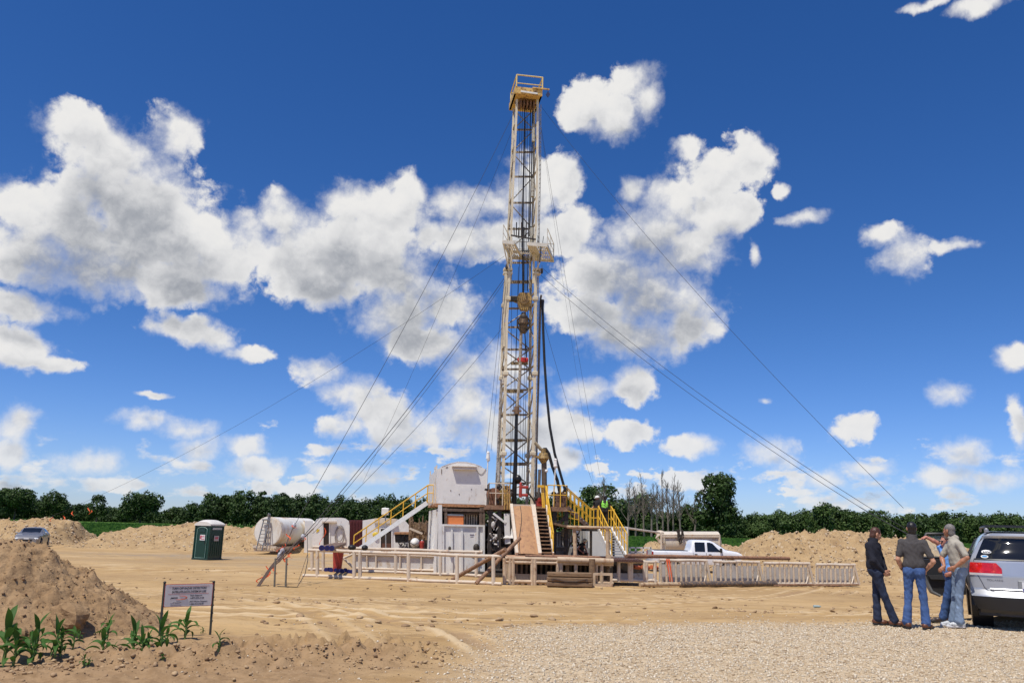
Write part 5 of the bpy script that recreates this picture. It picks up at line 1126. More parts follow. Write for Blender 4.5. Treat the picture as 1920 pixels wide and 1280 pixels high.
for s in (-1, 1): mb.beam(c + sdv * s * .8 - UP * 1.18 - axd * .3, c + sdv * s * .8 - UP * 1.18 + axd * 7.9, .16, .2)
mb.beam(c - sdv * .9 - UP * 1.1 - axd * .3, c + sdv * .9 - UP * 1.1 - axd * .3, .14, .16)
for k in (0, 2.5, 5, 7.7): mb.beam(c - sdv * .9 - UP * 1.3 + axd * k, c + sdv * .9 - UP * 1.3 + axd * k, .2, .24)
mb.build('skid', CREAM(), tk)
mb = MB(); la, lb_ = c - axd * .2 - sdv * .1 + UP * .85, c - axd * .75 - sdv * .25 - UP * 1.35
for s in (-.2, .25): mb.beam(la + sdv * s, lb_ + sdv * s, .06, .06)
for i in range(9): mb.beam(la.lerp(lb_, i / 8.5) - sdv * .22, la.lerp(lb_, i / 8.5) + sdv * .27, .05, .05)
mb.beam(la + sdv * .3 - UP * 0, lb_ + sdv * .65, .05, .05); mb.tube(c + UP * 1.35 - axd * .1, c - UP * 1.3 - axd * .25, .05); mb.ball(c + UP * 1.2, .12); mb.box(la, (.6, .1, .1)); mb.build('ladder', mat('ladder_grey_blue', (.16, .18, .20), .6, var=.3, col2=(.36, .2, .1)), tk)
for px, lb_ in ((496, 'left'),): pass

# ---------------------------------------------------------------- pipe racks in front
cr = CREAM()
PL = plane(757, 36.2, -14)
def truss(name, label, fp, x0, x1, z0, z1, posts, pairs=True, r=.065, group=None, mat_=None, lean=0, endcap=True):
    t = thing(name, label, 'pipe rack', fp.z((x0 + x1) / 2, z0), group=group); m_ = mat_ or cr
    mb = MB(); N_ = 8; mb.path([fp.z(x0 + (x1 - x0) * i / N_, z0 + r + .015 * math.sin(i * 2.1)) for i in range(N_ + 1)], r, 8); mb.build('bottom_rail', m_, t, smooth=True)
    mb = MB(); mb.path([fp.z(x0 + 10 + (x1 - x0 - 10) * i / N_, z1 + .012 * math.sin(i * 1.7)) for i in range(N_ + 1)], r, 8); mb.build('top_rail', m_, t, smooth=True)
    for px in posts:
        mb = MB(); mb.tube(fp.z(px, z0), fp.z(px, z1), r * 1.15, n=8); mb.build('post', m_, t, smooth=True)
    return t
ZR = .42
truss('pipe_rack', 'long cream pipe rack nearest the camera on the left', PL, 568, 940, GZ, ZR, [595, 664, 675, 766, 857, 925], r=.07)
PLb = plane(720, 41.6, -13)
truss('pipe_rack', 'cream pipe rack standing behind the nearest one on the left', PLb, 578, 905, GZ, ZR, [585, 606, 742, 826, 893], r=.07)
# skid tank with A-nose
PK = plane(770, 44, -5)
sk = thing('mud_skid', 'low white skid tank with a pointed pipe nose behind the left pipe racks', 'skid', PK.z(765, GZ))
mb = MB(); mb.prism([PK.z(662, GZ + .08), PK.z(893, GZ + .08), PK.z(893, .02), PK.z(662, .02)], PK.n * 1.4); mb.build('white_side', mat('skid_panel', (.60, .57, .53), .6, var=.1, col2=(.42, .31, .2), thr=(.5, .68), scale=1.5), sk)
mb = MB(); zt2 = .06
for z_ in (GZ + .08, zt2): mb.tube(PK.z(662, z_, -.08), PK.z(893, z_, -.08), .065)
mb.tube(PK.z(662, zt2, -.08), PK.z(644, -.16, -.08), .065); mb.tube(PK.z(644, -.16, -.08), PK.z(664, GZ + .08, -.08), .065)
for px in (688, 705, 750, 790, 833, 872, 893): mb.tube(PK.z(px, GZ, -.08), PK.z(px, zt2, -.08), .05)
mb.build('pipe_frame', cr, sk, smooth=True)
# three rusty pipes with blue thread protectors across the racks
blu = mat('blue_protector', (.012, .014, .12), .5, var=.1); rp_ = mat('brown_pipe', (.26, .165, .11), .65, var=.2, col2=(.15, .08, .05))
for i, px in enumerate((603, 613.5, 622)):
    a = PL.z(px, ZR + .15, -1.1); b = PLb.z(632 + i * 7, ZR + .15, 1.6); b = a + (b - a) 
    t = thing('drill_collar', ['leftmost', 'middle', 'rightmost'][i] + ' brown pipe of three lying across the left racks, blue cap facing the camera', 'pipe', a, group='brown pipes with blue caps')
    MB().tube(a, b, .085, n=12).build('pipe', rp_, t, smooth=True); d = (a - b).normalized(); mb = MB(); mb.tube(a + d * .06, a - d * .1, .115, n=14); mb.build('blue_cap', blu, t, smooth=True); mb = MB(); mb.tube(a + d * .063, a + d * .05, .06, n=12); mb.build('bore', mat('dark_navy', (.01, .01, .06), .5), t)
rb = thing('red_tub', 'faded red tub standing on the ground under the left rack', 'tub', PLb.z(632, GZ, -.3)); c = PLb.z(632, GZ, -.3); mb = MB(); mb.tube(c + UP * .3, c + UP * .95, .22, .27, 16); mb.tube(c + UP * .0, c + UP * .32, .2, .22, 16); mb.build('shell', REDP(), rb, smooth=True)
rr = random.Random(5)
for i in range(13):
    c = PLb.z(611 + i * 4.2 + rr.uniform(-2.5, 2.5), GZ + .1, -.5 + rr.uniform(-1.0, .5)); mb = MB(); mb.tube(c - Vector((0, .07, 0)), c + Vector((0, .07, 0)), .09, n=12); mb.tube(c - Vector((0, .08, 0)), c - Vector((0, .06, 0)), .1, n=12); o = mb.build('thread_protector', blu, smooth=True)
    tag(o, 'blue plastic pipe cap in the row on the ground by the red tub', 'pipe cap', 'blue caps on the ground')
sh_ = thing('pipe_clamp', 'black chain binder wrapped on the front left rack top rail', 'binder', PL.z(660, ZR)); mb = MB(); mb.ball(PLb.z(660, ZR + .05, -.6), (.2, .25, .14)); mb.ball(PLb.z(684, ZR + .05, -.6), (.16, .25, .14)); mb.build('chain', BLACK(), sh_, smooth=True)
# rusty slanting pipes
for i, (a_, b_, lb) in enumerate((((848, GZ + .05, 1.6), (948, ZR + .3, -.2), 'rusty pipe slanting up right across the end of the left rack'), ((893, GZ + .05, -.1), (975, ZR + .75, 1.4), 'thicker rusty pipe leaning towards the base of the ramp'))):
    p, q = PL.z(*a_), PL.z(*b_); t = thing('leaning_pipe', lb, 'pipe', p); MB().tube(p, q, .085, n=10).build('pipe', WOODRUST(), t, smooth=True)

# central catwalk
PC = plane(1040, 35.8, 2)
cw = thing('catwalk', 'cream pipe catwalk with a brown steel deck in front of the ramp', 'catwalk', PC.z(1040, GZ)); zd = .34
mb = MB(); a, b = PC.z(955, zd, .15), PC.z(1150, zd, .15); mb.prism([a, b, b - UP * .05, a - UP * .05], PC.n * 4.2); mb.build('deck', mat('brown_deck', (.50, .29, .17), .75, var=.2, scale=2, col2=(.24, .13, .07), bump=.1), cw)
mb = MB()
for off in (0, 1.4):
    for z_ in (GZ + .14, zd - .15): mb.tube(PC.z(947, z_, off), PC.z(1150, z_, off), .07, n=8)
mb.tube(PC.z(947, zd, 0), PC.z(1080, zd, 0), .075, n=8); mb.tube(PC.z(1045, zd, -.1), PC.z(1150, zd - .02, -.1), .12, n=10); mb.pieces('long_rail', TANP(), cw, smooth=True)
for px in (946, 951, 956, 962, 998, 1003, 1046, 1052, 1064, 1080, 1108, 1118, 1128):
    mb = MB(); mb.tube(PC.z(px, GZ, .0 if px not in (951, 1064, 1108) else 1.4), PC.z(px, zd, .0 if px not in (951, 1064, 1108) else 1.4), .08, n=8); mb.build('post', TANP(), cw, smooth=True)
mb = MB()
for i in range(6): mb.beam(PC.z(966 + i * 11, GZ + .05, .05), PC.z(972 + i * 11, GZ + .05, .05), .1, .1)
mb.pieces('floor_block', TANP(), cw)
mb = MB()
for i in range(22): mb.beam(PC.z(950 + i * 9.2, GZ, 2.8), PC.z(951 + i * 9.2, zd - .1, 2.8), .09, .06)
mb.pieces('rear_rib', mat('rib_dim', (.30, .22, .15), .7, var=.3), cw)
mb = MB(); mb.prism([PC.z(950, GZ + .1, .4), PC.z(1030, GZ + .1, .4), PC.z(1030, GZ + .42, .4), PC.z(950, GZ + .42, .4)], PC.n * .1); mb.build('kick_plate', mat('tan_plate', (.50, .40, .29), .7, var=.15), cw)
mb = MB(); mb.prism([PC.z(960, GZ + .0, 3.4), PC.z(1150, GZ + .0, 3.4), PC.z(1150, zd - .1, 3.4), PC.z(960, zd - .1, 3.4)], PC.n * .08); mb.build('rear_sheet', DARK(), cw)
for i in range(14):
    px = 962 + i * 5.4; c = PC.z(px, zd - .03, -.02); mb = MB(); mb.tube(c, c + PC.n * 1.2, .055, n=10); t = mb.build('pipe_end', mat('dark_rust_pipe', (.10, .05, .035), .6, var=.3), smooth=True); tag(t, 'dark rusty pipe stub in the row under the catwalk deck left of the tan frame', 'pipe', 'pipe stubs under the catwalk')
for i in range(11):
    px = 1152 + i * 5.2; c = PC.z(px, zd - .0, .1); mb = MB(); mb.tube(c, c + PC.n * 2.5, .06, n=10); t = mb.build('pipe_end', mat('dark_rust_pipe2', (.085, .04, .03), .6, var=.3), smooth=True); tag(t, 'dark rusty pipe stub in the row right of the tan pipe frame', 'pipe', 'pipe stubs right of the tan frame')
for i, (x0, x1, z_, off, r_, lb) in enumerate(((1175, 1480, .50, 1.6, .085, 'long rusty brown pipe lying on the racks in front of the pickup'), (1172, 1420, .46, 2.3, .07, 'slightly shorter rusty pipe behind the longest one on the right rack'), (985, 1078, .42, 1.2, .06, 'thin rusty rod lying on the brown catwalk deck'), (1020, 1150, .42, 2.0, .05, 'second thin rod lying further back on the catwalk deck'))):
    p, q = PC.z(x0, z_, off), PC.z(x1, z_ - .02, off + (2.6 if x1 > 1200 else .2)); t = thing('loose_pipe', lb, 'pipe', p); MB().tube(p, q, r_, n=10).build('pipe', mat('rusty_loose_pipe', (.30, .155, .085), .7, var=.2, col2=(.16, .08, .05)), t, smooth=True)
tm = thing('timber_mat', 'bundle of weathered brown timbers lying in front of the catwalk', 'timber mat', PC.z(1067, GZ, -.8)); rr = random.Random(3)
for j in range(3):
    c0_, c1_ = PC.z(1026 + rr.uniform(-1, 1), GZ + .12 + .19 * j, -.75), PC.z(1110 + rr.uniform(-1, 1), GZ + .12 + .19 * j, -.75); mb = MB()
    mb.box((c0_ + c1_) / 2, ((c1_ - c0_).length, .5, .17), rz=R(2), bev=.03); mb.build('timber', TIMBER(), tm)
mb = MB()
for px in (1036, 1100): mb.tube(PC.z(px, GZ + .3, -1.03), PC.z(px, GZ + .3, -.98), .06, n=12)
mb.path([PC.z(1037, GZ + .34, -1.02), PC.z(1060, GZ + .24, -1.02), PC.z(1080, GZ + .24, -1.02), PC.z(1099, GZ + .34, -1.02)], .025, 5); mb.build('lifting_chain', mat('dark_chain', (.08, .05, .035), .7), tm)
bx = thing('short_rack', 'low rusty pipe stand at the foot of the tan post', 'stand', PC.z(1130, GZ, -.3)); mb = MB()
for z_ in (GZ + .08, GZ + .52): mb.beam(PC.z(1113, z_, -.3), PC.z(1148, z_, -.3), .1, .1)
for px in (1114, 1146): mb.beam(PC.z(px, GZ, -.3), PC.z(px, GZ + .55, -.3), .1, .1)
mb.build('frame', TANP(), bx)
ol = thing('brown_post', 'short stout brown post rising above the timber bundle', 'post', PC.z(1110, GZ, -.2)); MB().tube(PC.z(1110.5, GZ, -.2), PC.z(1110, zd + .06, -.2), .13, n=10).build('post', TIMBER(), ol, smooth=True)

# right hand trusses
PRt = plane(1390, 38.8, 19.5)
def ribrack(label, x0, x1, zb_, zt__, n, seed):
    t = thing('ribbed_rack', label, 'rack section', PRt.z((x0 + x1) / 2, GZ), group='ribbed rack sections on the right'); rr = random.Random(seed)
    mb = MB(); mb.tube(PRt.z(x0 - 2, GZ + .1), PRt.z(x1 + 4, GZ + .1), .055); mb.build('bottom_rail', cr, t, smooth=True)
    mb = MB(); mb.path([PRt.z(x0 + (x1 - x0) * i / 5, zt__ + .012 * math.sin(i * 2 + seed)) for i in range(6)], .06, 8); mb.path([PRt.z(x0 + (x1 - x0) * i / 5, zt__ - .02, .9) for i in range(6)], .05, 8); mb.build('top_rail', cr, t, smooth=True)
    for i in range(n):
        px = x0 + 3 + (x1 - x0 - 6) * i / (n - 1) + rr.uniform(-.8, .8); mb = MB(); mb.tube(PRt.z(px + 1.5, GZ + .1), PRt.z(px, zt__), .052, n=7); mb.build('rib', mat('rib_cream', (.58, .47, .34), .6, var=.2, col2=(.36, .2, .1), thr=(.54, .66)), t, smooth=True)
    mb = MB(); mb.prism([PRt.z(x0, GZ + .12, .25), PRt.z(x1, GZ + .12, .25), PRt.z(x1, zt__ - .18, .25), PRt.z(x0, zt__ - .18, .25)], PRt.n * .03); mb.build('white_sheet', mat('rack_sheet', (.60, .57, .54), .6, var=.1, scale=2, col2=(.42, .32, .22), thr=(.55, .7)), t)
    mb = MB(); mb.tube(PRt.z(x1 - 2, zt__), PRt.z(x1 + 8, GZ + .05), .065); mb.tube(PRt.z(x1 + 1, zt__ - .2, .1), PRt.z(x1 - 6, GZ + .1, -.1), .03); mb.build('end_brace', cr, t, smooth=True)
ribrack('ribbed cream rack section starting just right of the pipe stubs', 1236, 1326, GZ, .36, 10, 1)
ribrack('ribbed cream rack section, second from the brown pipe stubs', 1337, 1424, GZ, .32, 9, 2)
ribrack('ribbed cream rack section second from the far right end', 1432, 1518, GZ, .28, 10, 3)
ribrack('last ribbed cream rack section ending near the man in the dark jacket', 1530, 1603, GZ, .24, 9, 4)
PR2 = plane(1190, 36.5, 12)
sr = truss('pipe_rack', 'short open cream rack between the tan post and the ribbed sections', PR2, 1148, 1232, GZ + .18, .30, [1160, 1180, 1184, 1208, 1212, 1228], r=.065)
mb = MB(); mb.prism([PR2.z(1150, GZ + .22, .4), PR2.z(1230, GZ + .22, .4), PR2.z(1230, GZ + .52, .4), PR2.z(1150, GZ + .52, .4)], PR2.n * .05); mb.build('kick_plate', mat('rack_sheet', (.60, .57, .54)), sr)
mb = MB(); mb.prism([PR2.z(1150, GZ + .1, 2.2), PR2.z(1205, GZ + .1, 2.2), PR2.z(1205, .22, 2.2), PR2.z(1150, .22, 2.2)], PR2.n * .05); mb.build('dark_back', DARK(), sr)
for i, (px, lb) in enumerate(((1195, 'left'), (1212, 'middle'), (1228, 'right'))):
    mb = MB(); mb.tube(PR2.z(px - 7, .05, .9), PR2.z(px + 4, .0, 1.2), .09, n=10); o = mb.build('orange_sleeve', mat('orange_sleeve', (.55, .14, .05), .6, var=.2), smooth=True); tag(o, lb + ' orange brown pipe sleeve showing inside the short open rack', 'pipe sleeve')
dpz = thing('casing_pipe', 'long dark grey pipe lying on the ground before the ribbed rack', 'pipe', PRt.z(1200, GZ, -.7)); mb = MB(); mb.tube(PRt.z(1200, GZ + .13, -1.2), PRt.z(1275, GZ + .13, -.9), .085, n=12); mb.build('tan_end', ct, dpz, smooth=True); mb = MB(); mb.tube(PRt.z(1275, GZ + .13, -.9), PRt.z(1455, GZ + .13, -.4), .12, n=12); mb.build('dark_body', mat('casing_dark', (.10, .08, .07), .6, var=.3, col2=(.3, .19, .1)), dpz, smooth=True)
dpz = thing('ground_pipe', 'thin rusty pipe lying along the foot of the last ribbed sections', 'pipe', PRt.z(1520, GZ, -.5)); mb = MB(); mb.path([PRt.z(x_, GZ + .07 + .02 * math.sin(x_), -.5) for x_ in range(1450, 1625, 20)], .045, 6); mb.build('pipe', WOODRUST(), dpz, smooth=True)
b_ = thing('litter_bottle', 'crushed pale blue plastic bottle lying on the dirt right of centre', 'bottle', at(1530, 1111, 28)); c = at(1530, 1111, 28); c.z = gh(c.x, c.y) + .05; mb = MB(); mb.tube(c - Vector((.10, 0, .015)), c + Vector((.09, .03, -.015)), .045, .035, 10); mb.tube(c + Vector((.09, .03, -.015)), c + Vector((.15, .04, -.015)), .035, .015, 10); mb.build('bottle', mat('pale_blue_plastic', (.36, .48, .48), .25), b_, smooth=True)

# cylindrical tank skid behind the pickup
PW_ = plane(1295, 60, 4)
ct2 = thing('tank_skid', 'cream cylinder under a pipe frame on a skid behind the pickup', 'tank', PW_.z(1295, GZ)); mb = MB(); mb.tube(PW_(1243, 1017), PW_(1346, 1017), .78, n=24); mb.build('cylinder', mat('tank_cream', (.62, .55, .45), .5, var=.1, scale=1.2, col2=(.4, .28, .17), thr=(.54, .7)), ct2, smooth=True)
mb = MB()
for off in (-.8, .8):
    for y_ in (1002.5, 1006): mb.tube(PW_(1240, y_, off), PW_(1349, y_, off), .06)
    for px in (1240, 1349): mb.tube(PW_.z(px, GZ, off), PW_(px, 1002, off), .07)
for px in (1240, 1349): mb.tube(PW_(px, 1003, -.8), PW_(px, 1003, .8), .06)
mb.ball(PW_(1238, 999, 0), (.35, .3, .2)); mb.path([PW_(1236, 1000, -.4), PW_(1232, 1008, -.4), PW_(1237, 1016, -.4), PW_(1244, 1018, -.4)], .13, 8); mb.build('pipe_frame', cr, ct2, smooth=True)
mb = MB(); rr = random.Random(9)
for i in range(18): p = PW_(1271 + rr.random() * 12, 1003 + rr.random() * 16, -1.0); mb.tube(p, p + Vector((rr.uniform(-.2, .2), 0, rr.uniform(.1, .5))), .05)
mb.build('valves', DARK(), ct2)
wsk = thing('white_frame_skid', 'small white frame with dark rods left of the pickup tailgate', 'skid', at(1195, 1040, 53)); PX = plane(1195, 54, 0); mb = MB()
for y_ in (1026, 1034, 1041): mb.beam(PX(1180, y_), PX(1222, y_ + .5), .08, .08)
for px in (1181, 1192, 1206, 1220): mb.beam(PX(px, 1046), PX(px, 1025), .08, .08)
mb.build('frame', W(), wsk); mb = MB(); mb.prism([PX(1182, 1048, .3), PX(1221, 1048, .3), PX(1221, 1036, .3), PX(1182, 1036, .3)], (0, 1, 0)); mb.build('box', CREAM(), wsk)

# ---------------------------------------------------------------- guy wires and anchors
def wire(label, a, b, sag, r=.014, cat='guy wire', name='guy_wire', m=None):
    a, b = Vector(a), Vector(b); mb = MB(); mb.path([a.lerp(b, t) - UP * sag * 4 * t * (1 - t) for t in np.linspace(0, 1, 15)], r * .72, 5); o = mb.build(name, m or CABLE()); tag(o, label, cat, 'guy wires bracing the mast'); return o
top, mid_, brd = PM(969, 200, .2), PM(952, 512, .2), PM(945, 478, -.9)
anc = at(480, 1090, 31); anc.z = GZ - .05; knot = at(530, 1034, 33)
wire('long guy wire from the mast top down left to the orange flagged anchor', top, at(549, 990, 33.6), .5, .015)
wire('guy wire beside the longest left one, from just below the mast top', PM(968, 225, 1.2), at(680, 905, 60), .6, .011)
wire('guy wire from the left platform lug down to the flagged anchor', mid_, at(573, 1000, 33.4), .35, .02)
wire('second guy wire from the left platform lug, slightly flatter', PM(951, 520, .2), at(588, 990, 33.8), .4, .013)
wire('guy wire from below the travelling block leading down left', PM(947, 608, .2), at(586, 1000, 33.8), .35, .012)
wire('far left guy wire from the platform to the distant orange ribbons', PM(946, 480, 1.0), at(75, 976, 66), 1.2, .011)
wire('thin vertical cable left of the mast with a hook at its foot', PM(946, 525, -.2), PM(912, 848, -.2), .02, .013)
wire('second thin vertical cable close to the mast left leg', PM(949, 525, -.2), PM(921, 845, -.2), .02, .011)
wire('long guy wire from the mast top down right behind the group of men', PM(1013, 198, 1.0), at(1694, 952, 30), .7, .012)
wire('guy wire from the right platform lug, upper of the right pair', PM(1016, 502, .3), at(1625, 948, 31), .5, .014)
wire('guy wire from the right platform lug, lower of the right pair', PM(1012, 514, .3), at(1612, 950, 31), .5, .014)
aR = at(1716, 1040, 24); aR.z = gh(aR.x, aR.y); 
wire('thick lower end of the right guy wires running to the ground behind the men', at(1612, 950, 31), at(1716, 1008, 27.5), .02, .022)
wire('second lower end of the right guy wires beside the thick one', at(1625, 948, 31), at(1725, 1004, 27.5), .02, .014)
wire('right guy wire going steeply down to the trees near the bare trunks', PM(1012, 222, 1.2), at(1125, 892, 74), .5, .013)
wire('right guy wire from below the platform towards the rounded tree', PM(1016, 590, .4), at(1112, 908, 72), .3, .013)
wire('thin right guy wire just left of the steep one', PM(1014, 240, 1.4), at(1113, 905, 72), .4, .008)
wire('wire rope hanging below the left platform pulley down to the base', PM(945, 640, .3), PM(936, 855, .3), .02, .012)
# front anchor bundle
af_ = thing('guy_anchor', 'ground anchor tied with wire and orange ribbons in front of the long white tank', 'anchor', anc)
mb = MB()
for i, (x_, y_, Y_) in enumerate(((549, 990, 33.6), (573, 1000, 33.4), (588, 990, 33.8))):
    mb.path([at(x_, y_, Y_), at(530 + i * 3, 1034 + i * 3, 32.6), at(505 + 2 * i, 1065, 31.8), anc + Vector((.04 * i, 0, 0))], .024, 5)
mb.build('anchor_cables', mat('rust_cable', (.12, .08, .06), .6), af_)
mb = MB()
for (x_, y_, Y_) in ((551, 985, 33.6), (568, 1006, 33.3)): mb.ball(at(x_, y_, Y_), (.09, .08, .12)); 
mb.ball(at(529, 1036, 32.7), (.1, .1, .2)); mb.ball(at(524, 1044, 32.6), (.09, .1, .2)); mb.pieces('turnbuckle', mat('white_navy', (.5, .5, .52), .5, var=.4, scale=14, col2=(.04, .04, .09)), af_, smooth=True)
def ribbon(parent, px, py, Y, h, w=.07, seed=0):
    rr = random.Random(seed); p = at(px, py, Y); rows = []
    for i in range(7): t = i / 6; rows.append([p + Vector((.10 * math.sin(t * 4 + seed) - w / 2, .05 * math.cos(t * 5), -h * t)), p + Vector((.10 * math.sin(t * 4.4 + seed) + w / 2, .05 * math.sin(t * 6), -h * t - .01))])
    mb = MB(); mb.sheet(rows); mb.build('ribbon', ORANGE(), parent, fix=False)
for i, (x_, y_, h) in enumerate(((531, 1016, .36), (525, 1022, .3), (539, 1040, .35), (545, 1036, .25), (536, 1044, .35), (503, 1060, .5), (507, 1058, .3), (498, 1072, .5), (487, 1080, .28), (518, 1055, .5), (552, 984, .14), (541, 1000, .3), (569, 1005, .24), (606, 988, .8), (556, 1020, .25))): ribbon(af_, x_, y_, 32.5, h * .8, .028 + .012 * (i % 3), i)
for i, (px, y0, lb) in enumerate(((515, 1046, 'grey steel stake on the left of the flagged anchor'), (536, 1046, 'grey steel stake on the right of the flagged anchor'))):
    p = at(px, 1094, 30.8); p.z = gh(p.x, p.y) - .05; t = thing('steel_stake', lb, 'stake', p); MB().tube(p, at(px + 1.5, y0, 30.8), .035, n=8).build('post', mat('stake_grey', (.16, .15, .12), .6, var=.3), t, smooth=True)
wire('loose wire looping on the ground between the stakes and the left rack', at(576, 1040, 33), at(560, 1088, 31.5), .0, .012, 'wire', 'loose_wire')
mb = MB(); pts = [at(576, 1000, 33.5), at(577, 1050, 33), at(572, 1075, 32), at(558, 1090, 31)]; pts[-1].z = gh(pts[-1].x, 31) + .02; q = at(520, 1096, 30.8); q.z = gh(q.x, q.y) + .02; pts.append(q); mb.path(pts, .014, 5); o = mb.build('ground_wire', CABLE()); tag(o, 'thin wire hanging down by the trailer and curling to the stakes', 'wire')
fa = thing('far_guy_anchor', 'distant guy anchor with orange ribbons above the bank by the silver sedan', 'anchor', at(75, 976, 66))
for i, (x_, y_) in enumerate(((97, 969), (137, 958), (167, 951), (120, 966), (170, 955))): ribbon(fa, x_, y_, 65.5 - i * .4, .34, .06, 40 + i)
fr2 = thing('orange_tape', 'orange tape tied on the ribbed rack near the short open rack', 'tape', PRt.z(1252, .3, -.1)); 
for i, x_ in enumerate((1250, 1254)): p = PRt.z(x_, .42, -.1); mb = MB(); mb.sheet([[p + Vector((-.03, 0, 0)), p + Vector((.04, 0, 0))], [p + Vector((.05, 0, -.5)), p + Vector((.1, 0, -.5))], [p + Vector((.12, 0, -.95)), p + Vector((.15, 0, -.95))]]); mb.build('ribbon', ORANGE(), fr2, fix=False)
# ================================================================== portable toilet, sign
PT = plane(388, 36, 0)
def toilet():
    c = at(388, 1041, 51.0); z0 = gh(c.x, c.y); c.z = z0
    hh = at(388, 975, 51.0).z - z0; rz = R(-23)
    t = thing('portable_toilet', 'dark green portable toilet with a white domed roof standing alone on the dirt', 'portable toilet', c, rz)
    s = hh / 2.3; w = 1.12 * s; g = mat('toilet_green', (.004, .040, .030), .3, var=.12, scale=3); lt = mat('pale_green_trim', (.22, .36, .31), .5); wh = mat('toilet_roof_white', (.72, .68, .62), .5, var=.08)
    H = 2.02 * s; mb = MB(); mb.prism([(-w/2, -w/2, .06), (w/2, -w/2, .06), (w/2, w/2, .06), (-w/2, w/2, .06)], (0, 0, H)); mb.build('cabin', g, t, world=False)
    mb = MB()
    for sx in (-1, 1):
        for sy in (-1, 1): mb.tube((sx * w/2, sy * w/2, .03), (sx * w/2, sy * w/2, H + .05), .05, n=8)
    for k in range(5): mb.box((w/2 + .01, -w/2 + w * (.18 + .16 * k), H * .36), (.03, .05, H * .5)); mb.box((-w/2 + w * (.18 + .16 * k), w / 2 + .01, H * .5), (.05, .03, H * .8))
    mb.build('corner_ribs', g, t, world=False)
    mb = MB(); xs_ = np.linspace(-1, 1, 11); rows = []
    for y in np.linspace(-1, 1, 11): rows.append([(x * (w/2 + .07), y * (w/2 + .07), H + .06 + .26 * s * (1 - abs(x) ** 2.6) * (1 - .45 * abs(y) ** 4)) for x in xs_])
    mb.sheet(rows); e = w/2 + .07; mb.add([(-e, -e, H - .03), (e, -e, H - .03), (e, e, H - .03), (-e, e, H - .03), (-e, -e, H + .065), (e, -e, H + .065), (e, e, H + .065), (-e, e, H + .065)], [(0, 3, 2, 1), (0, 1, 5, 4), (1, 2, 6, 5), (2, 3, 7, 6), (3, 0, 4, 7)]); 
    mb.prism([(-e, -e + .002, H + .06), (e, -e + .002, H + .06)] + [(x * (w/2 + .07), -e + .002, H + .06 + .26 * s * (1 - abs(x) ** 2.6) * .55) for x in xs_[::-1]][1:-1], (0, .02, 0)); mb.build('roof', wh, t, world=False, smooth=True)
    # door: arched, on local -y face
    y0 = -w/2; dw = w * .68; arch = [(-dw/2, .12), (dw/2, .12), (dw/2, H * .86)] + [(dw/2 * math.cos(a), H * .86 + dw * .22 * math.sin(a)) for a in np.linspace(.3, 2.84, 9)] + [(-dw/2, H * .86)]
    mb = MB(); mb.prism([(x, y0 - .03, z) for x, z in arch], (0, .04, 0)); d = mb.build('door', g, t, world=False)
    mb = MB(); mb.path([(x, y0 - .04, z) for x, z in arch + arch[:1]], .016, 5); mb.build('door_trim', lt, d, world=False)
    mb = MB(); mb.box((0, y0 - .04, H * .86), (dw * .62, .02, H * .12)); mb.build('vent', mat('toilet_dark', (.01, .04, .035), .5), d, world=False)
    mb = MB(); mb.box((dw * .1, y0 - .045, H * .64), (dw * .5, .02, H * .16)); pn = mb.build('notice', mat('notice_white', (.7, .68, .68), .5), d, world=False)
    mb = MB(); mb.box((-dw * .06, y0 - .057, H * .655), (dw * .14, .006, H * .09)); mb.box((dw * .14, y0 - .057, H * .67), (dw * .3, .006, H * .025)); mb.box((dw * .12, y0 - .057, H * .60), (dw * .36, .006, H * .02)); mb.build('notice_print', mat('notice_pinkred', (.5, .08, .12), .5), pn, world=False)
    mb = MB(); mb.box((dw * .38, y0 - .05, H * .5), (.03, .04, .16)); mb.build('handle', mat('handle_black', (.02, .02, .02), .4), d, world=False)
    x1 = w/2; mb = MB(); mb.box((x1 + .035, -w * .0, H * .62), (.02, w * .36, H * .15)); q = mb.build('side_notice', mat('notice_grey', (.45, .4, .4), .5), t, world=False)
    mb = MB(); mb.box((x1 + .047, 0, H * .63), (.006, w * .22, H * .06)); mb.build('notice_print', mat('notice_pinkred', (.5, .08, .12), .5), q, world=False)
    mb = MB(); mb.box((x1 + .03, 0, H * .9), (.02, w * .7, H * .06)); mb.build('side_vent', mat('vent_white', (.5, .5, .48), .5), t, world=False)
    mb = MB(); mb.box((0, 0, .05), (w + .1, w + .1, .1)); mb.build('skid_base', mat('toilet_dark', (.01, .04, .035), .5), t, world=False)
toilet()

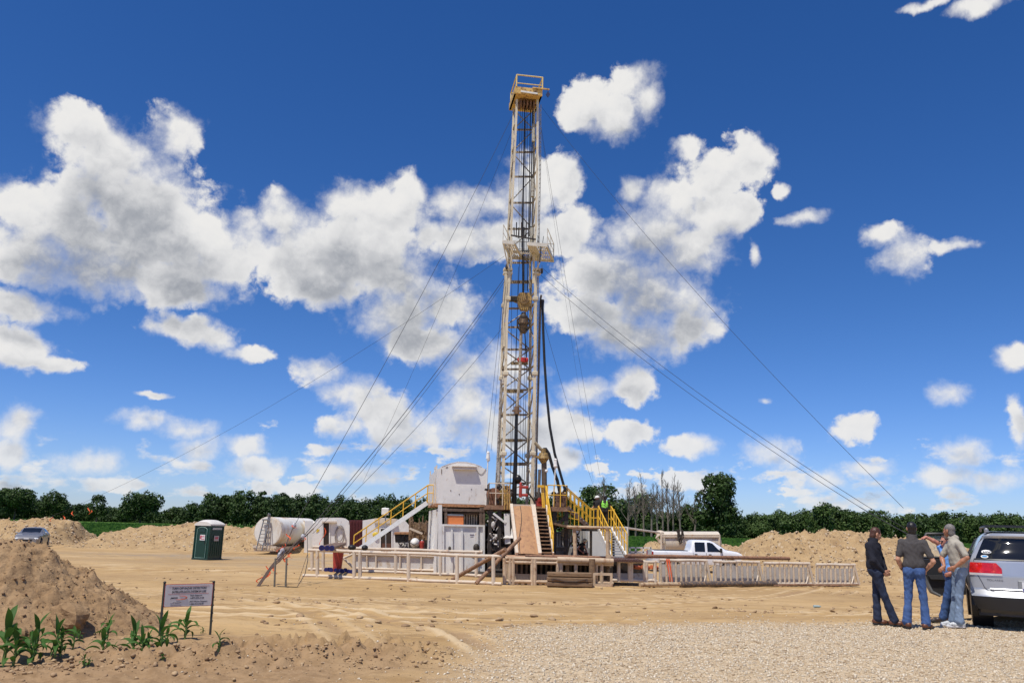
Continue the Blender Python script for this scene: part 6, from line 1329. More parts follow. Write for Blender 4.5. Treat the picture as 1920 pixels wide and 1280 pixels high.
def text(s, size, m, parent, loc, rot=(R(90), 0, 0), name='lettering', bold=0, shear=0, align='LEFT', sx=1, ext=.001, world=False):
    cu = bpy.data.curves.new(name, 'FONT'); cu.body = s; cu.size = size; cu.align_x = align; cu.shear = shear; cu.offset = bold; cu.extrude = ext; cu.resolution_u = 3
    o = bpy.data.objects.new(name, cu); COL.objects.link(o); bpy.context.view_layer.update(); dg = bpy.context.evaluated_depsgraph_get()
    me = bpy.data.meshes.new_from_object(o.evaluated_get(dg)); bpy.data.objects.remove(o); me.materials.clear(); me.materials.append(m)
    n = bpy.data.objects.new(name, me); COL.objects.link(n); n.parent = parent; n.location = loc; n.rotation_euler = rot; n.scale = (sx, 1, 1); return n
def sign():
    a, b = at(303, 1158, 12.25), at(396, 1172, 12.5); a.z = gh(a.x, a.y); b.z = gh(b.x, b.y); a = Vector((a.x, a.y, a.z)); 
    t = thing('warning_sign', 'small white sign with a red border telling drivers to turn off radar detectors', 'sign', (a + b) / 2)
    post = mat('sign_post_green', (.03, .035, .03), .6, var=.3)
    pa, pb = at(309, 1091, 12.25), at(401, 1090, 12.5)
    for p, q in ((a - UP * .1, pa), (b - UP * .1, pb)):
        mb = MB(); mb.beam(p, q, .028, .02); 
        for k in range(5): mb.box(p.lerp(q, .35 + .13 * k) + Vector((.014, -.008, 0)), (.02, .02, .02))
        mb.ball(q, (.022, .02, .016)); mb.build('post', post, t)
    # panel local frame, leaning slightly forward
    tl_, tr_, bl_, br_ = at(309, 1094, 12.21), at(399, 1092, 12.45), at(307, 1138, 12.18), at(398, 1134.5, 12.42)
    X = ((tr_ - tl_) + (br_ - bl_)).normalized(); c = (tl_ + tr_ + bl_ + br_) / 4; Zv = (tl_ - bl_).normalized(); Zv = (Zv - X * Zv.dot(X)); Zv = (Zv + Vector((X.y, -X.x, 0)).normalized() * .30).normalized(); N_ = X.cross(Zv).normalized(); Zv = N_.cross(X) * 1.0
    if N_.y > 0: N_ = -N_
    Mt = Matrix((X, -N_ * 1, Zv)).transposed(); rot = Mt.to_euler(); w, h = (tr_ - tl_).length, (tl_ - bl_).length
    off = Vector(c) - t.location - N_ * -.012
    pan = bpy.data.objects.new('panel', None)
    me = MB(); me.box((0, 0, 0), (w, .006, h)); pan = me.build('panel', mat('sign_red_edge', (.45, .05, .06), .5), t, world=False); pan.location = off; pan.rotation_euler = rot
    me = MB(); r_ = .018; cs = []
    for (cx, cz, a0) in ((w/2 - .025, h/2 - .025, 0), (-w/2 + .025, h/2 - .025, 90), (-w/2 + .025, -h/2 + .025, 180), (w/2 - .025, -h/2 + .025, 270)):
        for k in range(5): aa = R(a0 + k * 22.5); cs.append((cx + r_ * math.cos(aa), -.006, cz + r_ * math.sin(aa)))
    me.prism(cs, (0, .002, 0)); me.build('face', mat('sign_white', (.72, .70, .70), .55, var=.05), pan, world=False)
    ink = mat('sign_ink', (.045, .05, .075), .6); red = mat('sign_red', (.5, .06, .05), .5)
    u = h / .39
    for s, z, sz in (('TURN OFF RADAR DETECTORS', .105, .052), ('SATELLITE DATA SYSTEM IN USE', .045, .050)): text(s, sz * u, ink, pan, (0, -.0065, z * u), bold=.0012, shear=.25, align='CENTER', sx=.92 * w / .77)
    me = MB()
    for z in (.155, .028): me.box((0, -.007, z * u), (w * .84, .001, .004))
    me.build('red_lines', red, pan, world=False)
    for s, z, x in (('Tech Support', -.018, .02), ('1-877-255-3158', -.062, .02), ('24/7 Phone Support', -.122, .02), ('1-866-914-9230', -.165, .02)): text(s, .036 * u, ink, pan, (x * w / .77, -.0065, z * u), bold=.0006, shear=.2, sx=1)
    text('pason', .046 * u, ink, pan, (-.235, -.0065, -.05 * u), bold=.0015, shear=.3)
    me = MB(); pts = [(-.13 + .11 * math.cos(a_), -.0075, -.038 * u + .033 * u * math.sin(a_)) for a_ in np.linspace(-1.9, 1.5, 14)]; me.path(pts, [.0015 + .005 * math.sin(math.pi * i / 13) for i in range(14)], 5); me.build('swoosh', mat('logo_red', (.6, .12, .04), .5), pan, world=False)
    text('NPT WEST', .034 * u, mat('logo_grey', (.25, .22, .25), .5), pan, (-.235, -.0065, -.145 * u), shear=.2)
    me = MB(); me.path([(-.2, -.0075, -.115 * u), (-.15, -.0075, -.10 * u), (-.09, -.0075, -.115 * u)], .004, 5); me.box((-.16, -.007, -.165 * u), (.14, .001, .006)); me.build('logo_mark', mat('logo_grey', (.25, .22, .25)), pan, world=False)
sign()

# ================================================================== vehicles
def lerpk(keys, u):
    for i in range(len(keys) - 1):
        if u <= keys[i + 1][0]:
            a, b = keys[i], keys[i + 1]; t = (u - a[0]) / max(1e-9, b[0] - a[0]); t = max(0, min(1, t)); return a[1] + (b[1] - a[1]) * t
    return keys[-1][1]
def smooth_keys(keys, u, s=.06): return sum(lerpk(keys, u + d) for d in (-s, -s / 2, 0, s / 2, s)) / 5
class Car:
    """body lofted from many stations; y forward, x right, z up, origin on the ground under the middle"""
    def __init__(s, L, W_, top, belt, wb, wr, sill, wheels, wr_r, glass_y, bed=None):
        s.L, s.W = L, W_; s.top, s.belt, s.wb, s.wr, s.sill, s.wheels, s.R, s.bed = top, belt, wb, wr, sill, wheels, wr_r, bed
    def half(s, y):
        zt = smooth_keys(s.top, y); zb = min(smooth_keys(s.belt, y), zt - .02); W_ = smooth_keys(s.wb, y, .1); wr = min(smooth_keys(s.wr, y), W_)
        zs = lerpk(s.sill, y)
        for w in s.wheels:
            d = abs(y - w)
            if d < s.R + .07: zs = max(zs, s.R + math.sqrt(max(0, (s.R + .07) ** 2 - d * d)))
        cab = zt - zb > .12
        if cab:
            up = [(W_ * .985, zb), (W_ * .985 + (wr - W_ * .985) * .5, zb + (zt - zb) * .5), (wr + .02, zt - .09), (wr - .05, zt - .03), (wr * .6, zt - .005), (0, zt)]
        else:
            up = [(W_ * .985, zb - .0), (W_ * .96, zb + (zt - zb) * .5), (W_ * .9, zt - .01), (W_ * .75, zt), (W_ * .4, zt + .015), (0, zt + .02)]
        zm = zs + (zb - zs) * .5
        return [(0, zs + .02), (W_ * .8, zs + .0), (W_ * .955, zs + .02), (W_, zs + (zb - zs) * .3), (W_, zm + (zb - zm) * .3), (W_ * .995, zb - .06)] + up
    def body(s, name, m, t, y0=None, y1=None):
        y0 = -s.L / 2 if y0 is None else y0; y1 = s.L / 2 if y1 is None else y1; n = int((y1 - y0) / .04); V = []; Fc = []; k = None
        for i in range(n + 1):
            y = y0 + (y1 - y0) * i / n; h = s.half(y); ring = [(x, y, z) for x, z in h] + [(-x, y, z) for x, z in h[-2:0:-1]]; k = len(ring); V += ring
        for i in range(n):
            for j in range(k): Fc.append((i * k + j, i * k + (j + 1) % k, (i + 1) * k + (j + 1) % k, (i + 1) * k + j))
        Fc += [tuple(range(k)), tuple(range((n + 1) * k - 1, n * k - 1, -1))]
        mb = MB(); mb.add(V, Fc); return mb.build(name, m, t, world=False, smooth=True)
    def side_window(s, name, m, t, y0, y1, sd, low=.03, high=.1, off=.012, rake0=0, rake1=0):
        rows = []
        for j in range(5):
            k = j / 4; r_ = []
            for i in range(9):
                y = (y0 + rake0 * k) + ((y1 + rake1 * k) - (y0 + rake0 * k)) * i / 8; h = s.half(y); zb, zt = h[6][1], h[-1][1]; z = zb + low + (zt - high - zb - low) * k
                xs_ = np.interp(z, [h[6][1], h[7][1], h[8][1]], [h[6][0], h[7][0], h[8][0]]); r_.append((sd * (xs_ + off), y, z))
            rows.append(r_)
        mb = MB(); mb.sheet(rows); return mb.build(name, m, t, world=False, smooth=True)
    def wheel(s, t, x, y, wd=.22, rim=None):
        mb = MB(); r = s.R; prof = [(-wd/2, r * .68), (-wd/2, r * .93), (-wd/2 + .03, r), (wd/2 - .03, r), (wd/2, r * .93), (wd/2, r * .68)]; n = 28; V = []; Fc = []
        for i in range(n):
            a = 6.28318 * i / n; V += [(x + px, y + pr * math.cos(a), r + pr * math.sin(a)) for px, pr in prof]
        for i in range(n):
            for j in range(5): Fc.append((i * 6 + j, i * 6 + j + 1, ((i + 1) % n) * 6 + j + 1, ((i + 1) % n) * 6 + j))
        mb.add(V, Fc); w = thing_part('wheel', t); mb.build('tyre', BLACK(), w, world=False, smooth=True)
        mb = MB(); mb.tube((x - wd * .38, y, r), (x + wd * .38, y, r), r * .69, n=20); mb.tube((x - wd * .46, y, r), (x + wd * .46, y, r), r * .16, n=12)
        for k in range(5):
            a = 1.2566 * k
            for sx in (-1, 1): mb.beam((x + sx * wd * .42, y, r), (x + sx * wd * .42, y + r * .66 * math.cos(a), r + r * .66 * math.sin(a)), .05, .05)
        mb.build('rim', rim or mat('alloy', (.42, .42, .43), .35, metal=.7), w, world=False)
def thing_part(name, t): o = bpy.data.objects.new(name, None); COL.objects.link(o); o.parent = t; o.empty_display_size = .05; return o
GLS = mat('tinted_glass', (.012, .014, .017), .06, spec=.6)
SILV = mat('silver_paint', (.50, .52, .55), .32, metal=.55, var=.03, coat=.6)

# ---- silver sedan far left, three-quarter front
def sedan():
    c = at(60, 1017, 66); c.z = gh(c.x, c.y); t = thing('parked_sedan', 'silver grey saloon car parked by the spoil bank at the left', 'car', c, R(199))
    m = mat('sedan_paint', (.26, .26, .27), .35, metal=.5, var=.04, coat=.6)
    k = Car(4.7, 1.8, [(-2.35, .80), (-2.25, .98), (-1.6, 1.02), (-1.0, 1.38), (-.3, 1.44), (.3, 1.42), (1.15, .98), (2.0, .86), (2.3, .68), (2.35, .6)], [(-2.35, .75), (-1.6, .97), (1.1, .95), (2.0, .84), (2.35, .58)], [(-2.35, .72), (-2.1, .86), (-1, .9), (1, .9), (2.0, .85), (2.35, .66)], [(-2.3, .7), (-1.2, .64), (0, .66), (1.1, .7), (2.3, .6)], [(-2.35, .3), (-1.9, .2), (1.9, .2), (2.35, .24)], (-1.35, 1.4), .32, None)
    k.body('body', m, t)
    for sd in (-1, 1): k.side_window('side_window', GLS, t, -1.0, .75, sd, rake1=-.45, rake0=.15)
    mb = MB(); rows = []
    for i in range(6):
        y = 1.08 - .14 * i; h = k.half(y); rows.append([(x, y, h[-1][1] + .012 - .03 * abs(x)) for x in np.linspace(-.62, .62, 7)])
    mb.sheet(rows); mb.build('windscreen', GLS, t, world=False, smooth=True)
    for sd in (-1, 1):
        mb = MB(); mb.ball((sd * .60, 2.2, .62), (.2, .14, .08)); mb.build('headlight', mat('headlamp', (.75, .78, .8), .15), t, world=False, smooth=True)
        mb = MB(); mb.box((sd * 1.0, .75, 1.02), (.18, .1, .12), bev=.03); mb.build('mirror', m, t, world=False)
    mb = MB(); mb.box((0, 2.33, .5), (.8, .06, .12)); mb.build('grille', BLACK(), t, world=False)
    mb = MB(); mb.box((0, 2.36, .63), (.34, .03, .1)); mb.build('badge_strip', mat('headlamp', (.75, .78, .8)), t, world=False)
    for x in (-.8, .8):
        for y in (-1.4, 1.4): k.wheel(t, x, y)
sedan()
# ---- white crew cab pickup, side on, nose to the right
def pickup():
    c = (at(1218, 1035, 51) + at(1393, 1035, 51)) / 2; c.z = gh(c.x, c.y); t = thing('pickup_truck', 'white crew cab pickup truck parked side on behind the right pipe racks', 'pickup truck', c, R(-90))
    L = (at(1393, 1035, 51) - at(1218, 1035, 51)).length; s = L / 5.9; m = mat('truck_white', (.78, .80, .84), .3, var=.02, coat=.5)
    ztop = at(1310, 1011.5, 51).z - c.z; zt = ztop
    top = [(-2.95, 1.22), (-.55, 1.22), (-.5, zt - .12), (-.3, zt), (.65, zt), (.95, zt - .1), (1.72, 1.32), (2.4, 1.22), (2.85, 1.02), (2.95, .9)]
    belt = [(-2.95, 1.16), (-.55, 1.18), (1.7, 1.20), (2.4, 1.14), (2.95, .8)]
    sc = lambda ks: [(a * s, b) for a, b in ks]
    k = Car(5.9 * s, 2.0, sc(top), sc(belt), sc([(-2.95, .97), (1.5, .98), (2.6, .95), (2.95, .8)]), sc([(-2.95, .92), (-.5, .78), (.6, .8), (1.6, .86), (2.95, .7)]), sc([(-2.95, .5), (2.95, .42)]), (-1.75 * s, 1.85 * s), .39, None)
    k.body('body', m, t)
    for sd in (-1, 1):
        k.side_window('rear_side_window', GLS, t, -.30 * s, .33 * s, sd, low=.02, high=.13); k.side_window('front_side_window', GLS, t, .47 * s, 1.45 * s, sd, low=.02, high=.13, rake1=-.62 * s)
        for yy in (-.42, .40, 1.38): 
            mb = MB(); mb.box((sd * .984, yy * s, .85), (.012, .015, .62)); mb.build('door_gap', mat('gap_dark', (.10, .10, .11), .6), t, world=False)
        for yy in (-.25, .62): mb = MB(); mb.box((sd * 1.0, yy * s, 1.05), (.03, .17, .06), bev=.012); mb.build('door_handle', mat('gap_dark', (.10, .10, .11), .6), t, world=False)
        mb = MB(); mb.box((sd * 1.1, 1.28 * s, 1.30), (.2, .12, .26), bev=.03); mb.build('mirror', mat('mirror_dark', (.03, .03, .03), .4), t, world=False)
        mb = MB(); mb.box((sd * .93, -2.93 * s, .98), (.12, .1, .34), bev=.02); mb.build('tail_light', mat('tail_red', (.32, .02, .02), .3), t, world=False)
        mb = MB(); mb.ball((sd * .78, 2.78 * s, .86), (.16, .2, .1)); mb.build('headlight', mat('headlamp', (.75, .78, .8)), t, world=False, smooth=True)
    rows = []
    for i in range(6): y = (1.66 - .13 * i) * s; h = k.half(y); rows.append([(x, y, h[-1][1] + .012 - .02 * abs(x)) for x in np.linspace(-.75, .75, 7)])
    mb = MB(); mb.sheet(rows); mb.build('windscreen', GLS, t, world=False, smooth=True)
    mb = MB(); mb.box((0, -1.75 * s, 1.235), (1.6, 2.1 * s, .04)); mb.build('bed_opening', mat('bed_dark', (.06, .06, .065), .6), t, world=False)
    mb = MB(); mb.box((0, -3.02 * s, .55), (1.9, .14, .2), bev=.04); mb.box((0, 2.98 * s, .55), (1.8, .16, .24), bev=.04); mb.build('bumpers', mat('chrome_dull', (.5, .5, .5), .3, metal=.8), t, world=False)
    for x in (-.86, .86):
        for y in (-1.75 * s, 1.85 * s): k.wheel(t, x, y, .26)
pickup()

# ---- silver SUV at the right edge, seen from behind, driver's door open
def suv():
    HD = R(-27.0)      # heading: +y local points away to the right
    fwd = Vector((math.sin(-HD), math.cos(HD), 0)); lat = Vector((fwd.y, -fwd.x, 0))
    rl = gpos(1831, 1181); gz = rl.z
    c = rl + lat * .93 + fwd * 0.0
    t = thing('silver_suv', 'silver sport utility vehicle seen from behind with its far left door open', 'car', (c.x, c.y, gz), HD)
    Wd = lambda z: float(np.interp(z, [.35, .5, .62, .8, 1.0, 1.17, 1.25, 1.4, 1.58, 1.66, 1.70], [.86, .93, .955, .957, .95, .925, .895, .815, .715, .65, .55]))
    def UY(s, z):  # rear surface: how far forward the tail is at lateral fraction s and height z
        b = float(np.interp(z, [.3, .36, .58, .62, .70, .95, 1.20, 1.35, 1.58, 1.64, 1.69, 1.705], [.10, .02, 0, .02, .09, .09, .14, .22, .38, .33, .39, .60])); return b + .16 * abs(s) ** 3.2
    def surf(name, m, s0, s1, z0, z1, off=.008, ns=12, nz=8, par=None, cut=None):
        rows = []
        for j in range(nz + 1):
            z = z0 + (z1 - z0) * j / nz; a, b = (s0(z) if callable(s0) else s0), (s1(z) if callable(s1) else s1); rows.append([((a + (b - a) * i / ns) * Wd(z), UY(a + (b - a) * i / ns, z) - off, z) for i in range(ns + 1)])
        mb = MB(); mb.sheet(rows); o = mb.build(name, m, par or t, world=False, smooth=True); return o
    surf('tail_panel', SILV, -1, 1, .62, 1.705, 0, 30, 40)
    # body shell forward of the tail: sections from the tail outline to the nose
    zs = [.30, .45, .62, .8, 1.0, 1.12, 1.3, 1.5, 1.62, 1.68, 1.705]; V = []; Fc = []; st = [0, .5, 1.2, 2.0, 2.9, 3.35, 3.5, 3.9, 4.4, 4.65, 4.78]
    topz = [1.705, 1.72, 1.73, 1.72, 1.66, 1.40, 1.24, 1.12, 1.04, .92, .7]; n0 = None
    for k, y in enumerate(st):
        sc_ = topz[k] / 1.705; ring = []
        for z in zs:
            zz = z if z <= 1.0 else 1.0 + (z - 1.0) * (topz[k] - 1.0) / .705
            if topz[k] < 1.0: zz = z * topz[k] / 1.705 + .1 * (1 - z / 1.705)
            w = Wd(z) if topz[k] > 1.3 else (Wd(min(z, 1.0)) - .02 * max(0, z - .9) - (.08 if y > 4.3 else 0) - (.15 if y > 4.7 else 0))
            if topz[k] <= 1.3 and z > 1.65: w *= .8
            ring.append((w, y + (UY(1, z) if k == 0 else 0), zz))
        full = ring + [(-x, y_, z_) for x, y_, z_ in reversed(ring)]; n0 = len(full); V += full
    for k in range(len(st) - 1):
        for j in range(n0): 
            if j == n0 - 1: continue
            Fc.append((k * n0 + j, k * n0 + j + 1, (k + 1) * n0 + j + 1, (k + 1) * n0 + j))
    Fc.append(tuple(range((len(st) - 1) * n0, len(st) * n0)))
    mb = MB(); mb.add(V, Fc); mb.build('body', SILV, t, world=False, smooth=True)
    surf('roof_spoiler', SILV, -.95, .95, 1.60, 1.69, .02, 20, 4)
    gz_ = mat('rear_glass', (.008, .009, .011), .05, spec=.6)
    surf('rear_window', gz_, lambda z: -.93 + .02 * (1.6 - z), lambda z: .93 - .02 * (1.6 - z), 1.235, 1.595, .008, 20, 8)
    bl = mat('black_trim', (.015, .015, .017), .4)
    surf('window_seal', bl, -.95, .95, 1.212, 1.235, .01, 20, 2)
    # tailgate shut line
    mb = MB(); pts = []
    for s, z in [(-.95, 1.21), (-.90, 1.0), (-.84, .9), (-.80, .82), (-.77, .74), (-.72, .69), (-.6, .67), (0, .66), (.6, .67), (.72, .69), (.77, .74), (.80, .82), (.84, .9), (.9, 1.0), (.95, 1.21)]: pts.append((s * Wd(z), UY(s, z) - .004, z))
    mb.path(pts, .006, 5); mb.build('tailgate_seam', mat('seam', (.08, .08, .09), .6), t, world=False)
    mb = MB(); mb.path([(s * Wd(.715), UY(s, .715) - .012, .715) for s in np.linspace(-.68, .68, 14)], .018, 6); mb.build('tailgate_ledge', SILV, t, world=False, smooth=True)
    red = mat('lamp_red', (.50, .012, .012), .12, var=.35, scale=9, col2=(.85, .10, .06), thr=(.56, .66), coat=.8)
    for sd in (-1, 1):
        s_in = lambda z: sd * (.465 + .10 * max(0, (z - 1.07)) / .10); s_out = sd * 1.0
        L_ = surf('tail_light', red, s_out, s_in, .985, 1.165, .02, 10, 6); surf('clear_strip', mat('lamp_clear', (.55, .50, .50), .2, var=.2), s_out, sd * .465, .945, .983, .019, 10, 2, par=None)
        # wrap round the corner
        mb = MB(); mb.sheet([[(sd * (Wd(z) + .008), UY(1, z) - .01, z), (sd * (Wd(z) + .008), UY(1, z) + .16, z)] for z in np.linspace(.95, 1.16, 5)]); mb.build('light_wrap', red, t, world=False)
        surf('reflector', mat('reflector_red', (.35, .01, .01), .3), sd * .92, sd * .66, .53, .555, .012, 6, 2)
    surf('bumper_upper', SILV, -1, 1, .585, .635, .012, 24, 2)
    surf('bumper', bl, -1, 1, .36, .585, .014, 24, 6)
    surf('bumper_lower', mat('dark_grey_trim', (.04, .04, .043), .6), -.96, .96, .26, .36, -.02, 24, 3)
    mb = MB(); mb.box((0, 2.3, .29), (1.7, 4.0, .10)); mb.box((0, .9, .33), (.7, .5, .18), bev=.05); mb.tube((-.55, .15, .3), (-.55, .6, .3), .04); mb.build('underbody', bl, t, world=False)
    mb = MB(); mb.box((0, UY(0, .8) + .01, .77), (.44, .05, .23), bev=.02); mb.build('plate_recess', mat('recess', (.25, .26, .27), .4), t, world=False)
    mb = MB(); mb.box((0, UY(0, .8) - .02, .77), (.31, .012, .17)); pl = mb.build('licence_plate', mat('plate_white', (.7, .7, .72), .4), t, world=False)
    mb = MB(); mb.box((0, UY(0, .8) - .028, .72), (.30, .004, .05)); mb.build('plate_band', mat('plate_blue', (.03, .04, .25), .5), pl, world=False)
    # roof rails
    for sd in (-1, 1):
        mb = MB(); mb.path([(sd * .60, .55, 1.70), (sd * .61, .62, 1.79), (sd * .62, 1.0, 1.80), (sd * .62, 2.4, 1.80), (sd * .61, 2.75, 1.74)], .022, 8); mb.build('roof_rail', bl, t, world=False, smooth=True)
        mb = MB(); mb.box((sd * .60, .60, 1.735), (.07, .16, .09), bev=.02); mb.build('rail_foot', mat('alloy', (.42, .42, .43)), t, world=False)
    mb = MB(); mb.beam((-.62, 1.0, 1.83), (.62, 1.0, 1.83), .09, .03); mb.beam((-.62, 2.1, 1.83), (.62, 2.1, 1.83), .09, .03); mb.build('cross_bars', bl, t, world=False)
    # stickers
    def oval(s, z, w, h, m, nm, off=.014, par=None):
        c0 = Vector((s * Wd(z), UY(s, z) - off, z)); mb = MB(); dz = .05; tang = Vector((0, UY(s, z + dz) - UY(s, z), dz)).normalized(); dx = Vector((Wd(z) * .1, UY(s + .1, z) - UY(s, z), 0)).normalized()
        mb.add([c0 + dx * w * math.cos(a) + tang * h * math.sin(a) for a in np.linspace(0, 6.28318, 24, endpoint=False)], [tuple(range(24))]); return mb.build(nm, m, par or t, world=False, fix=False), c0, dx, tang
    stw = mat('sticker_white', (.8, .8, .78), .5); o1, c0, dx, tg_ = oval(-.77, 1.355, .082, .042, stw, 'sticker')
    rot = Matrix((dx, tg_, dx.cross(tg_))).transposed().to_euler(); text('NOC', .062, mat('sticker_ink', (.05, .05, .06), .5), o1, c0 + Vector((-.062, -.014, -.022)), rot, bold=.001)
    o2, c0, dx, tg_ = oval(-.775, 1.272, .062, .031, stw, 'sticker', .014); oval(-.775, 1.276, .044, .018, mat('sticker_blue', (.03, .28, .62), .5), 'sticker_mark', .018, o2)
    text('TOUAREG', .048, mat('chrome_letters', (.10, .10, .11), .3, metal=.3), t, (-.72 * Wd(.87), UY(.72, .87) - .005, .85), (R(90), 0, R(-9)), sx=1.15, ext=.003)
    # wheels
    k = Car(4.8, 1.92, [], [], [], [], [], (), .37, None)
    for x in (-.80, .80):
        for y in (.95, 3.82): k.wheel(t, x, y, .26)
    mb = MB()
    for x in (-1, 1):
        for y in (.95, 3.82): mb.tube(wmat(t) @ Vector((x * .62, y, .40)), wmat(t) @ Vector((x * .957, y, .40)), .43, n=24)
    mb.pieces('wheel_arch', bl, t)
    # dark left side: front and rear side windows
    mb = MB(); mb.sheet([[(-(Wd(z) + .006), y, z + .0) for y in (.75, 1.4, 2.0)] for z in (1.2, 1.3, 1.5, 1.6)]); mb.build('side_window', gz_, t, world=False)
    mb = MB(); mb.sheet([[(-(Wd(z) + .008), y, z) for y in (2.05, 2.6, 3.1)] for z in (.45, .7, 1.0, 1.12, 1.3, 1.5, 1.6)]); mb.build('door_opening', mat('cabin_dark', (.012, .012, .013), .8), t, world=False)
    # open door: hinge near y=3.2 on the left side, swung out; inner side faces the camera
    dn = thing_part('open_door', t); tilt = R(6)
    def D(u, z, off=0): # u out from hinge
        u = u * .86; th = R(76); return Vector((-.95 - u * math.sin(th) + off * 0 - (.25 * (1.1 - z) * 0), 3.15 - u * math.cos(th) - off, z))
    outl = [(.02, .42), (.62, .38), (.82, .46), (.93, .68), (1.0, .92), (1.03, 1.14), (.02, 1.18)]
    mb = MB(); mb.prism([D(u, z, .0) for u, z in outl], D(0, 0, -.10) - D(0, 0, 0)); mb.build('outer_skin', SILV, dn, world=False)
    mb = MB(); mb.prism([D(u * .97 + .01, .74 + (z - .74) * .95, .0) for u, z in outl], D(0, 0, .05) - D(0, 0, 0)); mb.build('inner_panel', mat('door_trim_black', (.02, .02, .021), .55), dn, world=False)
    mb = MB(); mb.path([D(u, z, .05) for u, z in outl[1:6]], [.03, .045, .05, .05, .035], 6); mb.build('door_edge', mat('door_edge_grey', (.16, .165, .17), .4), dn, world=False, smooth=True)
    mb = MB(); mb.prism([D(.15, .72, .05), D(.8, .72, .05), D(.86, .80, .05), D(.15, .84, .05)], D(0, 0, .08) - D(0, 0, 0)); mb.build('arm_rest', mat('door_trim_grey', (.035, .035, .036), .6), dn, world=False)
    mb = MB(); fr_ = [(.02, 1.18), (.05, 1.35), (.18, 1.60), (.30, 1.67), (.82, 1.66), (.94, 1.45), (1.03, 1.16)]
    mb.path([D(u, z, 0) for u, z in fr_], .035, 6); mb.path([D(.02, 1.18), D(1.03, 1.16)], .03, 6); mb.build('window_frame', bl, dn, world=False, smooth=True)
    gm_ = bpy.data.materials.new('clear_glass'); gm_.use_nodes = True; b = gm_.node_tree.nodes['Principled BSDF']; b.inputs['Base Color'].default_value = (.75, .85, .8, 1); b.inputs['Roughness'].default_value = .02; b.inputs['Alpha'].default_value = .22
    mb = MB(); mb.add([D(u, z, -.01) for u, z in fr_], [tuple(range(len(fr_)))]); mb.build('window_pane', gm_, dn, world=False, fix=False)
    mb = MB(); mb.box(D(.05, 1.26, -.16), (.24, .14, .17), bev=.05); mb.build('wing_mirror', bl, dn, world=False)
suv()
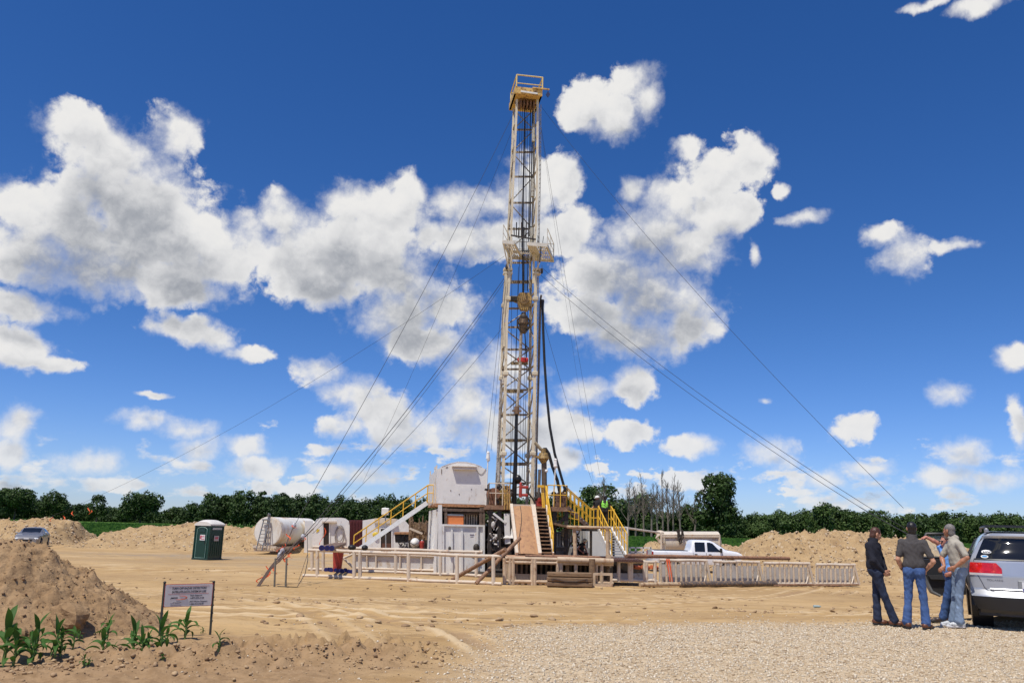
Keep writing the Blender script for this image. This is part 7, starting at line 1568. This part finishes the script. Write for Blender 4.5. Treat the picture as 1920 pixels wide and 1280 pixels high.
# ================================================================== PEOPLE (signed-distance bodies meshed with surface nets)
def rc(a, b, ra, rb): return ('c', np.array(a, float), np.array(b, float), ra, rb)
def el(c, r, Rm=None): return ('e', np.array(c, float), np.array(r, float), Rm)
def sdf_mesh(prims, vox, k=.02, disp=None, cuts=()):
    lo = np.full(3, 1e9); hi = -lo
    for p in prims:
        if p[0] == 'c': m = max(p[3], p[4]); lo = np.minimum(lo, np.minimum(p[1], p[2]) - m); hi = np.maximum(hi, np.maximum(p[1], p[2]) + m)
        else: m = p[2].max(); lo = np.minimum(lo, p[1] - m); hi = np.maximum(hi, p[1] + m)
    lo -= .04; hi += .04; n = np.ceil((hi - lo) / vox).astype(int) + 1
    axs = [lo[i] + vox * np.arange(n[i]) for i in range(3)]; D = np.full(n, .5)
    def region(a, b):
        s = [slice(max(0, int((a[i] - lo[i]) / vox)), min(n[i], int((b[i] - lo[i]) / vox) + 2)) for i in range(3)]
        return tuple(s), np.meshgrid(axs[0][s[0]], axs[1][s[1]], axs[2][s[2]], indexing='ij')
    def dist(p, G):
        X = np.stack(G, -1)
        if p[0] == 'c':
            a, b, ra, rb = p[1:]; ab = b - a; t = np.clip(((X - a) @ ab) / max(1e-9, ab @ ab), 0, 1); return np.linalg.norm(X - a - t[..., None] * ab, axis=-1) - (ra + (rb - ra) * t)
        c, r, Rm = p[1:]; q = X - c
        if Rm is not None: q = q @ np.array(Rm)
        k0 = np.linalg.norm(q / r, axis=-1); k1 = np.linalg.norm(q / (r * r), axis=-1); return k0 * (k0 - 1) / np.maximum(k1, 1e-6)
    for p in prims:
        m = (max(p[3], p[4]) if p[0] == 'c' else p[2].max()) + .07
        a, b = (np.minimum(p[1], p[2]) - m, np.maximum(p[1], p[2]) + m) if p[0] == 'c' else (p[1] - m, p[1] + m)
        s, G = region(a, b); d = dist(p, G); o = D[s]; kk = k if len(p) < 6 else p[5]; h = np.maximum(kk - np.abs(o - d), 0) / kk; D[s] = np.minimum(o, d) - h * h * kk * .25
    for p in cuts:
        m = (max(p[3], p[4]) if p[0] == 'c' else p[2].max()) + .03; a, b = (np.minimum(p[1], p[2]) - m, np.maximum(p[1], p[2]) + m) if p[0] == 'c' else (p[1] - m, p[1] + m)
        s, G = region(a, b); D[s] = np.maximum(D[s], -dist(p, G))
    if disp: G = np.meshgrid(*axs, indexing='ij'); D = D + disp(*G)
    S = D < 0; c = S[:-1, :-1, :-1].astype(int)
    for dx, dy, dz in ((1,0,0),(0,1,0),(0,0,1),(1,1,0),(1,0,1),(0,1,1),(1,1,1)): c = c + S[dx:n[0]-1+dx, dy:n[1]-1+dy, dz:n[2]-1+dz]
    act = (c > 0) & (c < 8); idx = np.full(act.shape, -1); ii = np.argwhere(act); idx[act] = np.arange(len(ii)); acc = np.zeros((len(ii), 3)); cnt = np.zeros(len(ii))
    cor = np.array([(0,0,0),(1,0,0),(0,1,0),(1,1,0),(0,0,1),(1,0,1),(0,1,1),(1,1,1)]); val = np.stack([D[ii[:,0]+q[0], ii[:,1]+q[1], ii[:,2]+q[2]] for q in cor], -1)
    for a, b in ((0,1),(2,3),(4,5),(6,7),(0,2),(1,3),(4,6),(5,7),(0,4),(1,5),(2,6),(3,7)):
        va, vb = val[:, a], val[:, b]; m = (va < 0) != (vb < 0); t = np.where(m, va / np.where(m, va - vb, 1), 0); acc += np.where(m[:, None], cor[a] + t[:, None] * (cor[b] - cor[a]), 0); cnt += m
    V = lo + vox * (ii + acc / cnt[:, None]); F_ = []
    for ax_ in range(3):
        u, v = (ax_ + 1) % 3, (ax_ + 2) % 3; sl0 = [slice(1, n[i] - 1) for i in range(3)]; sl1 = list(sl0); sl0[ax_] = slice(0, n[ax_] - 1); sl1[ax_] = slice(1, n[ax_]); a, b = S[tuple(sl0)], S[tuple(sl1)]
        e = np.argwhere(a != b); ins = a[a != b]; e = e + np.array([0 if i == ax_ else 1 for i in range(3)]); eu = np.eye(3, dtype=int)[u]; ev = np.eye(3, dtype=int)[v]
        q = [idx[tuple((e - o).T)] for o in (0 * eu, eu, eu + ev, ev)]; q = np.stack(q, -1); q[~ins] = q[~ins][:, ::-1]; F_.append(q)
    F_ = np.concatenate(F_); F_ = F_[(F_ >= 0).all(1)]; return V, F_[:, ::-1]
def v3(*a): return np.array(a, float)
def nrm(v): return v / np.linalg.norm(v)
def wrinkle(amp, f=1.0, seed=0):
    def d(x, y, z): return amp * (np.sin(z * 62 * f + 5 * np.sin(x * 17 + seed) + 4 * np.sin(y * 15 + z * 9)) * .5 + np.sin(z * 33 * f + x * 46 + 3 * np.sin(z * 13 + seed) + y * 38) * .5 + .5 * np.sin(x * 90 + z * 40 + seed))
    return d
def hand(w, d, nrm_palm, curl=.9, side=1):
    """palm plus four bent fingers of unequal length and a thumb leaving the side of the palm"""
    d = nrm(d); nn = nrm(nrm_palm - d * (nrm_palm @ d)); s = np.cross(d, nn) * side; P = [rc(w, w + d * .03, .024, .026), rc(w + d * .035 + s * .018, w + d * .078 + s * .022, .019, .015), rc(w + d * .035 - s * .018, w + d * .078 - s * .02, .019, .014), rc(w + d * .035, w + d * .08, .02, .015)]
    for i, (o, l) in enumerate(((.027, .068), (.009, .078), (-.009, .073), (-.026, .058))):
        b = w + d * (.085 - .004 * abs(i - 1)) + s * o; c1, c2 = curl * .6, curl * 1.4; e1 = b + (d * math.cos(c1) + nn * math.sin(c1)) * l * .5; e2 = e1 + (d * math.cos(c2) + nn * math.sin(c2)) * l * .45; P += [rc(b, e1, .0095, .0085), rc(e1, e2, .0085, .007)]
    b = w + d * .025 + s * .026; e1 = b + nrm(d * .6 + s * .7 + nn * .3) * .035; e2 = e1 + nrm(d * .9 + s * .2 + nn * .4) * .03; P += [rc(b, e1, .013, .0105), rc(e1, e2, .0105, .0085)]; return P
def head(c, fd, tilt=0):
    """c: centre of skull; fd: facing direction"""
    f = nrm(fd); r = nrm(np.cross(f, v3(0, 0, 1))); u = np.cross(r, f); B = np.stack([r, f, u], 1); L = lambda x, y, z: c + r * x + f * y + u * z
    P = [el(L(0, -.008, .018), (.073, .092, .092), B), el(L(0, .03, -.035), (.056, .062, .075), B), rc(L(0, .055, -.085), L(0, .058, -.088), .026, .024), rc(L(0, .088, .01), L(0, .108, -.026), .009, .014), rc(L(.03, .078, .022), L(-.03, .078, .022), .012, .012), rc(L(.02, .088, -.056), L(-.02, .088, -.056), .008, .008), rc(L(.014, .088, -.067), L(-.014, .088, -.067), .008, .008), rc(L(.04, .06, -.02), L(.036, .066, -.028), .02, .018), rc(L(-.04, .06, -.02), L(-.036, .066, -.028), .02, .018)]
    for s in (-1, 1): P += [el(L(s * .077, -.008, -.005), (.008, .019, .031), B), rc(L(s * .08, -.016, .012), L(s * .08, -.012, -.026), .007, .006)]
    cuts = [el(L(s * .029, .098, .004), (.014, .012, .008), B) for s in (-1, 1)]; return P, cuts, L, B
def person(label, foot, Hpx_top, Y, sp, group=None, kids=True):
    az = math.atan2(foot.x, foot.y); k = sp.get('H', 1.78) / 1.78
    t = thing('person', label, 'person', foot, -az, group); J = {a: v3(*b) * k for a, b in sp['J'].items()}
    for q in ('hR', 'hL'): J.setdefault(q, None)
    skin = sp.get('skin', mat('skin', (.52, .27, .17), .5, var=.08, scale=12, spec=.35)); out = []
    def put(name, pr, vox, m, kk=.02, disp=None, cuts=(), par=t):
        V, Fq = sdf_mesh(pr, vox, kk, disp, cuts); o = np_mesh(name, V, Fq, m, par, world=False, smooth=True); out.append(o); return o
    fd = v3(*sp['face']); hp, cuts, L, B = head(J['head'], fd)
    body = hp + [rc(J['neck'] - v3(0, 0, .02), J['head'] + nrm(fd) * -.01 - v3(0, 0, .05), .056, .05), rc(J['neck'] - v3(0, 0, .12), J['pelvis'], .08, .09), rc(J['sL'], J['sR'], .05, .05)]
    for s in 'LR':
        body += [rc(J['s' + s], J['e' + s], .047, .038), rc(J['e' + s], J['e' + s] * .65 + J['w' + s] * .35, .040, .042), rc(J['e' + s] * .65 + J['w' + s] * .35, J['w' + s], .042, .026)]
        d = J['w' + s] - J['e' + s]; hd = v3(*sp.get('hd' + s, d)); hn = v3(*sp.get('hn' + s, (0, 1, 0))); body += hand(J['w' + s], hd, hn, sp.get('curl' + s, .8), sp.get('side' + s, 1))
        body += [rc(J['p' + s], J['k' + s], .065, .045), rc(J['k' + s], J['a' + s], .045, .035)]
    put('body', body, .0068 * k, skin, .016, cuts=cuts)
    # shirt
    ch = (J['sL'] + J['sR']) / 2 * .72 + J['pelvis'] * .28; be = (J['sL'] + J['sR']) / 2 * .35 + J['pelvis'] * .65; la = nrm(J['sR'] - J['sL']); fw = nrm(np.cross(v3(0, 0, 1), la)); Bm = np.stack([la, fw, np.cross(la, fw)], 1); tw = sp.get('tw', 1.0)
    sh = [el(ch, (.178 * tw, .125, .20), Bm), el(be, (.158 * tw * sp.get('belly', 1), .125 * sp.get('belly', 1), .19), Bm), rc(J['sL'], J['sR'], .058, .058), rc(J['neck'] - v3(0, 0, .03), J['neck'] + v3(0, 0, .018), .080, .058), rc(ch + v3(0, 0, .12), J['neck'] - v3(0, 0, .03), .12, .085), rc(J['pelvis'] - la * .075 + v3(0, 0, sp.get('hem', .05) + .055), J['pelvis'] + la * .075 + v3(0, 0, sp.get('hem', .05) + .055), .116, .116)]
    for s in 'LR':
        f = sp.get('sleeve', .62); e, w = J['e' + s], J['w' + s]
        if f <= 1: x = J['s' + s] + (e - J['s' + s]) * f; sh += [rc(J['s' + s], x, .064, .058)]
        else: sh += [rc(J['s' + s], e, .066, .054), rc(e, e + (w - e) * min(1, (f - 1) * 1.05), .054, .040)]
    o = put('shirt', sh, .011, sp['shirt'], .042, wrinkle(.0032, 1, sp.get('seed', 0)))
    if sp.get('collar'): put('collar', [rc(J['neck'] + v3(.045, 0, .02), J['neck'] + v3(-.045, 0, .02), .05, .05), rc(J['neck'] + v3(0, 0, .02), J['neck'] + v3(0, 0, .038), .064, .058)], .009, sp['collar'])
    # trousers
    pv = J['pelvis']; tr_ = [rc(pv - la * .07, pv + la * .07, .106, .106), rc(pv + v3(0, 0, .05) - la * .07, pv + v3(0, 0, .05) + la * .07, .100, .100)]
    for s in 'LR': tr_ += [rc(J['p' + s], J['k' + s], .094, .066), rc(J['k' + s], J['k' + s] * .5 + J['a' + s] * .5, .066, .064), rc(J['k' + s] * .5 + J['a' + s] * .5, J['a' + s] + v3(0, 0, .0), .066, sp.get('flare', .072)), el(J['p' + s] - fw * sp.get('bsign', 1) * .045 + v3(0, 0, .0), (.084, .078, .095))]
    put('trousers', tr_, .011, sp['jeans'], .035, wrinkle(.0036, .8, sp.get('seed', 0) + 2))
    if sp.get('belt'):
        mb = MB(); n = 28; zz = pv + v3(0, 0, .115); rows = []
        for dz in (-.018, .018): rows.append([tuple(zz + la * (.170 * math.cos(a)) * sp.get('beltw', 1) + fw * (.116 * math.sin(a)) + v3(0, 0, dz)) for a in np.linspace(0, 6.28318, n + 1)])
        mb.sheet(rows); mb.build('belt', sp['belt'], t, world=False, smooth=True)
    for s in 'LR':
        a = J['a' + s]; td = nrm(v3(*sp['toe' + s])); g = v3(a[0], a[1], .0) if not sp.get('free') else v3(a[0], a[1], a[2] - .09); heel = g - td * .05; m = sp['shoe']
        o = put('shoe', [rc(heel + v3(0, 0, .045), g + td * .10 + v3(0, 0, .040), .042, .040), rc(g + td * .10 + v3(0, 0, .040), g + td * .185 + v3(0, 0, .032), .042, .030), rc(a, heel + v3(0, 0, .05), .045, .045)], .008, m, .03, cuts=[el(g + v3(0, 0, -.30), (.5, .5, .302))])
        put('sole', [rc(heel + v3(0, 0, .012), g + td * .19 + v3(0, 0, .012), .046, .036), ], .007, sp.get('sole', BLACK()), .01, cuts=[el(g + v3(0, 0, -.5), (.6, .6, .5)), el(g + v3(0, 0, .52), (.6, .6, .5))], par=o)
    # hair
    if sp.get('hair'):
        hm = sp['hair']; hh = [el(L(0, -.022, .034), (.081, .094, .092), B), el(L(0, -.045, -.045), (.070, .056, .080), B)]
        hc = [el(L(0, .135, -.01), (.12, .085, .075), B), rc(L(.08, .03, -.06), L(-.08, .03, -.06), .04, .04), el(L(0, -.02, -.24), (.2, .2, .11), B)]
        put('hair', hh, .007, hm, .02, lambda x, y, z: .003 * np.sin(x * 160 + 3 * np.sin(z * 70)) * np.sin(y * 140 + z * 60), cuts=hc)
    if sp.get('glasses'):
        mb = MB()
        for s in (-1, 1): mb.ball(L(s * .031, .092, .006), (.024, .010, .016), 10, 6); mb.path([L(s * .052, .088, .012), L(s * .08, .04, .012), L(s * .083, -.01, .008)], .0035, 4)
        mb.tube(L(-.01, .098, .01), L(.01, .098, .01), .004); mb.build('glasses', mat('dark_glasses', (.02, .012, .012), .15), t, world=False)
    if sp.get('helmet'):
        V, Fq = sdf_mesh([el(L(0, -.008, .055), (.105, .125, .090), B), el(L(0, .02, .03), (.125, .165, .018), B)], .009, .02, cuts=[el(L(0, -.008, -.02), (.09, .11, .06), B)]); np_mesh('hard_hat', V, Fq, sp['helmet'], t, world=False, smooth=True)
    if sp.get('watch'):
        w, e = J['w' + sp['watch']], J['e' + sp['watch']]; mb = MB(); mb.tube(w + (e - w) * .10, w + (e - w) * .19, .034, n=12); mb.build('watch', mat('watch_dark', (.02, .02, .02), .3), t, world=False)
    if sp.get('vest'):
        V, Fq = sdf_mesh([el(ch, (.187 * tw, .134, .20), Bm), el(be, (.166 * tw, .13, .17), Bm), rc(J['sL'] * .75 + J['sR'] * .25, J['sR'] * .75 + J['sL'] * .25, .072, .072)], .011, .05, wrinkle(.003)); vo = np_mesh('safety_vest', V, Fq, sp['vest'], t, world=False, smooth=True)
        mb = MB()
        for z_, w_ in ((.08, .13), (0, .10), (-.06, .12)): mb.box(ch - fw * sp.get('bsign', 1) * .137 + v3(0, 0, z_), (w_, .012, .016), rot=Matrix.Rotation(.5 if z_ else -.5, 3, 'Y'))
        mb.build('reflective_marks', mat('vest_dark_print', (.06, .12, .04), .6), vo, world=False)
    return t
def jeans(n, c): return mat(n, c, .85, var=.22, scale=5, col2=tuple(min(1, v * 1.7 + .01) for v in c), thr=(.56, .72), bump=.25, bscale=60, stretch=(1, 1, .7))
def cloth(n, c): return mat(n, c, .9, var=.08, scale=4, bump=.15, bscale=80)
brown_shoe = mat('brown_leather', (.13, .045, .02), .45, var=.2)
def footpos(px, py, Y): p = gpos(px, py); p.z += .022; return p
# figure frames: x to the viewer's right, y away from the camera, z up
person('young man in a dark jacket and navy jeans looking down, leftmost of the four', footpos(1658, 1173, 15.0), 0, 0, dict(H=1.76, face=(.86, .42, -.42), seed=1, sleeve=1.95, tw=1.05, belly=1.06, hem=.03, flare=.078,
  J=dict(head=(-.035, .05, 1.635), neck=(-.095, .01, 1.50), sL=(-.17, -.10, 1.42), sR=(-.03, .16, 1.42), pelvis=(-.085, .0, .96), eL=(-.11, -.19, 1.15), wL=(.045, -.13, .97), eR=(.03, .26, 1.16), wR=(.09, .17, .99),
         pL=(-.07, -.075, .92), pR=(-.06, .08, .92), kL=(.035, -.06, .53), aL=(.175, -.03, .10), kR=(-.10, .08, .50), aR=(-.105, .06, .10)),
  toeL=(.9, .1, 0), toeR=(.95, .15, 0), hdL=(.5, .25, -.6), hdR=(.4, .1, -.8), bsign=1, shirt=cloth('jacket_black_navy', (.008, .009, .018)), jeans=jeans('navy_jeans', (.013, .022, .052)), hair=mat('hair_brown', (.075, .028, .014), .5, var=.3), shoe=brown_shoe, collar=cloth('jacket_collar', (.007, .008, .015)), belt=mat('belt_brown', (.12, .05, .025), .5), glasses=False))
person('man in a charcoal polo shirt and blue jeans seen from behind, hands at his hips', footpos(1722, 1179, 14.6), 0, 0, dict(H=1.87, face=(-.25, 1, .05), seed=2, sleeve=.72, tw=1.02, hem=.04, flare=.082,
  J=dict(head=(.015, .03, 1.645), neck=(.01, .0, 1.49), sL=(-.155, .0, 1.405), sR=(.185, .0, 1.40), pelvis=(.01, .0, .945), eL=(-.235, -.05, 1.12), wL=(-.18, .07, .95), eR=(.315, -.05, 1.10), wR=(.19, .07, .95),
         pL=(-.085, .0, .91), pR=(.085, .0, .91), kL=(-.115, .01, .50), aL=(-.165, -.04, .10), kR=(.115, .0, .50), aR=(.125, -.05, .10)),
  toeL=(-.35, .9, 0), toeR=(.45, .85, 0), hdL=(.75, .25, -.5), hdR=(-.75, .25, -.5), shirt=cloth('charcoal_polo', (.066, .060, .060)), jeans=jeans('mid_blue_jeans', (.045, .095, .24)), hair=mat('hair_dark', (.012, .009, .009), .45, var=.3), shoe=brown_shoe, collar=cloth('polo_collar', (.055, .05, .05)), belt=mat('belt_black', (.02, .018, .018), .35), watch='L'))
person('man in a bright blue shirt and sunglasses pointing left with a raised arm', footpos(1776, 1168, 15.5), 0, 0, dict(H=1.72, face=(-.85, -.5, -.05), seed=3, sleeve=.60, tw=.98, flare=.078,
  J=dict(head=(.10, .0, 1.56), neck=(.135, .02, 1.41), sL=(.04, .12, 1.33), sR=(.17, -.14, 1.33), pelvis=(.14, .0, .90), eL=(-.055, .06, 1.53), wL=(-.245, .0, 1.635), eR=(.26, -.12, 1.07), wR=(.15, -.18, .95),
         pL=(.12, .08, .87), pR=(.14, -.07, .87), kL=(.10, .10, .48), aL=(.02, .10, .10), kR=(.04, -.05, .48), aR=(-.06, -.05, .10)),
  toeL=(-.95, -.1, 0), toeR=(-.9, -.1, 0), hdL=(-.75, -.05, -.25), hnL=(0, 0, -1), curlL=1.2, hdR=(-.7, .1, -.3), bsign=-1, shirt=cloth('bright_blue_shirt', (.17, .38, .82)), jeans=jeans('blue_jeans_dark', (.035, .08, .21)), hair=mat('hair_cropped', (.06, .03, .02), .6), shoe=mat('dark_leather', (.045, .025, .02), .4), belt=mat('belt_black', (.02, .018, .018)), glasses=True, skin=mat('skin_red', (.50, .21, .14), .5, var=.08)))
person('grey haired man in a beige shirt and pale jeans with a hand on his hip', footpos(1801, 1177, 14.5), 0, 0, dict(H=1.83, face=(-.80, .50, -.05), seed=4, sleeve=.78, tw=1.06, belly=1.05, hem=.04, flare=.085,
  J=dict(head=(-.045, .04, 1.645), neck=(.015, .02, 1.50), sL=(-.06, .16, 1.40), sR=(.10, -.17, 1.40), pelvis=(.065, .0, .98), eL=(-.20, .18, 1.17), wL=(-.17, .02, 1.02), eR=(.20, -.26, 1.19), wR=(-.005, -.22, 1.02),
         pL=(.03, .085, .94), pR=(.075, -.07, .94), kL=(-.03, .10, .52), aL=(-.10, .10, .10), kR=(.02, -.06, .50), aR=(-.01, -.08, .10)),
  toeL=(-.95, -.1, 0), toeR=(-.9, -.25, 0), hdR=(-.7, .15, -.3), hnR=(0, 1, 0), hdL=(-.5, -.3, -.5), curlR=.5, bsign=-1, shirt=cloth('beige_check_shirt', (.40, .365, .30)), jeans=jeans('pale_jeans', (.19, .26, .37)), hair=mat('hair_grey', (.17, .155, .145), .6, var=.25), shoe=mat('white_trainers', (.52, .54, .55), .5, var=.35, scale=16, col2=(.15, .16, .2), thr=(.54, .58)), sole=mat('trainer_sole', (.65, .65, .66), .5), collar=cloth('beige_check_shirt', (.40, .365, .30)), belt=mat('belt_black', (.02, .018, .018)), beltw=1.02, skin=mat('skin_tanned', (.42, .19, .11), .5, var=.1)))
# workers on the rig
hat = mat('hard_hat_white', (.75, .74, .70), .35)
def wpos(px, z, off): p = PF.z(px, z, off); p.z = z; return p
base = dict(H=1.76, seed=5, sleeve=.5, flare=.075, J=dict(head=(0, .03, 1.62), neck=(0, 0, 1.47), sL=(-.19, 0, 1.39), sR=(.19, 0, 1.39), pelvis=(0, 0, .94), eL=(-.30, .06, 1.16), wL=(-.34, .24, 1.10), eR=(.30, .06, 1.15), wR=(.33, .26, 1.09), pL=(-.085, 0, .91), pR=(.085, 0, .91), kL=(-.11, .03, .50), aL=(-.12, 0, .10), kR=(.11, .03, .50), aR=(.13, 0, .10)), toeL=(-.2, 1, 0), toeR=(.2, 1, 0), face=(0, 1, 0))
d1 = dict(base); d1.update(shirt=cloth('dark_work_shirt', (.03, .02, .018)), jeans=jeans('dark_work_trousers', (.022, .018, .016)), hair=mat('hair_dark', (.012, .009, .009)), vest=mat('lime_vest', (.33, .85, .10), .6, var=.08), shoe=BLACK(), skin=mat('skin_tanned', (.42, .19, .11)))
person('rig worker in a lime green safety vest at the head of the lower stair', wpos(1134, ZL + .01, 1.0), 0, 0, d1)
d2 = dict(base); d2['J'] = dict(base['J']); d2['J'].update(head=(-.04, .02, 1.60), eL=(-.22, .1, 1.15), wL=(-.34, -.02, 1.05)); d2.update(face=(-1, .3, -.2), shirt=cloth('black_work_shirt', (.02, .018, .02)), jeans=jeans('dark_work_trousers', (.022, .018, .016)), helmet=hat, shoe=BLACK(), skin=mat('skin_tanned', (.42, .19, .11)), seed=6)
person('rig worker in black with a white hard hat beside the one in green', wpos(1121, ZL + .01, 1.5), 0, 0, d2)
d3 = dict(base); d3['J'] = dict(head=(.12, -.05, 1.16), neck=(.06, 0, 1.03), sL=(-.10, -.12, .96), sR=(.10, .12, .95), pelvis=(-.10, .0, .55), eL=(-.24, -.2, .76), wL=(-.02, -.3, .60), eR=(.18, .1, .72), wR=(.25, -.1, .56), pL=(-.1, -.08, .52), pR=(-.1, .09, .52), kL=(.2, -.14, .50), aL=(.1, -.12, .10), kR=(.22, .12, .46), aR=(.1, .12, .10))
d3.update(face=(.6, -.4, -.5), sleeve=.1, shirt=cloth('black_work_vest', (.02, .018, .02)), jeans=jeans('dark_work_trousers', (.022, .018, .016)), helmet=mat('hard_hat_cream', (.66, .58, .42), .4), shoe=BLACK(), skin=mat('skin_red', (.50, .21, .14)), seed=7, toeL=(1, 0, 0), toeR=(1, .1, 0))
pp = PR(1092, 1040, -1.6); pp.z = GZ + .55
person('bare armed rig worker in a cream hard hat crouching behind the pipe catwalk', pp, 0, 0, d3)
cr_ = thing('work_crate', 'low dark crate the crouching worker rests on behind the catwalk', 'crate', (pp.x, pp.y, GZ)); mb = MB(); mb.box((pp.x, pp.y, GZ + .27), (.9, .9, .54), bev=.03); mb.build('box', DARK(), cr_); mb = MB(); mb.box((pp.x, pp.y - .46, GZ + .45), (.8, .03, .08)); mb.build('edge_board', TIMBER(), cr_)
